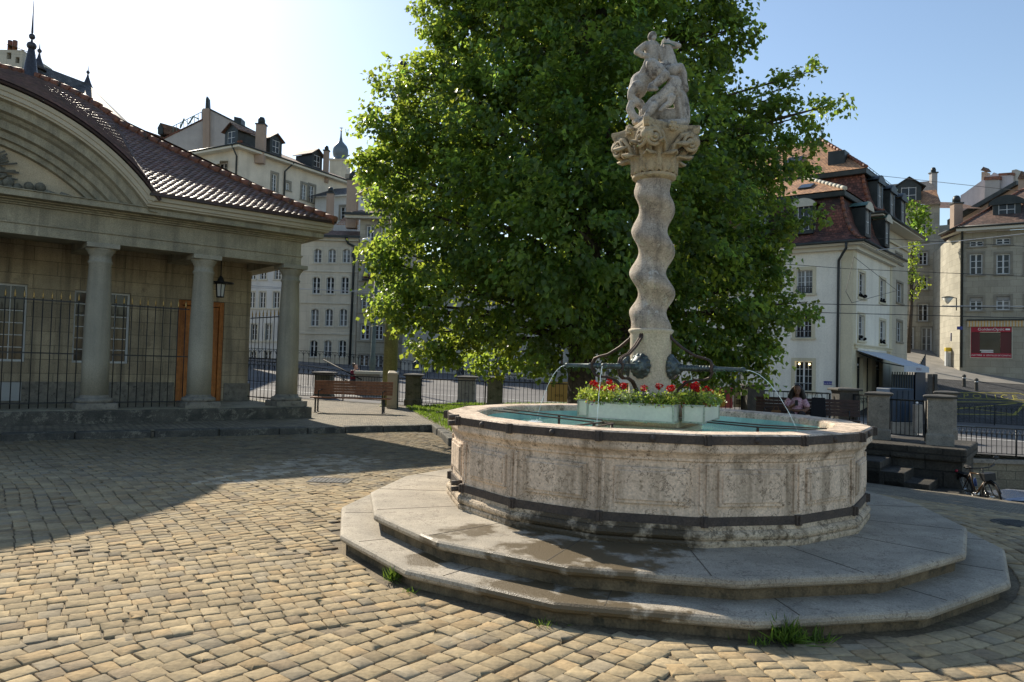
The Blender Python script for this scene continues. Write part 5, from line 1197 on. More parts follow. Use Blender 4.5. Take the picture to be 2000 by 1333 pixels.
la_ = at(716, 470, 40); b = MB(); b.tube([l1, l1+Vector((0, 0, .3)), la_+Vector((0, 0, .12))], .03, 6); b.tube([at(736, 509, 40), at(700, 511, 40)], .035, 6); b.build('arm', M['iron'], o)
b = MB(); b.ball(la_, (.27, .17, .13), 14, 8); b.build('lamp_head', M['white_frame'], o)
l2 = at(1531, 491, 34); o = thing('wire_lamp', 'white oval lamp hanging on wires in front of the white house', 'street lamp', tuple(l2)); b = MB(); b.ball(l2, (.24, .15, .1), 14, 8); b.build('lamp_head', M['white_frame'], o); b = MB(); b.tube([l2+Vector((-.02, 0, .05)), l2+Vector((-.04, 0, .55))], .012, 5); b.build('hanger', M['iron'], o)
# ================================================================= BANNERS AND POSTERS ON THE RAILING
def on_rail(px, f=.12): # point in front of the railing line between (-.3,25.7) and (7.5,23.7)
    pl = Plane((-.3, 25.7-f), (7.5, 23.7-f)); return pl
RP = Plane((-.3, 25.62), (7.5, 23.62))
def banner(x0, x1, y0, y1, m, name, label, cat='banner', off=.0):
    a0, a1, z0, z1 = hb(RP, x0, y0, x1, y1); o = thing(name, label, cat, tuple(RP.p(a0, z0, off))); b = MB(); b.pbox(RP, a0, a1, z0, z1, off-.01, off); b.build('cloth', M[m], o); return o, a0, a1, z0, z1
o, a0, a1, z0, z1 = banner(1065, 1106, 746, 786, 'banner_tan', 'cloth_banner', 'tan cloth banner with mirrored lettering on the railing left of the tree trunk', off=-.3)
text_mesh('esse', 'lettering', M['brown_print'], RP.p((a0+a1)/2+.05, z0+.18, -.295), RP.u, (0, 0, 1), .12, o, mirror=True, depth=0)
text_mesh('rue', 'lettering', M['brown_print'], RP.p(a0+.14, z0+.02, -.295), RP.u, (0, 0, 1), .07, o, mirror=True, depth=0)
banner(1160, 1245, 748, 788, 'banner_tan', 'cloth_banner', 'tan cloth banner shaded by the tree between trunk and fountain column', off=-.3)
o, a0, a1, z0, z1 = banner(1362, 1432, 757, 797, 'banner_pink', 'cloth_banner', 'crimson cloth banner with yellow shapes left of the woman', off=-.3)
b = MB()
for cx, cz, r_ in ((.42, .36, .3), (.78, .3, .24), (.2, .1, .2)): b.lathe([], (0, 0)) if False else None
def disc(pl, a, z, r_, off, m, parent, rx=1.):
    b = MB(); n = 20; b.add([pl.p(a+r_*rx*math.cos(2*math.pi*i/n), z+r_*math.sin(2*math.pi*i/n), off) for i in range(n)], [tuple(range(n)) if True else ()]); return b.build('print', M[m], parent)
disc(RP, a0+.55, z0+.3, .27, -.296, 'banner_yellow', o, 1.3); disc(RP, a0+.78, z0+.32, .09, -.293, 'banner_pink', o); disc(RP, a0+.6, z0+.12, .11, -.2945, 'banner_yellow', o, 3)
o, a0, a1, z0, z1 = banner(1433, 1454, 757, 797, 'banner_beige', 'poster', 'narrow beige poster with small black print beside the crimson banner', 'poster', off=-.3)
for i, z in enumerate((.1, .16, .22, .3, .5)): b = MB(); b.pbox(RP, a0+.08, a1-.06, z0+z, z0+z+(.03 if i < 3 else .05 if i == 3 else .1), -.299, -.296); b.build('print', M['dark_print'], o)
# ================================================================= PEOPLE
def person(label, skin, parts, clothes, hair, base, ang, vox=.012):
    """one continuous remeshed body; clothing and hair are children"""
    o = thing('person', label, 'person', (0, 0, 0)); b = MB()
    for pts, rr in parts: b.chain([Vector(p) for p in pts], rr, 10)
    bo = b.build('body', M[skin], o, uv=False); remesh(bo, vox, 4, .5)
    for nm, m, cp_ in clothes+hair:
        b = MB()
        for pts, rr in cp_: b.chain([Vector(p) for p in pts], rr, 10)
        c = b.build(nm, M[m], o, uv=False); remesh(c, vox, 4, .5)
    o.location = base; o.rotation_euler = (0, 0, ang); return o
# local frame: seat centre at origin, facing -y, z=0 ground
def fingers(hx, hy, hz_, dx, dy, dz, s=1.):
    out = []
    for i in range(4):
        k = (i-1.5)*.017; out.append(([(hx+dx*.03, hy+dy*.03+k*.4, hz_+k), (hx+dx*.075, hy+dy*.075+k*.4, hz_+dz*.05+k), (hx+dx*.10, hy+dy*.085+k*.4, hz_+dz*.08+k)], [.0095, .0085, .007]))
    out.append(([(hx+dx*.01, hy+dy*.01, hz_+.03), (hx+dx*.045, hy+dy*.045, hz_+.055)], [.011, .008])); return out
HD = (.02, -.13, 1.17)
parts = [([(0, -.02, .56), (0, -.03, .70), (.01, -.05, .88)], [.155, .14, .135]), ([(-.15, -.05, .93), (.01, -.05, .95), (.16, -.05, .93)], [.06, .08, .06]), ([(.01, -.06, .98), (.02, -.10, 1.06)], [.06, .055]),
         ([(.02, -.125, 1.16), (.02, -.13, 1.21)], [.088, .095]), ([(.02, -.15, 1.10), (.02, -.175, 1.085)], [.06, .04]), ([(.02, -.222, 1.165), (.02, -.243, 1.14), (.02, -.232, 1.13)], [.012, .016, .012]), ([(.0, -.222, 1.09), (.04, -.222, 1.09)], [.011, .011]), ([(-.02, -.215, 1.19), (-.01, -.218, 1.19)], [.012, .01]), ([(.05, -.218, 1.19), (.06, -.215, 1.19)], [.01, .012]),
         ([(-.17, -.06, .91), (-.25, -.14, .74), (-.21, -.24, .70), (-.04, -.33, .80)], [.062, .052, .045, .033]), ([(-.04, -.33, .80), (.0, -.35, .83)], [.034, .03]),
         ([(.18, -.06, .91), (.27, -.14, .72), (.20, -.26, .66), (-.02, -.31, .66), (-.12, -.29, .68)], [.062, .054, .047, .036, .028]),
         ([(-.09, -.05, .53), (-.12, -.28, .56), (-.13, -.50, .54)], [.1, .09, .072]), ([(.09, -.05, .53), (.13, -.28, .56), (.15, -.50, .54)], [.1, .09, .072]),
         ([(-.13, -.50, .54), (-.12, -.52, .3), (-.12, -.50, .08)], [.068, .055, .042]), ([(.15, -.50, .54), (.14, -.52, .3), (.14, -.50, .08)], [.068, .055, .042]),
         ([(-.12, -.48, .05), (-.12, -.62, .04)], [.045, .035]), ([(.14, -.48, .05), (.14, -.62, .04)], [.045, .035])]
parts += fingers(-.0, -.35, .83, .4, -.5, 1.)+fingers(-.12, -.29, .68, -.9, -.3, .2)
top = [([(0, -.02, .54), (0, -.03, .70), (.01, -.05, .86)], [.18, .162, .155]), ([(-.15, -.05, .92), (.16, -.05, .92)], [.078, .078]), ([(-.17, -.06, .91), (-.235, -.12, .80)], [.078, .076]), ([(.18, -.06, .91), (.25, -.12, .79)], [.078, .078]), ([(.05, -.14, .56), (.12, -.26, .52)], [.12, .10]), ([(-.05, -.14, .58), (-.06, -.22, .56)], [.12, .10])]
leg = [([(-.09, -.05, .53), (-.12, -.28, .56), (-.13, -.50, .54), (-.12, -.52, .3), (-.12, -.50, .12)], [.115, .105, .088, .075, .06]), ([(.09, -.05, .53), (.13, -.28, .56), (.15, -.50, .54), (.14, -.52, .3), (.14, -.50, .12)], [.115, .105, .088, .075, .06])]
hr = [([(.02, -.09, 1.235), (.02, -.07, 1.2)], [.105, .11]), ([(-.06, -.11, 1.23), (-.10, -.08, 1.12), (-.14, -.06, 1.0), (-.13, -.08, .92)], [.05, .065, .075, .055]), ([(.10, -.11, 1.23), (.14, -.08, 1.12), (.17, -.06, 1.0), (.17, -.08, .92)], [.05, .065, .075, .055]), ([(.02, -.02, 1.15), (.02, .01, 1.0)], [.11, .12])]
wp = (7.35, 18.78); ws = person('woman with long black hair in a pink floral top sitting on the far bench', 'skin_dark', parts, [('floral_top', 'floral', top), ('trousers', 'darkcloth', leg)], [('hair', 'hair_black', hr)], (*wp, .13), R(-22))
ph = MB(); ph.box(-.03, .045, -.415, -.405, .79, .93); o = ph.build('mobile_phone', M['dark_print'], None, (0, 0, 0), bevel=.003); o.location = (*wp, .13); o.rotation_euler = (0, 0, R(-22)); tag(o, 'small dark phone held up by the seated woman', 'phone')
# bags on the bench
def bag(label, name, m, base, w_, h_, ang, dk='paperbag'):
    o = thing(name, label, 'bag', (0, 0, 0)); b = MB(); b.add([(-w_/2, -.07, 0), (w_/2, -.07, 0), (w_/2, .07, 0), (-w_/2, .07, 0), (-w_*.42, -.03, h_), (w_*.42, -.03, h_), (w_*.42, .03, h_), (-w_*.42, .03, h_)], [(0, 3, 2, 1), (4, 5, 6, 7), (0, 1, 5, 4), (1, 2, 6, 5), (2, 3, 7, 6), (3, 0, 4, 7)]); b.build('body', M[m], o, (0, 0, 0), bevel=.015)
    b = MB(); b.tube([(-w_*.25, 0, h_-.02), (-w_*.15, 0, h_+.1), (w_*.15, 0, h_+.1), (w_*.25, 0, h_-.02)], .008, 6); b.build('handle', M[dk], o, (0, 0, 0)); o.location = base; o.rotation_euler = (0, 0, ang)
bag('small brown handbag on the far bench left of the woman', 'handbag', 'paperbag', (6.86, 18.85, .61), .26, .16, R(-24)); bag('black backpack leaning against the bench back right of the woman', 'backpack', 'darkcloth', (7.85, 18.62, .61), .38, .52, R(-24), 'darkcloth')
# person in a maroon top sitting beyond the railing at the left
p2 = at(690, 735, 34); zz = p2.z-.75
parts2 = [([(0, 0, .5), (0, -.02, .75), (.02, -.04, .92)], [.14, .13, .12]), ([(-.13, -.03, .98), (.14, -.05, .98)], [.055, .055]), ([(.02, -.05, 1.0), (.04, -.08, 1.1)], [.05, .05]), ([(.05, -.10, 1.19), (.05, -.10, 1.23)], [.085, .09]), ([(.06, -.17, 1.12), (.06, -.18, 1.12)], [.05, .035]), ([(.06, -.2, 1.17), (.06, -.215, 1.15)], [.012, .015]),
          ([(-.15, -.04, .96), (-.2, -.12, .76), (-.05, -.28, .8)], [.05, .045, .035]), ([(.16, -.05, .96), (.2, -.2, .84), (.12, -.26, 1.02)], [.05, .042, .032]), ([(-.09, 0, .5), (-.1, -.42, .52), (-.1, -.42, .08)], [.1, .07, .045]), ([(.09, 0, .5), (.1, -.42, .52), (.1, -.42, .08)], [.1, .07, .045])]+fingers(.12, -.26, 1.02, -.3, -.5, 1.)+fingers(-.05, -.28, .8, .6, -.4, .2)
person('person with tied-up brown hair in a maroon top sitting behind the railing at the left', 'skin', parts2, [('maroon_top', 'maroon_cloth', [([(0, 0, .48), (0, -.02, .72), (.02, -.04, .9)], [.16, .148, .14]), ([(-.13, -.03, .96), (.14, -.05, .96)], [.07, .07]), ([(-.15, -.04, .95), (-.2, -.12, .78)], [.065, .058]), ([(.16, -.05, .95), (.2, -.18, .86)], [.065, .055])]), ('trousers', 'darkcloth', [([(-.09, 0, .5), (-.1, -.42, .52), (-.1, -.42, .15)], [.115, .085, .06]), ([(.09, 0, .5), (.1, -.42, .52), (.1, -.42, .15)], [.115, .085, .06])])], [('hair', 'hair_brown', [([(.03, -.06, 1.27), (.03, -.03, 1.22)], [.085, .09]), ([(.0, .02, 1.32), (.0, .04, 1.3)], [.05, .045])])], (p2.x, p2.y, zz), R(55), .014)
# low stone block this person leans on
a, b_ = at(694, 733, 33), at(742, 733, 33); o = thing('stone_parapet', 'pale stone block with slab top beside the person in the maroon top', 'parapet', (a.x, 33, a.z-1)); b = MB(); b.box(a.x, b_.x, 33.0, 33.6, a.z-1.6, a.z+.05); b.build('block', M['pier_pale'], o, bevel=.02); b = MB(); b.box(a.x-.05, b_.x+.05, 32.9, 33.7, a.z+.051, a.z+.19); b.build('slab', M['trim_white'], o, bevel=.02)
# ================================================================= BICYCLE, CAR, CONTAINER
def bicycle(base, ang, lean):
    o = thing('bicycle', 'black bicycle with bronze frame parked against the end of the retaining wall', 'bicycle', (0, 0, 0)); Rw = .345; WB = 1.1
    for nm, x in (('wheel', 0), ('wheel', WB)):
        t = MB(); n = 36; t.tube([(x+Rw*math.cos(2*math.pi*i/n), 0, Rw+Rw*math.sin(2*math.pi*i/n)) for i in range(n+1)], .027, 8, cap=False); w_ = t.build('tyre', M['rubber'], o)
        w_.name = 'wheel'; r_ = MB(); r_.tube([(x+.31*math.cos(2*math.pi*i/n), 0, Rw+.31*math.sin(2*math.pi*i/n)) for i in range(n+1)], .012, 6, cap=False); r_.build('rim', M['iron'], w_)
        s = MB()
        for i in range(20): a = 2*math.pi*i/20; s.tube([(x, .02*(-1)**i, Rw), (x+.31*math.cos(a), 0, Rw+.31*math.sin(a))], .002, 4, cap=False)
        s.tube([(x, -.05, Rw), (x, .05, Rw)], .025, 8); s.build('spokes', M['chrome'], w_)
        f = MB(); pts = [(x+(Rw+.05)*math.cos(a), 0, Rw+(Rw+.05)*math.sin(a)) for a in [R(v) for v in range(20 if x else 40, 165, 12)]]; f.tube(pts, .022, 6); f.build('mudguard', M['iron'], o)
    BB, ST, HT, HB, RA = (WB*.42, 0, .30), (WB*.30, 0, .80), (WB*.80, 0, .83), (WB*.83, 0, .66), (0, 0, Rw)
    f = MB(); f.tube([BB, ST], .019, 8); f.tube([BB, HB], .03, 8); f.tube([ST, HT], .02, 8); f.tube([HT, HB], .024, 8)
    for y in (-.05, .05): f.tube([BB, (0, y, Rw)], .012, 6); f.tube([ST, (0, y, Rw)], .011, 6)
    f.build('frame', M['orangeframe'], o)
    f = MB(); 
    for y in (-.06, .06): f.tube([(WB*.83, 0, .66), (WB*.86, y, .6), (WB, y, Rw)], [.018, .018, .014], 6)
    f.build('fork', M['iron'], o)
    h = MB(); h.tube([(WB*.80, 0, .83), (WB*.775, 0, .98)], .016, 6); h.tube([(WB*.70, -.34, 1.02), (WB*.78, -.2, 1.0), (WB*.80, 0, .99), (WB*.78, .2, 1.0), (WB*.70, .34, 1.02)], .014, 8); hb_ = h.build('handlebar', M['iron'], o)
    g_ = MB(); g_.tube([(WB*.72, -.25, 1.01), (WB*.67, -.36, 1.03)], .022, 8); g_.tube([(WB*.72, .25, 1.01), (WB*.67, .36, 1.03)], .022, 8); g_.build('grip', M['rubber'], hb_)
    g_ = MB(); g_.tube([(WB*.7, .3, 1.02), (WB*.72, .36, 1.15)], .006, 5); g_.ball((WB*.72, .38, 1.19), (.02, .07, .05)); g_.build('mirror', M['iron'], hb_)
    s = MB(); s.chain([(WB*.16, 0, .93), (WB*.3, 0, .93), (WB*.40, 0, .92)], [.055, .04, .02], 8); s.tube([ST, (WB*.29, 0, .92)], .014, 6); s.build('saddle', M['rubber'], o)
    k = MB(); k.box(WB*.84, WB*1.04, -.13, .13, .72, .9); k.build('basket', M['iron'], o, bevel=.01); k = MB(); k.box(-.22, .2, -.07, .07, .73, .745); k.tube([(-.1, -.06, .735), (0, -.06, Rw)], .006, 5); k.tube([(-.1, .06, .735), (0, .06, Rw)], .006, 5); k.build('carrier', M['iron'], o)
    k = MB(); k.lathe([(.035, 0), (.035, .15), (.02, .18), (.02, .2)], (0, 0), 12); bt = k.build('bottle', M['bluebottle'], o); bt.location = (WB*.45, 0, .5)
    k = MB(); k.tube([(BB[0], -.09, .3), (BB[0]+.1, -.09, .17)], .01, 6); k.tube([(BB[0], .09, .3), (BB[0]-.1, .09, .43)], .01, 6); k.lathe([(.09, -.01), (.09, .01)], (0, 0), 16) if False else None; k.tube([(BB[0], -.06, .3), (BB[0], .06, .3)], .05, 12); k.box(BB[0]+.05, BB[0]+.15, -.15, -.08, .155, .175); k.build('crank', M['chrome'], o)
    k = MB(); k.ball((-.27, 0, .76), (.02, .05, .035)); k.build('rear_light', M['red'], o)
    o.location = base; o.rotation_euler = (lean, 0, ang); return o
bq = at(1888, 940, 18.2); bicycle((bq.x, 18.2, plaza_z(bq.x, 18.2)+.05), R(-93), R(7))
# car at the right edge, seen over the crest of the lane
def car(base, ang):
    o = thing('parked_car', 'pale silvery-blue car roof seen low at the right edge beyond the bicycle', 'car', (0, 0, 0)); 
    prof = [(0, .35), (0, .75), (.15, .82), (1.05, .95), (1.75, 1.36), (2.3, 1.45), (3.2, 1.42), (3.9, 1.05), (4.2, .9), (4.25, .4)]
    b = MB(); k = len(prof); ws_ = [.86 if z < 1 else .66 for x, z in prof]
    vs = [(x, -w_, z) for (x, z), w_ in zip(prof, ws_)]+[(x, w_, z) for (x, z), w_ in zip(prof, ws_)]
    b.add(vs, [(i, i+1, k+i+1, k+i) for i in range(k-1)]+[tuple(range(k))[::-1], tuple(range(k, 2*k)), (0, k, 2*k-1, k-1)]); b.build('body', M['carpaint'], o, bevel=.05)
    g_ = MB(); g_.quad((1.12, -.64, 1.0), (1.12, .64, 1.0), (1.72, .58, 1.35), (1.72, -.58, 1.35)); g_.v = [(x-.03, y, z+.03) for x, y, z in g_.v]; g_.build('windscreen', M['glass_dark'], o)
    for sg in (-1, 1): g_ = MB(); g_.quad((1.3, sg*.80, 1.0), (3.7, sg*.80, 1.02), (3.2, sg*.685, 1.36), (1.85, sg*.685, 1.34)); g_.build('side_window', M['glass_dark'], o)
    for x in (.8, 3.4):
        for sg in (-1, 1): t = MB(); t.tube([(x, sg*.66, .32), (x, sg*.88, .32)], .32, 20); w_ = t.build('wheel', M['rubber'], o); t = MB(); t.tube([(x, sg*.885, .32), (x, sg*.895, .32)], .19, 14); t.build('rim', M['chrome'], w_)
    for sg in (-1, 1): t = MB(); t.ball((.06, sg*.62, .72), (.06, .16, .07)); t.build('headlight', M['white_frame'], o); t = MB(); t.ball((1.35, sg*.95, 1.02), (.06, .1, .07)); t.build('wing_mirror', M['carpaint'], o)
    o.location = base; o.rotation_euler = (0, 0, ang)
cq = at(1975, 962, 19.5); car((cq.x-2.1, 19.9, cq.z-1.44), R(-12))
# ================================================================= WHITE HOUSE
W0 = at(1665, 600, 42); LFp = PlA(W0, 143); RFp = PlA(W0, 49)
wh = thing('white_house', 'white stucco corner house with curved dark red mansard roof and green-capped dormers', 'house', (W0.x, W0.y, -.5))
u_, v_ = LFp.u, RFp.u   # away to the left, away to the right
LL, LR = 11.5, 8.6; ZE = 9.05
def winset(root, pl, boxes, **k):
    hs = []
    for bx_ in boxes: hs.append(hb(pl, *bx_[:4]))
    return hs
lb_ = [(1556, 528, 1587, 574), (1554, 612, 1585, 660), (1552, 706, 1586, 764), (1425, 690, 1447, 764), (1380, 560, 1400, 600), (1424, 525, 1448, 572), (1422, 612, 1446, 658)]
hl = winset(wh, LFp, lb_); rb_ = [(1677, 533, 1689, 582), (1718, 546, 1729, 592), (1676, 616, 1688, 666), (1718, 627, 1729, 672)]; hr_ = winset(wh, RFp, rb_)
doors = [(1.0, 2.3, .0, 2.75), (3.0, 4.1, .0, 2.75), (5.0, 6.6, .0, 2.75)]
b = MB(); wallgrid(b, LFp, .62, LL, -1.2, ZE, hl, 0, .22); b.build('wall', M['whitehouse'], wh); b = MB(); wallgrid(b, RFp, .62, LR-.5, 3.3, ZE, hr_, 0, .22)
b.quad(LFp.p(LL, -1.2, 0), LFp.p(LL, -1.2, -9), LFp.p(LL, ZE, -9), LFp.p(LL, ZE, 0)); b.build('wall', M['whitehouse'], wh)
b = MB(); wallgrid(b, RFp, .62, LR-.5, -1.2, 3.3, doors, 0, .3); b.build('shop_wall', M['quoin'], wh)
for d_ in doors:
    f = MB(); f.pbox(RFp, d_[0], d_[1], d_[2], d_[3], -.3, -.27); w_ = f.build('shop_door', M['glass_dark'], wh); f = MB()
    for x in (d_[0], (d_[0]+d_[1])/2-.03, d_[1]-.06): f.pbox(RFp, x, x+.06, d_[2], d_[3], -.268, -.22)
    f.pbox(RFp, d_[0]+.07, d_[1]-.07, 2.05, 2.12, -.266, -.224); f.build('door_frame', M['slate'], w_)
for i in range(2): pb = RFp.p(d_[0]*0+(1.6, 5.7)[i], 2.3, -.15); b = MB(); b.ball(pb, .07); tag(b.build('pendant_lamp', M['white_frame'], wh))
b = MB(); ww = .62
b.pbox(LFp, -.03, ww, -1.2, ZE, -.3, .03); b.pbox(RFp, .031, ww, -1.2, ZE, -.3, .03); b.build('corner_pilaster', M['quoin'], wh); b = MB(); b.pbox(RFp, LR-.5, LR, -1.2, ZE, -.3, .03); b.build('corner_pilaster', M['quoin'], wh)
b = MB(); b.pbox(RFp, .3, LR-.2, 3.25, 3.42, -.05, .12); b.pbox(RFp, .25, LR-.15, 3.421, 3.5, -.05, .18); b.build('shop_cornice', M['quoin'], wh)
for h in hl: window(wh, LFp, h, 0, .2, 4, 4, gm='curtain' if random.random() < .5 else 'glass', fw=.05, mull=.09, bar=.025, surround='quoin', sw=.2, grille=.45 if h[2] < 7 else .3)
for h in hr_:
    w_ = window(wh, RFp, h, 0, .2, 2, 4, fw=.05, bar=.025, surround='quoin', sw=.16); f = MB()
    for i in range(9): f.ball(RFp.p(random.uniform(h[0], h[1]), h[2]+random.uniform(.02, .25), random.uniform(-.05, .12)), random.uniform(.06, .1), 6, 5)
    f.build('flower_box', M['petal_purple'], w_, uv=False)
for xx, yy in ((1561, 711), (1581, 712)):
    a_, z_ = LFp.uv(xx, yy, -.1); b = MB(); b.ball(LFp.p(a_, z_, -.1), .06); b.build('wall_lamp', M['lit_bulb'], wh)
# mansard: plan from corner W0 pushed out by the overhang
ov = .75; mo = Vector(W0)-u_*ov-v_*ov; LUm, LVm = LL+2*ov, LR+ov+.4
b = MB(); roof_rings(b, mo, u_, v_, LUm, LVm, [(0, ZE+.32), (.45, ZE+.55), (.95, ZE+1.05), (1.35, ZE+1.8), (1.6, ZE+2.75), (1.72, ZE+3.3)]); b.build('mansard_roof', M['tile_red'], wh)
b = MB(); roof_rings(b, mo, u_, v_, LUm, LVm, [(1.5, ZE+3.25), (1.45, ZE+3.3), (1.42, ZE+3.55), (1.5, ZE+3.6), (1.8, ZE+3.66)]); b.build('roof_break', M['slate'], wh)
hw = LVm/2; b = MB(); roof_rings(b, mo, u_, v_, LUm, LVm, [(1.38, ZE+3.62), (hw-.01, ZE+3.62+(hw-1.38)*.52)]); b.build('upper_roof', M['tile_orange'], wh)
def mp(i, j, z): p = mo+u_*i+v_*j; return Vector((p.x, p.y, z))
ridge_line('hip_tiles', [mp(1.4, 1.4, ZE+3.68), mp(hw, hw, ZE+3.68+(hw-1.38)*.52)], wh, .13, 'trim_white'); ridge_line('hip_tiles', [mp(i, i, z+.05) for i, z in ((0, ZE+.32), (.45, ZE+.55), (.95, ZE+1.05), (1.35, ZE+1.8), (1.6, ZE+2.75), (1.7, ZE+3.25))], wh, .11)
b = MB()
for o_, z0, z1 in ((.0, ZE+.16, ZE+.31), (.1, ZE+.1, ZE+.16), (.45, ZE-.12, ZE+.1)):
    q = [mp(o_, o_, z0), mp(LUm-o_, o_, z0), mp(LUm-o_, LVm-.3, z0), mp(o_, LVm-.3, z0)]
    b.obox(q[0], q[1]-q[0], q[3]-q[0], (0, 0, z1-z0))
b.build('eave', M['soffit'], wh)
b = MB(); b.tube([mp(-.04, -.04, ZE+.28), mp(LUm, -.04, ZE+.28)], .09, 8); b.tube([mp(-.04, -.04, ZE+.28), mp(-.04, LVm, ZE+.28)], .09, 8); b.build('roof_gutter', M['slate'], wh)
q = LFp.p(.75, 0, 0); pipe(wh, [mp(.9, -.04, ZE+.25), mp(.9, -.04, ZE-.1), LFp.p(.75, ZE-.7, .12), LFp.p(.75, ZE-1.2, .12), LFp.p(.75, -1, .12)], .075)
# dormers of the mansard
for px, py, pl_, dn, sd_ in ((1571, 447, LFp, LFp.n, u_), (1687, 441, RFp, RFp.n, v_), (1725, 464, RFp, RFp.n, v_), (1486, 452, LFp, LFp.n, u_)):
    a_, z_ = pl_.uv(px, py, ov-1.0); dormer(wh, pl_.p(a_, ZE+1.05, ov-.75), dn, sd_, 1.15, 1.75, 1.3, 'verdigris' if pl_ is RFp else 'slate', 'slate', 'glass', 'arch')
for px, py in ((1562, 355), (1585, 308)):
    pass
# skylights on the upper roof
def skylight(root, o, u, v, w_, h_, open_=0):
    n = Vector(u).cross(Vector(v)).normalized(); n = n if n.z > 0 else -n
    b = MB(); b.obox(o-u*w_/2+n*.02, u*w_, v*h_, n*.08); s = b.build('skylight', M['slate'], root); b = MB(); b.obox(o-u*w_*.42+n*.085+v*.06, u*w_*.84, v*(h_-.12), n*.02+v*(-.02 if open_ else 0)); b.build('pane', M['glass'], s)
sl_ = .52; upv = (v_+Vector((0, 0, sl_))).normalized(); q = mo+u_*4.1+v_*2.4; skylight(wh, Vector((q.x, q.y, ZE+3.62+1.02*.52)), u_, upv, .8, .9)
# street name plate
a0, a1, z0, z1 = hb(LFp, 1609, 746, 1625, 751); o = thing('street_sign', 'small blue street name plate on the white house wall', 'sign', tuple(LFp.p((a0+a1)/2, z0, .01)))
b = MB(); b.pbox(LFp, a0, a1, z0-.03, z1+.03, .005, .03); b.build('plate', M['bluesign'], o); text_mesh('Rue du Pont', 'lettering', M['white'], LFp.p((a0+a1)/2, z0+.03, .034), -LFp.u, (0, 0, 1), .08, o, depth=0, sx=.85)
# awning over the shop door
o = thing('shop_awning', 'pale grey cloth awning stretched out over the shop entrance of the white house', 'awning', tuple(RFp.p(3, 3.1, .1)))
A0, A1 = RFp.p(.7, 3.12, .06), RFp.p(6.9, 3.12, .06); od = RFp.n*2.5+Vector((0, 0, -.85)); b = MB(); b.obox(A0, A1-A0, od, (0, 0, .03)); b.build('cloth', M['awning'], o)
b = MB(); b.obox(A0+od, A1-A0, RFp.n*.02, (0, 0, -.32)); vl = b.build('valance', M['awning'], o)
text_mesh('RESTO VELAS', 'lettering', M['redtext'], A0.lerp(A1, .55)+od+RFp.n*.024+Vector((0, 0, -.22)), v_, (0, 0, 1), .15, o, depth=0)
b = MB(); b.tube([A0+Vector((0, 0, .08)), A1+Vector((0, 0, .08))], .09, 10); b.build('cassette', M['whitehouse'], o); b = MB()
for t in (.08, .92): p_ = A0.lerp(A1, t); b.tube([p_-Vector((0, 0, .15)), p_+od*.5-Vector((0, 0, .25)), p_+od-Vector((0, 0, .04))], .03, 6)
b.build('awning_arm', M['slate'], o)
# taller rear wing
VW = RFp.p(7.1, 0, -.9); R2 = PlA(VW, 49); bk = thing('rear_house', 'taller house joined behind the white one, orange hipped roof above three black dormers', 'house', (VW.x, VW.y, -.3))
ZB = 12.0; h2 = [hb(R2, 1751, 553, 1763, 592), hb(R2, 1749, 497, 1762, 515), hb(R2, 1751, 628, 1762, 668), hb(R2, 1744, 628, 1748, 665)][:3]
b = MB(); L2 = 9.8; wallgrid(b, R2, 0, L2, -.5, ZB, h2, 0, .2); b.quad(R2.p(0, 3, 0), R2.p(0, 3, -11), R2.p(0, ZB, -11), R2.p(0, ZB, 0)); b.quad(R2.p(L2, -1, 0), R2.p(L2, ZB, 0), R2.p(L2, ZB, -11), R2.p(L2, -1, -11)); b.build('wall', M['cream2'], bk)
for h in h2: window(bk, R2, h, 0, .2, 2, 3, surround='trim_stone')
b = MB(); b.pbox(R2, -.1, .5, -.5, ZB-.3, -.1, .05); b.pbox(R2, -.2, L2+.2, ZB-.9, ZB-.75, -.1, .15); b.build('corner_pilaster', M['quoin'], bk)
m2 = Vector(VW)+u_*(-.9)+v_*(-.9); L2u, L2v = 16.0, L2+1.8
def m2p(i, j, z): p = m2+u_*i+v_*j; return Vector((p.x, p.y, z))
b = MB(); roof_rings(b, m2, u_, v_, L2u, L2v, [(0, ZB+.25), (.5, ZB+.45), (1.0, ZB+.95), (1.35, ZB+1.7), (1.6, ZB+2.6), (1.72, ZB+3.3)]); b.build('mansard_roof', M['tile_red'], bk)
b = MB(); roof_rings(b, m2, u_, v_, L2u, L2v, [(1.5, ZB+3.25), (1.4, ZB+3.3), (1.38, ZB+3.6), (1.8, ZB+3.7)]); b.build('roof_break', M['slate'], bk)
hw2 = L2v/2; b = MB(); roof_rings(b, m2, u_, v_, L2u, L2v, [(1.34, ZB+3.62), (hw2-.01, ZB+3.62+(hw2-1.34)*.84)]); b.build('upper_roof', M['tile_orange'], bk)
ridge_line('hip_tiles', [m2p(1.4, 1.4, ZB+3.7), m2p(hw2, hw2, ZB+3.7+(hw2-1.34)*.84)], bk, .14, 'ridge'); ridge_line('hip_tiles', [m2p(i, i, z+.06) for i, z in ((0, ZB+.25), (.5, ZB+.45), (1.0, ZB+.95), (1.35, ZB+1.7), (1.6, ZB+2.6), (1.7, ZB+3.25))], bk, .12)
b = MB(); q = [m2p(.0, .0, ZB+.06), m2p(L2u, 0, ZB+.06), m2p(0, L2v, ZB+.06)]; b.obox(q[0], q[1]-q[0], q[2]-q[0], (0, 0, .17)); b.build('eave', M['soffit'], bk)
b = MB(); b.tube([m2p(-.05, -.05, ZB+.24), m2p(-.05, L2v, ZB+.24)], .1, 8); b.tube([m2p(-.05, -.05, ZB+.24), m2p(L2u, -.05, ZB+.24)], .1, 8); b.build('roof_gutter', M['slate'], bk)
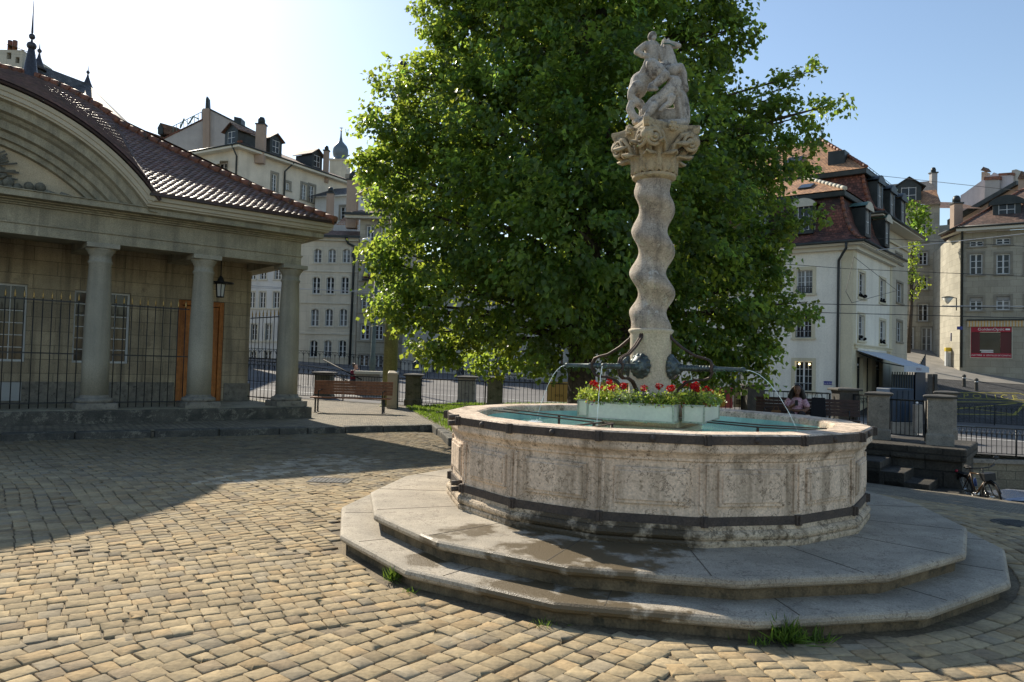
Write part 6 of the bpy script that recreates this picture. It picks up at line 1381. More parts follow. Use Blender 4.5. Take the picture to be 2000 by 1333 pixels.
for j_ in (3.3, 6.5, 9.6):
    p_ = m2+u_*(1.0)+v_*j_; dormer(bk, Vector((p_.x, p_.y, ZB+1.0)), -u_, v_, 1.35, 1.95, 1.3, 'slate', 'slate', 'glass', 'arch', pm='slate')
b = MB(); p_ = m2+u_*3.0+v_*2.2; b.obox((p_.x, p_.y, ZB+4.0), u_*1.1, v_*1.1, (0, 0, 1.3)); b.build('roof_hatch', M['slate'], bk); q = mo
qq = m2+u_*6.8+v_*3.0; skylight(bk, Vector((qq.x, qq.y, ZB+3.62+1.66*.84)), u_, (v_+Vector((0, 0, .84))).normalized(), 1.1, 1.0, 1)
b = MB(); b.tube([m2p(1.5, 1.6, ZB+3.9), m2p(1.5, L2v-1.5, ZB+3.9)], .02, 5); [b.tube([m2p(1.5, j_, ZB+3.6), m2p(1.5, j_, ZB+3.9)], .015, 4) for j_ in frange(1.8, L2v-1.6, .8)]; b.build('snow_rail', M['verdigris'], bk)
# ================================================================= HOUSE WITH THE RED SHOPFRONT
G0 = at(1875, 600, 60); GP = PlA(G0, 148); 
GP = Plane(G0, G0+Vector((math.cos(R(-32)), math.sin(R(-32)), 0)))
gh = thing('optician_house', 'olive-grey dressed stone house at the right edge with a crimson shopfront below', 'house', (G0.x, G0.y, 2.6))
ws_ = [(1894, 496, 1919, 537), (1946, 496, 1973, 536), (1894, 470, 1921, 482), (1945, 465, 1974, 478), (1894, 581, 1919, 607), (1946, 579, 1973, 606), (2003, 496, 2025, 536), (2003, 579, 2025, 606)]
hs = [hb(GP, *x) for x in ws_]; sh = hb(GP, 1896, 639, 1976, 699); ZG = GP.uv(1940, 452)[1]
b = MB(); wallgrid(b, GP, 0, 14, 1.5, ZG, hs+[sh], 0, .25)
side = Plane(G0, G0+Vector((math.cos(R(118)), math.sin(R(118)), 0))); sidep = at(1853, 600, 62.5)
b.quad((G0.x, G0.y, 1.5), (G0.x, G0.y, ZG), (sidep.x, sidep.y+0, ZG), (sidep.x, sidep.y, 1.5)); b.quad((sidep.x, sidep.y, 1.5), (sidep.x, sidep.y, ZG), (sidep.x+4, sidep.y+10, ZG), (sidep.x+4, sidep.y+10, 1.5)); b.build('wall', M['oliveblock'], gh)
for i, h in enumerate(hs): window(gh, GP, h, 0, .2, 2, 3 if i not in (2, 3) else 2, gm='glass', surround='trim_stone', sw=.18, mull=.12, fw=.09, bar=.05, blind=('greyshutter', .3) if i in (4, 5, 7) else None)
b = MB(); a0, a1, z0, z1 = sh
b.pbox(GP, a0, a1, z1-.42, z1, -.1, .04); b.pbox(GP, a0, a1, z0, z0+.36, -.1, .04); b.pbox(GP, a0, a0+.04, z0, z1, -.1, .05); sf = b.build('shopfront', M['red'], gh)
b = MB(); b.pbox(GP, a0-.06, a0, z0-.05, z1, -.1, .06); b.pbox(GP, a1, a1+.06, z0-.05, z1, -.1, .06); b.pbox(GP, a0, a1, z0-.06, z0, -.1, .055); b.build('frame', M['trim_white'], sf)
b = MB(); b.pbox(GP, a0+.04, a0+.62, z0+.36, z1-.42, -.2, -.1); b.pbox(GP, a1-.75, a1, z0+.36, z1-.42, -.2, -.1); b.build('side_panel', M['maroon'], sf)
b = MB(); b.pbox(GP, a0+.62, a1-.75, z0+.36, z1-.42, -.24, -.22); b.build('pane', M['glass_dark'], sf); b = MB(); b.pbox(GP, a0+.64, a0+1.55, z0+.55, z0+.62, -.2, -.1); b.pbox(GP, a0+.74, a0+1.55, z0+.4, z0+.5, -.2, -.1); b.build('display_shelf', M['white'], sf)
c_ = (a0+a1)/2
text_mesh('GoldenOptic', 'lettering', M['white'], GP.p(c_+.0, z1-.29, .045), GP.u, (0, 0, 1), .21, sf, depth=0, sx=1.12)
text_mesh('LUNETTERIE  &  LENTILLES DE CONTACT', 'lettering', M['white'], GP.p(c_, z0+.13, .045), GP.u, (0, 0, 1), .11, sf, depth=0)
b = MB(); b.pbox(GP, a1-.42, a1-.12, z1-.27, z1-.14, .04, .046); b.build('print', M['white'], sf)
o = thing('striped_awning', 'rolled-up orange and cream striped awning above the crimson shopfront', 'awning', tuple(GP.p(2, z1, .1))); b = MB(); b2 = MB(); n = 60
for i in range(n):
    x0 = a0-.25+6.2*i/n; (b if i % 2 else b2).pbox(GP, x0, x0+6.2/n, z1+.02, z1+.5, .1, .13)
b.build('orange_stripe', M['banner_tan'], o); b2.build('cream_stripe', M['trim_white'], o); b = MB(); b.pbox(GP, a0-.3, a0+6.0, z1+.5, z1+.62, .02, .25); b.build('cassette', M['slate'], o)
# roof
ro = GP.u; rn = -GP.n; rz_ = ZG
b = MB(); e_ = .9; E0, E1_ = GP.p(-.3, ZG+.35, e_), GP.p(15, ZG+.35, e_); T0, T1 = GP.p(4.5, ZG+4.4, -5.6), GP.p(15, ZG+4.4, -5.6); sv = GP.p(-1.6, ZG+.35, -2.2); S2 = GP.p(-1.0, ZG+.35, -9)
b.quad(E0, E1_, T1, T0); b.quad(E0, T0, sv); b.quad(sv, T0, S2); b.build('roof', M['tile_orange'] if False else M['tile_brown2'] if 'tile_brown2' in M else M['tile_brown'], gh)
b = MB()
for P0, P1 in ((E0, E1_), (E0, sv)): d_ = P1-P0; nn = Vector((-d_.y, d_.x, 0)).normalized(); b.tube([P0, P1], .1, 8)
b.build('roof_gutter', M['slate'], gh); b = MB(); b.quad(GP.p(-.3, ZG+.02, e_), GP.p(15, ZG+.02, e_), GP.p(15, ZG+.02, 0), GP.p(0, ZG+.02, 0)); b.quad(GP.p(-.3, ZG+.02, e_), GP.p(0, ZG+.02, 0), GP.p(-1.3, ZG+.02, -2.3), sv-Vector((0, 0, .33))); b.pbox(GP, -.3, 15, ZG+.03, ZG+.3, e_-.1, e_-.05); b.build('eave', M['soffit'], gh)
ridge_line('hip_tiles', [E0, T0], gh, .12); ridge_line('ridge_tiles', [T0, T1], gh, .12)
pipe(gh, [GP.p(.12, ZG+.2, .8), GP.p(.12, ZG-.4, .12), GP.p(.12, 2.5, .12)], .09)
dormer(gh, GP.p(3.2, ZG+1.25, -.9), GP.n, GP.u, 1.9, 1.15, 1.9, 'slate', 'slate', 'glass', 'arch', pm='slate')
pchim(gh, 1868, 391, 425, 17, 63)
# ================================================================= OTHER HOUSES ON THE RIGHT
def block(name, label, cat, pl_pts, ytop_px, zb, depth, wallm, boxes=(), wk={}, Lx=None, extra=None):
    A, B = pl_pts; P_ = Plane(A, B); o = thing(name, label, cat, (P_.o.x, P_.o.y, zb)); zt = P_.uv(*ytop_px)[1]; L_ = Lx or P_.L
    hs_ = [hb(P_, *x) for x in boxes]; b = MB(); wallgrid(b, P_, 0, L_, zb, zt, hs_, 0, wk.get('dep', .2))
    b.quad(P_.p(0, zb, 0), P_.p(0, zb, -depth), P_.p(0, zt, -depth), P_.p(0, zt, 0)); b.quad(P_.p(L_, zb, 0), P_.p(L_, zt, 0), P_.p(L_, zt, -depth), P_.p(L_, zb, -depth)); b.quad(P_.p(0, zb, -depth), P_.p(L_, zb, -depth), P_.p(L_, zt, -depth), P_.p(0, zt, -depth)); b.quad(P_.p(0, zt, -.01), P_.p(L_, zt, -.01), P_.p(L_, zt, -depth), P_.p(0, zt, -depth)); b.build('wall', M[wallm], o)
    for i, h in enumerate(hs_):
        k = dict(wk); 
        if callable(extra): k.update(extra(i) or {})
        window(o, P_, h, 0, k.pop('dep', .2), **k)
    return o, P_, zt
o, P_, zt = block('brown_roof_house', 'tall narrow stone house behind the rear wing with a two-tone steep roof and round chimney', 'house', (at(1700, 600, 72), at(1834, 600, 70)), (1800, 400), 1, 9, 'oliveblock', [(1791, 438, 1810, 472), (1794, 492, 1812, 518), (1791, 541, 1812, 566), (1793, 594, 1813, 628), (1770, 640, 1785, 690), (1800, 640, 1820, 690)], dict(surround='trim_stone', nx=2, nz=3, fw=.1, mull=.12))
t1, t2, zz_ = P_.p(0, P_.uv(1750, 362)[1], -3), P_.p(P_.L, P_.uv(1832, 353, -3)[1], -3), zt
b = MB(); b.quad(P_.p(-.3, zt-.1, .6), P_.p(P_.L, zt-.1, .6), P_.p(P_.L, P_.uv(1832, 371, -1.8)[1], -1.8), P_.p(-.3, P_.uv(1750, 378, -1.8)[1], -1.8)); b.build('lower_roof', M['tile_orange'], o)
z1a, z1b = P_.uv(1750, 378, -1.8)[1], P_.uv(1832, 371, -1.8)[1]; b = MB(); b.quad(P_.p(-.3, z1a, -1.8), P_.p(P_.L+.1, z1b, -1.8), P_.p(P_.L+.1, P_.uv(1835, 353, -5)[1], -5), P_.p(-.3, P_.uv(1750, 362, -5)[1], -5)); b.quad(P_.p(P_.L, zt-.2, .3), P_.p(P_.L, zt, -9), P_.p(P_.L, P_.uv(1835, 353, -5)[1], -5), P_.p(P_.L, z1b, -1.8)); b.build('upper_roof', M['roofdark'], o)
dormer(o, P_.p(P_.uv(1775, 400)[0], zt+.1, -.1), P_.n, P_.u, 2.2, 1.7, 2, 'slate', 'slate', 'glass', 'gable'); pchim(o, 1823, 334, 360, 11, 74, 'firewall')
o, P_, zt = block('dark_alley_house', 'shaded narrow house at the end of the alley left of the olive stone house', 'house', (at(1826, 600, 76), at(1862, 600, 75)), (1845, 440), 1, 8, 'stonegrey', [(1835, 502, 1849, 516), (1835, 545, 1850, 568), (1836, 600, 1850, 625), (1834, 650, 1852, 700)], dict(surround='trim_stone', nx=1, nz=2, gm='glass_dark'))
o, P_, zt = block('lilac_gable_house', 'pale lilac gabled house seen high above the alley between two roofs', 'house', (at(1833, 440, 84), at(1900, 440, 84)), (1850, 452), 8, 9, 'lilac', [(1845, 460, 1852, 474)], dict(sill=False, nx=1, nz=1))
zt2 = P_.uv(1842, 375)[1]; b = MB(); b.quad(P_.p(-.2, P_.uv(1833, 408)[1], .3), P_.p(5, P_.uv(1890, 408)[1], .3), P_.p(5, zt2, -5), P_.p(-.2, zt2, -5)); b.build('roof', M['tile_brown'], o)
# pale firewall building upper right with chimneys
F0, F1 = at(1880, 400, 88), at(2060, 400, 80); FP = Plane(F0, F1); o = thing('chimney_gable_house', 'lilac-grey stepped gable crowded with chimneys above the roof at the upper right', 'house', (FP.o.x, FP.o.y, 8))
def fpx(px, py, off=0): a_, z_ = FP.uv(px, py, off); return FP.p(a_, z_, off)
def slab(pts, m, name, par, th=3.0, off=0.):
    b = MB(); f = [fpx(x, y, off) for x, y in pts]; k = len(f); bk_ = [p-FP.n*th for p in f]; b.add(f+bk_, [tuple(range(k)), tuple(range(k, 2*k))]+[(i, (i+1) % k, k+(i+1) % k, k+i) for i in range(k)]); return b.build(name, M[m], par)
slab([(1876, 470), (1876, 382), (1886, 376), (1888, 374), (1922, 350), (1926, 345), (1936, 342), (1941, 337), (1949, 342), (1950, 470)], 'lilac', 'wall', o)
slab([(1922, 420), (1924, 349), (1952, 347), (1952, 420)], 'firewall', 'chimney_stack', o, 2, 1.2); slab([(1921, 352), (1922, 346), (1953, 344), (1953, 351)], 'ridge', 'chimney_hood', o, 2.2, 1.3)
slab([(1951, 420), (1951, 343), (1977, 340), (1977, 420)], 'lilac', 'chimney_stack', o, 2, .8); slab([(1950, 343), (1950, 339), (1978, 337), (1978, 342)], 'ridge', 'chimney_hood', o, 2.2, .9); slab([(1976, 420), (1976, 333), (1985, 331), (1985, 420)], 'stonegrey', 'chimney_stack', o, 2, .4)
slab([(1916, 380), (1917, 336), (1925, 336), (1925, 380)], 'chimney', 'chimney', o, 1.2, -.6); slab([(1915, 333), (1920.5, 326), (1926, 333)], 'tile_brown', 'chimney_hood', o, 1.4, -.4)
slab([(1850, 430), (1985, 353), (1985, 361), (1850, 440)], 'slate', 'verge', o, 1.0, 2.2); slab([(1850, 438), (1985, 360), (2070, 360), (2070, 440)], 'chimney', 'lower_wall', o, 1.0, 1.6)
slab([(1988, 390), (1989, 350), (2001, 349), (2001, 390)], 'chimney', 'chimney', o, 1.2, 3.2); slab([(1987, 350), (1995, 334), (2003, 349)], 'tile_brown', 'chimney_hood', o, 1.4, 3.4)
# small tree and ivy between the houses
def small_tree(label, blobs_px, Y, dens, per, size, m, trunk_px=None, name='tree', cat='tree', spr=.4):
    bl = [(tuple(at(px, py, Y+dy)), r*Y/FPX) for px, py, r, dy in blobs_px]; c0_ = at(*(trunk_px or (blobs_px[0][0], 760)), Y) if trunk_px else Vector(bl[-1][0]); o = thing(name, label, cat, tuple(c0_))
    b = MB(); pts = [c0_]+[Vector(c) for c, r in bl[:1]]; b.tube([c0_, c0_.lerp(pts[1], .5)+Vector((.1, 0, 0)), pts[1]], [.18, .14, .05], 8); 
    for c, r in bl[1:]: b.tube([c0_.lerp(pts[1], .6), Vector(c)], [.07, .02], 6)
    b.build('trunk', M['bark'], o); P_, N_, T_ = crown_points(bl, dens, per, spr, (.3, 1.05)); leaf_cloud('crown', M[m], P_, N_, size, T_, o, BASE[o.name]); return o
small_tree('light green small tree rising between the rear wing and the brown-roofed house', [(1790, 415, 20, 0), (1778, 440, 22, 0), (1805, 425, 13, 0), (1797, 450, 18, 0), (1775, 400, 12, 0), (1752, 383, 6, 0), (1772, 470, 14, 0)], 62, 26, 12, .28, 'leaf_light', (1778, 520))
small_tree('dark green climber hanging in the gap behind the white house', [(1782, 500, 14, 0), (1776, 525, 14, 0), (1785, 550, 14, 0), (1797, 545, 9, 0), (1775, 575, 9, 0), (1785, 480, 14, 0)], 60, 30, 12, .24, 'leaf', (1774, 690), 'climbing_plant', 'climber')
# ================================================================= STREET FURNITURE ON THE HILL
for px, py, lb_ in ((1883, 756, 'left one of two dark bollards on the sloping street'), (1907, 764, 'right one of two dark bollards on the sloping street')):
    p = hz(px, py); z = road_z(p.x, p.y); o = thing('bollard', lb_, 'bollard', (p.x, p.y, z), 'dark bollards on the sloping street'); b = MB(); b.lathe([(.14, z-.1), (.12, z+.1), (.10, z+.7), (.13, z+.74), (.13, z+.82), (.06, z+.9), (.01, z+.92)], (p.x, p.y), 12); b.build('post', M['cap'], o); b = MB(); b.lathe([(.108, z+.62), (.106, z+.68)], (p.x, p.y), 12); b.build('band', M['white'], o)
p = hz(1851, 716); z = road_z(p.x, p.y); s_ = p.y/FPX
o = thing('parking_meter', 'white parking meter post with bright yellow top at the corner of the olive stone house', 'parking meter', (p.x, p.y, z)); b = MB(); b.box(p.x-.22, p.x-.0, p.y-.1, p.y+.1, z, z+1.25); b.box(p.x+.04, p.x+.24, p.y-.1, p.y+.1, z, z+1.2); b.build('post', M['white_frame'], o, bevel=.02); b = MB(); b.box(p.x-.24, p.x+.24, p.y-.13, p.y+.13, z+1.26, z+1.6); b.build('head', M['yellow'], o, bevel=.03)
o = thing('traffic_sign', 'blue and white traffic sign on a post beside the parking meter', 'sign', (p.x+.45, p.y, z)); b = MB(); b.tube([(p.x+.5, p.y, z), (p.x+.5, p.y, z+3.3)], .035, 8); b.build('post', M['slate'], o)
b = MB(); b.box(p.x+.28, p.x+.8, p.y-.06, p.y-.03, z+1.25, z+2.05); b.build('panel', M['white'], o); b = MB(); n = 20; b.add([(p.x+.54+.21*math.cos(2*math.pi*i/n), p.y-.065, z+1.68+.21*math.sin(2*math.pi*i/n)) for i in range(n)], [tuple(range(n))]); b.build('disc', M['lightblue'], o)
b = MB(); b.box(p.x+.50, p.x+.54, p.y-.07, p.y-.066, z+1.6, z+1.84); b.box(p.x+.56, p.x+.60, p.y-.07, p.y-.066, z+1.55, z+1.68); b.ball((p.x+.53, p.y-.07, z+1.82), (.03, .004, .03)); b.build('pictogram', M['white'], o)
b = MB(); b.box(p.x+.2, p.x+.72, p.y-.06, p.y-.03, z+2.15, z+2.85); b.build('arrow_panel', M['bluesign'], o); b = MB(); b.box(p.x+.3, p.x+.62, p.y-.07, p.y-.062, z+2.5, z+2.56); b.build('arrow', M['white'], o)
q = at(1865, 645, 60.4); o = thing('blue_street_plate', 'small blue street plate on the sunlit corner of the olive stone house', 'sign', tuple(q)); b = MB(); b.obox(q+Vector((-.2, -.6, 0)), (.4, -.12, 0), (.01, .02, 0), (0, 0, .26)); b.build('plate', M['bluesign'], o)
q = at(1851, 582, 59.5); o = thing('wall_lantern', 'dark conical wall lamp on a bracket at the corner of the olive stone house', 'street lamp', tuple(q)); b = MB(); b.lathe([(.45, q.z), (.42, q.z+.06), (.1, q.z+.13)], (q.x, q.y), 16); b.tube([(q.x, q.y, q.z+.08), (q.x+.9, q.y+.3, q.z+.02), (q.x+.9, q.y+.3, q.z-1.0)], .04, 6); b.build('bracket', M['slate'], o); b = MB(); b.lathe([(.42, q.z-.01), (.06, q.z-.5)], (q.x, q.y), 16); b.build('shade', M['lampglass'], o)
# post frame, container, small tables under the awning
p = at(1821, 765, 36); o = thing('post_pair', 'pair of tall dark gate posts standing upright left of the sloping street', 'post', (p.x, p.y, -.6)); 
for x in (1816, 1826): b = MB(); q0, q1 = at(x, 775, 36), at(x, 731, 36); b.box(q0.x-.07, q0.x+.07, 35.9, 36.1, -1, q1.z); b.build('post', M['cap'], o, bevel=.01)
b = MB(); q0, q1 = at(1817.5, 775, 36), at(1824.5, 736, 36); b.box(q0.x, q1.x, 35.97, 36.03, -1, q1.z); b.build('panel', M['bark'], o)
q0, q1 = at(1738, 825, 31), at(1785, 760, 31); o = thing('waste_container', 'large navy blue container standing on a pale base behind the retaining wall railing', 'container', (q0.x, 31, q0.z)); b = MB(); b.box(q0.x, q1.x, 31, 32.2, q0.z+.02, q1.z); 
b.build('body', M['navy'], o, bevel=.04); b = MB(); [b.box(q0.x+.06+i*.24, q0.x+.1+i*.24, 30.975, 30.999, q0.z+.1, q1.z-.1) for i in range(4)]; b.build('ribs', M['navy'], o); b = MB(); b.box(q0.x-.1, q1.x+.12, 30.9, 32.3, q0.z-.75, q0.z+.018); b.build('base', M['pier_pale'], o, bevel=.02)
q0 = at(1791, 790, 30.5); o = thing('kerb_post', 'short pale stone post right of the navy container', 'bollard', (q0.x, 30.5, q0.z-1)); b = MB(); b.box(q0.x-.14, q0.x+.14, 30.3, 30.6, q0.z-1.2, q0.z); b.build('stone', M['pier_pale'], o, bevel=.03); b = MB(); b.ball((q0.x-.02, 30.45, q0.z+.06), .05); b.build('knob', M['white'], o)
e0, e1_ = at(1741, 775, 46), at(1788, 730, 44); o = thing('terrace_screen', 'dark blue slatted screen around the shaded terrace beside the awning', 'screen', (e0.x, e0.y, 0)); b = MB()
pa, pb2 = Vector((*at(1742, 760, 43)[:2], -.7)), Vector((*at(1786, 760, 43)[:2], -.7)); pc = Vector((*at(1806, 760, 50)[:2], .6)); zt_ = at(1764, 732, 43).z
b.obox(pa, pb2-pa, (0, .06, 0), (0, 0, zt_+.7)); b.obox(pb2, pc-pb2, (.06, 0, 0), (0, 0, zt_+.7)); b.build('panel', M['navy'], o)
b = MB(); [b.obox(pa.lerp(pb2, i/9)-Vector((.02, .05, 0)), (.05, 0, 0), (0, .04, 0), (0, 0, zt_+.85)) for i in range(10)]; [b.obox(pb2.lerp(pc, i/9)-Vector((.02, .05, 0)), (.05, 0, 0), (0, .04, 0), (0, 0, zt_+.85)) for i in range(10)]; b.build('slats', M['slate'], o)
# ================================================================= OVERHEAD WIRES
def wire(pts, r_, label, m='iron', sag=.0):
    P3_ = [at(*p) for p in pts]; out = []
    for a, c in zip(P3_[:-1], P3_[1:]):
        for i in range(12): t = i/12; p = a.lerp(c, t); p.z -= sag*4*t*(1-t); out.append(p)
    out.append(P3_[-1]); b = MB(); b.tube(out, r_, 5); tag(b.build('overhead_wire', M[m], None, tuple(P3_[0])), label, 'wire', 'tram wires strung across the street')
wire([(1500, 592, 36), (2020, 603, 36)], .018, 'dark tram wire running level in front of the white house at its middle windows', sag=0)
wire([(1490, 608, 33), (2020, 622, 33)], .016, 'dark tram wire just below the middle one in front of the white house')
wire([(1480, 512, 36), (1650, 525, 38), (2020, 541, 38)], .014, 'thin dark wire crossing the upper windows of the white house')
wire([(1500, 440, 40), (1700, 465, 38), (2010, 482, 40)], .014, 'thin grey wire crossing the eave of the white house')
wire([(1711, 489, 40), (2020, 455, 36)], .022, 'pale thick cable rising to the right edge from the corner of the white house', 'pole_pale')
wire([(1712, 343, 50), (2010, 375, 40)], .016, 'thin dark wire high between the roofs at the right')
wire([(1668, 502, 40), (1652, 570, 39), (1664, 592, 39), (1752, 568, 46), (1668, 502, 40)], .014, 'dark triangular guy wire fixed to the corner of the white house')
wire([(1840, 598, 40), (2020, 599, 40)], .026, 'pale tram wire crossing the lower windows of the olive stone house', 'pole_pale')
wire([(484, 558, 50), (770, 575, 50)], .022, 'pale tram wire stretched in front of the left houses', 'pole_pale'); wire([(484, 562, 48), (770, 570, 48)], .02, 'second pale tram wire crossing just below the first at the left', 'pole_pale')
# ================================================================= HOUSES ON THE LEFT
AP = Plane(at(583, 600, 70), at(700, 600, 70)); ah = thing('cream_arched_house', 'cream three-window-wide house with arched windows beside the portico', 'house', (AP.o.x, 70, 0))
ZA = AP.uv(640, 467)[1]; cols = {}
rows = [((620.5, 648.5, 676.5), 500, 27), ((617.5, 645, 673.5), 557.5, 33), ((615, 642.5, 670.5), 620.5, 34), ((612.5, 640, 668.5), 681.5, 33)]
hs = [hb(AP, x-7.5, y-h/2, x+7.5, y+h/2) for xs_, y, h in rows for x in xs_]; LA = AP.uv(697, 600)[0]
b = MB(); wallgrid(b, AP, 0, LA, -1, ZA, hs, 0, .28); b.quad(AP.p(LA, -1, 0), AP.p(LA, ZA, 0), AP.p(LA, ZA, -9), AP.p(LA, -1, -9)); b.quad(AP.p(0, -1, 0), AP.p(0, -1, -9), AP.p(0, ZA, -9), AP.p(0, ZA, 0)); b.build('wall', M['cream2'], ah)
for h in hs: window(ah, AP, h, 0, .26, 2, 3, gm='curtain' if random.random() < .35 else 'glass', surround='trim_white', sw=.13, arch=.2, so=.04, fw=.07, mull=.13, bar=.04)
for y in (530, 592, 652): b = MB(); z = AP.uv(640, y)[1]; b.pbox(AP, -.05, LA+.02, z-.08, z+.08, -.1, .1); b.build('string_course', M['trim_white'], ah)
b = MB(); b.pbox(AP, -.05, LA+.02, ZA-.2, ZA+.1, -.1, .3); b.build('eave', M['trim_white'], ah)
b = MB(); b.quad(AP.p(.2, ZA+.12, .7), AP.p(LA+.1, ZA+.12, .7), AP.p(LA+.1, ZA+1.1, -1.6), AP.p(.2, ZA+1.1, -1.6)); b.build('roof', M['tile_brown'], ah); b = MB(); b.pbox(AP, -.9, LA+.2, ZA+.08, ZA+.26, .5, .72); b.build('roof_gutter', M['slate'], ah)
b = MB(); zb_ = ZA+.9; [b.pbox(AP, 1.2+i*.16, 1.22+i*.16, zb_, zb_+1.1, -1.6, -1.58) for i in range(27)]; [b.pbox(AP, 1.2, 5.5, zb_+k*.18, zb_+k*.18+.02, -1.6, -1.585) for k in range(7)]; b.build('roof_mesh_fence', M['greywall'], ah)
x_ = AP.uv(690, 560)[0]; pipe(ah, [AP.p(x_-.75, ZA+.1, .5), AP.p(x_-.6, ZA-.4, .2), AP.p(x_, ZA-.7, .12), AP.p(x_, ZA-1.2, .12), AP.p(x_-.1, -1, .12)], .12); b = MB(); b.pbox(AP, x_-.2, x_+.2, ZA-1.7, ZA-1.2, .02, .28); b.build('hopper', M['slate'], ah)
o, P_, zt = block('pale_grey_house', 'pale grey rendered house seen between portico columns behind the side fence', 'house', (at(450, 600, 73), at(582, 600, 72)), (520, 470), -1, 9, 'greywall', [(x-6, y-h/2, x+6, y+h/2) for xs_, y, h in (((493, 514, 542.5), 535, 22), ((491.5, 512.5, 539.5), 586, 32), ((496, 524, 553), 649, 32), ((494, 522, 551), 699, 24)) for x in xs_]+[(566, 560, 575, 590), (566, 620, 575, 650)], dict(surround='trim_white', sw=.1, nx=2, nz=3, dep=.25, fw=.07, mull=.12))
for y in (604, 668): b = MB(); z = P_.uv(520, y)[1]; b.pbox(P_, 0, P_.L, z-.07, z+.07, -.1, .12); b.build('string_course', M['trim_white'], o)
b = MB(); b.pbox(P_, -.2, P_.L+.1, zt, zt+.3, -9, .5); b.build('roof', M['slate'], o); 
a_, z_ = P_.uv(583, 625); sg = thing('hanging_banner', 'narrow black vertical banner hanging at the edge of the pale grey house', 'banner', tuple(P_.p(P_.L-.1, z_-2, .3))); b = MB(); b.pbox(P_, P_.L-.25, P_.L-.02, P_.uv(580, 660)[1], P_.uv(580, 590)[1], .1, .16); b.build('cloth', M['dark_print'], sg)
def ex3(i): return {0: dict(blind=('teal_shutter', .8)), 6: dict(blind=('teal_shutter', .55)), 7: dict(gm='curtain')}.get(i)
o, P_, zt = block('grey_brown_house', 'grey-brown sandstone house with white windows behind the street lamp pole', 'house', (at(698, 600, 69.5), at(800, 600, 69.5)), (735, 424), -1, 10, 'brownwall', [(712, 505, 731, 541), (706, 578, 725, 608), (732, 578, 751, 608), (704, 634, 722, 664), (732, 636, 748, 664), (702, 693, 720, 716), (740, 505, 756, 541), (729, 693, 748, 722), (716, 441, 731, 475), (744, 441, 760, 475)], dict(surround='trim_stone', sw=.12, nx=2, nz=3, fw=.1, mull=.14), extra=ex3)
for y in (549, 611, 667): b = MB(); z = P_.uv(735, y)[1]; b.pbox(P_, 0, P_.L, z-.07, z+.07, -.1, .14); b.build('string_course', M['brownwall'], o)
b = MB(); b.quad(P_.p(-1.3, zt+.1, 1.0), P_.p(P_.L, zt+.1, 1.0), P_.p(P_.L, zt+1.2, -2), P_.p(.5, zt+1.2, -2)); b.build('roof', M['tile_brown'], o); b = MB(); b.pbox(P_, -1.3, P_.L, zt-.02, zt+.2, .75, 1.02); b.build('roof_gutter', M['slate'], o)
b = MB(); b.pbox(P_, -1.3, P_.L, zt-.3, zt-.02, -.1, .8); b.build('eave', M['trim_white'], o); b = MB(); b.pbox(P_, .8, P_.L, zt+1.0, zt+1.7, -4, -1.5); b.pbox(P_, .6, P_.L, zt+1.7, zt+2.0, -4, -1.3); b.build('parapet', M['trim_stone'], o)
h = hb(P_, 709, 541, 735, 549); b = MB(); b.pbox(P_, h[0], h[1], h[2], h[2]+.1, 0, .5); [b.pbox(P_, h[0]+(h[1]-h[0]-.03)*i/9, h[0]+(h[1]-h[0]-.03)*i/9+.03, h[2]+.1, h[2]+.55, .45, .48) for i in range(10)]; bl_ = b.build('balcony', M['iron'], o)
b = MB(); [b.ball(P_.p(random.uniform(h[0], h[1]), h[2]+random.uniform(.2, .65), .35), random.uniform(.1, .16), 7, 5) for _ in range(9)]; b.build('potted_flowers', M['ridge'], bl_, uv=False)
dormer(o, P_.p(P_.uv(749, 402)[0], zt+2.0, -2.0), P_.n, P_.u, 1.7, 1.5, 2.5, 'slate', 'trim_stone', 'glass', 'gable'); pchim(o, 690, 344, 417, 20, 71); pchim(o, 724, 352, 412, 14, 74, 'stonegrey')
o, P_, zt = block('grey_stone_house', 'long grey dressed stone house glimpsed under the branches beyond the road', 'house', (at(785, 700, 66), at(1140, 700, 60)), (950, 560), -2, 9, 'stonegrey', [(806, 690, 819, 722), (843, 706, 855, 728), (892, 700, 907, 734), (929, 690, 942, 735), (995, 705, 1018, 729), (1040, 700, 1060, 728), (1085, 690, 1100, 725)], dict(surround='trim_white', sw=.12, nx=2, nz=3, grille=.6)); P9 = P_
pipe(o, [P_.p(P_.uv(973, 600)[0], zt, .1), P_.p(P_.uv(973, 600)[0], -1, .1)], .1); b = MB(); b.quad(P_.p(-.5, zt, .8), P_.p(P_.L, zt, .8), P_.p(P_.L, zt+3.5, -5), P_.p(-.5, zt+3.5, -5)); b.build('roof', M['tile_brown'], o)
o, P_, zt = block('low_pale_house', 'pale low house front behind the banners right of the tree trunk', 'house', (at(1142, 700, 58), at(1400, 700, 52)), (1300, 600), -2, 8, 'whitehouse', [(1180, 700, 1200, 745), (1190, 660, 1200, 680), (1240, 705, 1262, 748), (1320, 700, 1345, 750), (1365, 690, 1385, 745)], dict(surround='quoin', sw=.15, nx=2, nz=4))
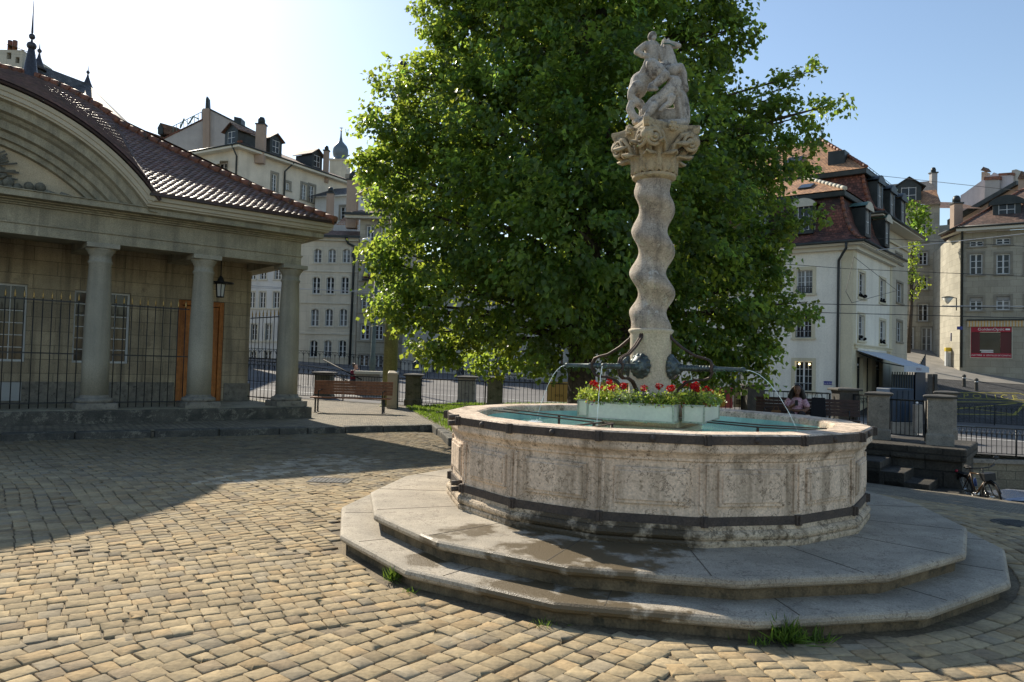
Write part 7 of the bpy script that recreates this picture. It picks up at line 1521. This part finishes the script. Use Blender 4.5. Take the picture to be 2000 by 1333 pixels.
# ---- large cream house with dormers, upper left
C0 = at(463, 400, 75); CR = PlA(C0, 60.6); CL = PlA(C0, 150.8); ch_ = thing('cream_dormer_house', 'large cream rendered house with dormers and chimneys above the portico roof', 'house', (C0.x, C0.y, 0))
ZC = 23.4; hsr = [hb(CR, 531, 340, 541, 374), hb(CR, 558, 357, 566, 372), hb(CR, 589, 360, 599, 391), hb(CR, 604, 363, 614, 396)]; hsl = [hb(CL, 427, 319, 443, 345), hb(CL, 400, 330, 409, 350)]
LC, LD = 17.2, 11.5; b = MB(); wallgrid(b, CR, 0, LC, 5, ZC, hsr, 0, .25); wallgrid(b, CL, 0, LD, 5, ZC, hsl, 0, .25); b.quad(CR.p(LC, 5, 0), CR.p(LC, ZC, 0), CR.p(LC, ZC, -LD), CR.p(LC, 5, -LD)); b.build('wall', M['cream'], ch_)
for h in hsr: window(ch_, CR, h, 0, .22, 2, 4, surround='trim_stone', sw=.25, fw=.08, mull=.14, bar=.04)
for h in hsl: window(ch_, CL, h, 0, .22, 2, 3, surround='trim_stone', sw=.15, fw=.08, mull=.14, grille=.7)
uc, vc = CL.u, CR.u; co_ = Vector(C0)-uc*.8-vc*.8; LCv, LCu = LC+1.6, LD+1.6
b = MB(); roof_rings(b, co_, uc, vc, LCu, LCv, [(0, ZC+.25), (LCu/2-.01, ZC+.25+LCu/2*.42)]); b.build('roof', M['tile_brown'], ch_)
b = MB(); q = [co_, co_+uc*LCu, co_+vc*LCv]; b.obox((q[0].x, q[0].y, ZC-.1), q[1]-q[0], q[2]-q[0], (0, 0, .32)); b.build('eave', M['soffit'], ch_)
def cpt(i, j, z): p = co_+uc*i+vc*j; return Vector((p.x, p.y, z))
b = MB(); b.tube([cpt(-.05, -.05, ZC+.2), cpt(-.05, LCv, ZC+.2)], .09, 6); b.tube([cpt(-.05, -.05, ZC+.2), cpt(LCu, -.05, ZC+.2)], .09, 6); b.build('roof_gutter', M['slate'], ch_)
pipe(ch_, [cpt(.9, -.05, ZC+.1), CL.p(.25, ZC-.8, .1), CL.p(.25, 6, .1)], .09); x_ = CR.uv(555, 340)[0]; pipe(ch_, [CR.p(x_+.6, ZC+.1, .8), CR.p(x_, ZC-.9, .12), CR.p(x_, 6, .12)], .09)
k = .42
for j_, w_ in ((6.3, 1.7), (12.6, 1.7)):
    p_ = co_+uc*1.5+vc*j_; dormer(ch_, Vector((p_.x, p_.y, ZC+.25+1.5*k)), -uc, vc, w_, 1.6, 2.6, 'tile_brown', 'slate', 'glass', 'gable')
p_ = co_+uc*3.2+vc*1.7; dormer(ch_, Vector((p_.x, p_.y, ZC+.25+1.5*k)), -vc, uc, 2.0, 1.5, 2.6, 'tile_brown', 'slate', 'glass', 'gable')
pchim(ch_, 511, 237, 293, 17, 77); pchim(ch_, 638, 291, 333, 10, 86); ridge_line('hip_tiles', [cpt(0, 0, ZC+.35), cpt(LCu/2, LCu/2, ZC+.35+LCu/2*k)], ch_, .14, 'ridge')
b = MB(); b.obox(CL.p(1.6, ZC-1.15, .05), uc*4.6, CL.n*1.0+Vector((0, 0, -.25)), (0, 0, .06)); b.obox(CL.p(1.6, ZC-1.4, 1.05), uc*4.6, CL.n*.02, (0, 0, -.3)); b.build('sun_blind', M['trim_white'], ch_)
# firewall behind it
def px_slab(label, name, cat, pts, Y, th, m, part='wall'):
    o = thing(name, label, cat, tuple(at(pts[0][0], pts[0][1], Y))); slab_px(o, part, pts, Y, th, m); return o
def slab_px(o, part, pts, Y, th, m, uvn=True):
    b = MB(); f = [at(x, y, Y if not hasattr(Y, '__len__') else Y[i]) for i, (x, y) in enumerate(pts)]; k = len(f); bk_ = [p+Vector((0, th, 0)) for p in f]
    b.add(f+bk_, [tuple(range(k)), tuple(range(k, 2*k))[::-1]]+[(i, (i+1) % k, k+(i+1) % k, k+i) for i in range(k)]); return b.build(part, M[m], o)
o = px_slab('bare pinkish-grey firewall with a rooftop chimney behind the cream house at the upper left', 'firewall_house', 'house', [(290, 330), (306, 277), (394, 234), (394, 214), (408, 212), (506, 263), (506, 330)], 97, 10, 'firewall')
slab_px(o, 'coping', [(305, 279), (305, 276), (395, 232), (395, 235)], 96.9, 10.3, 'tile_red'); slab_px(o, 'coping', [(408, 214), (408, 211), (507, 261), (507, 264)], 96.9, 10.3, 'slate')
slab_px(o, 'chimney', [(396, 340), (396, 212), (408, 212), (408, 340)], 96.5, 1.6, 'chimney'); slab_px(o, 'chimney_cap', [(401, 212), (402, 193), (404, 188), (407, 193), (408, 212)], 96.6, .6, 'slate'); slab_px(o, 'vent_box', [(457, 238), (457, 228), (471, 231), (471, 244)], 97.5, 1.5, 'slate')
b = MB()
for i in range(9): a, c = at(338+i*7, 262-i*3.4, 97), at(338+i*7, 247-i*3.4, 97); b.tube([a, c], .04, 4)
b.tube([at(336, 248, 97), at(394, 219, 97)], .05, 4); b.tube([at(352, 250, 96.8), at(360, 232, 96.8), at(368, 243, 96.8), at(378, 228, 96.8), at(388, 233, 96.8)], .12, 4); b.build('terrace_railing', M['verdigris'], o)
o = px_slab('brown tiled roof with a small dormer peeping over the portico roof left of the firewall', 'brown_roof_row', 'house', [(255, 290), (262, 250), (275, 252), (320, 268), (330, 300)], 100, 8, 'tile_brown', 'roof')
slab_px(o, 'dormer', [(308, 262), (308, 250), (313, 241), (318, 250), (318, 262)], 99, 4, 'slate'); slab_px(o, 'dormer_roof', [(307, 251), (313, 240), (348, 250), (344, 262), (318, 262)], 99.2, 3, 'tile_brown')
# small houses between
o, P_, zt = block('pale_back_house', 'pale small house squeezed between the cream dormer house and the chimneys', 'house', (at(615, 400, 84), at(700, 400, 82)), (660, 384), 4, 6, 'greywall', [(665, 404, 680, 428)], dict(surround='trim_stone', sw=.25, nx=2, nz=3))
b = MB(); b.quad(P_.p(-.5, zt, .7), P_.p(P_.L+.4, zt, .7), P_.p(P_.L+.4, zt+1.6, -2.5), P_.p(1.0, zt+1.6, -2.5)); b.build('roof', M['roofdark'], o); pchim(o, 646, 373, 455, 13, 76, 'chimney')
b = MB(); a, c, d_ = at(655, 440, 75), at(700, 440, 75), at(681, 417, 79); b.quad(a, c, at(702, 425, 79), d_); b.build('lower_roof', M['tile_orange'], o)
o, P_, zt = block('dark_dormer_house', 'dark timbered dormer house under the onion dome, partly behind the tree', 'house', (at(672, 400, 92), at(800, 400, 92)), (700, 372), 6, 7, 'brownwall', [(706, 341, 717, 358)], dict(surround='trim_stone', nx=2, nz=2, sill=False))
b = MB(); b.quad(P_.p(-.5, zt-.2, .7), P_.p(P_.L, zt-.2, .7), P_.p(P_.L, zt+4, -6), P_.p(.5, zt+4, -6)); b.build('roof', M['tile_brown'], o)
slab_px(o, 'dormer', [(697, 372), (697, 342), (712, 333), (735, 342), (735, 372)], 91, 5, 'stonegrey')
# onion-domed tower
dp = at(665, 300, 150); o = thing('onion_dome_tower', 'slim tower with a blue-grey onion dome and spire on the skyline', 'tower', (dp.x, 150, 0)); zf = lambda py: at(665, py, 150).z
b = MB(); wv_ = 1.75; b.box(dp.x-wv_, dp.x+wv_, 150-wv_, 150+wv_, zf(360), zf(316)); b.box(dp.x-wv_-.15, dp.x+wv_+.15, 150-wv_-.15, 150+wv_+.15, zf(318), zf(316)+.1); b.build('shaft', M['cream2'], o)
R0 = 15.3*150/FPX; b = MB(); prof = [(1.25*R0, zf(316)), (1.0*R0, zf(313)), (.72*R0, zf(310)), (.9*R0, zf(306)), (1.0*R0, zf(299)), (.97*R0, zf(292)), (.8*R0, zf(286)), (.5*R0, zf(281)), (.25*R0, zf(277)), (.12*R0, zf(268)), (.06*R0, zf(255)), (.02*R0, zf(248))]
b.lathe(prof, (dp.x, 150), 24); b.build('dome', M['domecopper'], o); b = MB(); b.ball((dp.x, 150, zf(256)), .22, 8, 6); b.box(dp.x-.35, dp.x+.35, 149.9, 150.1, zf(251), zf(251)+.12); b.build('spire_cross', M['gold'], o)
# dark hipped roof building behind the portico
R1, R2_ = at(76, 127, 46), at(171, 163, 50); o = thing('slate_roof_building', 'steep dark tiled roof with two small finials rising behind the portico roof', 'building', (R1.x, 42, 0))
E_r, E_l = at(300, 298, 41), at(-60, 300, 38); E_rb = E_r+Vector((-3, 18, 0)); E_lb = Vector(E_l)+Vector((-8, 20, 0)); z_ = E_r.z; 
for v in (E_r, E_l, E_rb, E_lb): v.z = z_
b = MB(); b.quad(E_l, E_r, R2_, R1); b.quad(E_r, E_rb, R2_); b.quad(E_rb, E_lb, R1, R2_); b.quad(E_lb, E_l, R1); b.build('roof', M['roofdark'], o)
b = MB(); 
for p, q in ((E_l, E_r), (E_r, E_rb), (E_rb, E_lb), (E_lb, E_l)): b.quad((p.x, p.y, 0), (q.x, q.y, 0), (q.x, q.y, z_), (p.x, p.y, z_))
b.build('wall', M['stonegrey'], o)
for P0, s0 in ((R1, 1.0), (R2_, .85)):
    b = MB(); b.lathe([(.45*s0, P0.z-.35), (.25*s0, P0.z+.05), (.1*s0, P0.z+.5*s0), (.05*s0, P0.z+.75*s0), (.13*s0, P0.z+.85*s0), (.13*s0, P0.z+.95*s0), (.04*s0, P0.z+1.05*s0), (.005, P0.z+1.5*s0)], (P0.x, P0.y), 10); b.build('finial', M['zinc'], o)
# fortified chimney tower at the far left edge
TP = Plane(at(-60, 110, 46), at(44, 110, 46)); o = thing('stone_tower', 'pale stone tower top with two dark openings at the upper left edge', 'tower', (TP.o.x, 46, 0)); hs = [hb(TP, 13, 103, 22, 116), hb(TP, 30, 112, 38, 124)]; zt = TP.uv(30, 98)[1]
b = MB(); wallgrid(b, TP, 0, TP.L, 0, zt, hs, 0, .4); b.quad(TP.p(TP.L, 0, 0), TP.p(TP.L, zt, 0), TP.p(TP.L, zt, -3), TP.p(TP.L, 0, -3)); b.build('wall', M['cream2'], o)
b = MB(); [b.pbox(TP, h[0], h[1], h[2], h[3], -.41, -.4) for h in hs]; b.build('opening', M['dark_print'], o)
b = MB(); b.quad(TP.p(-.2, zt+1.2, .2), TP.p(TP.L+.15, zt-.05, .2), TP.p(TP.L-.2, zt+.5, -2.5), TP.p(-.2, zt+1.8, -2.5)); b.build('roof', M['roofdark'], o); b = MB()
for px in (20, 30): q = at(px, 80, 47); b.lathe([(.14, q.z-.9), (.14, q.z)], (q.x, q.y), 8)
b.build('chimney_pot', M['ridge'], o)
# drain cover and gully in the paving
p = gz(1985, 1022, 0); o = thing('drain_cover', 'round iron drain cover in the setts at the right edge', 'drain cover', (p.x, p.y, 0)); b = MB(); zz = plaza_z(p.x, p.y); b.lathe([(.27, zz-.01), (.27, zz+.018), (.01, zz+.019)], (p.x, p.y), 28); b.build('plate', M['kerb'], o); b = MB(); [b.box(p.x-.16, p.x+.16, p.y-.2+i*.06, p.y-.18+i*.06, zz+.019, zz+.024) for i in range(7)]; b.build('ribs', M['iron'], o)
p = gz(645, 940, 0); o = thing('drain_grate', 'small rectangular drain grate in the shaded setts left of the steps', 'drain grate', (p.x, p.y, 0)); b = MB(); b.box(p.x-.3, p.x+.3, p.y-.2, p.y+.2, -.01, .012); b.build('plate', M['kerb'], o); b = MB(); [b.box(p.x-.27+i*.06, p.x-.24+i*.06, p.y-.17, p.y+.17, .012, .016) for i in range(9)]; b.build('ribs', M['iron'], o)
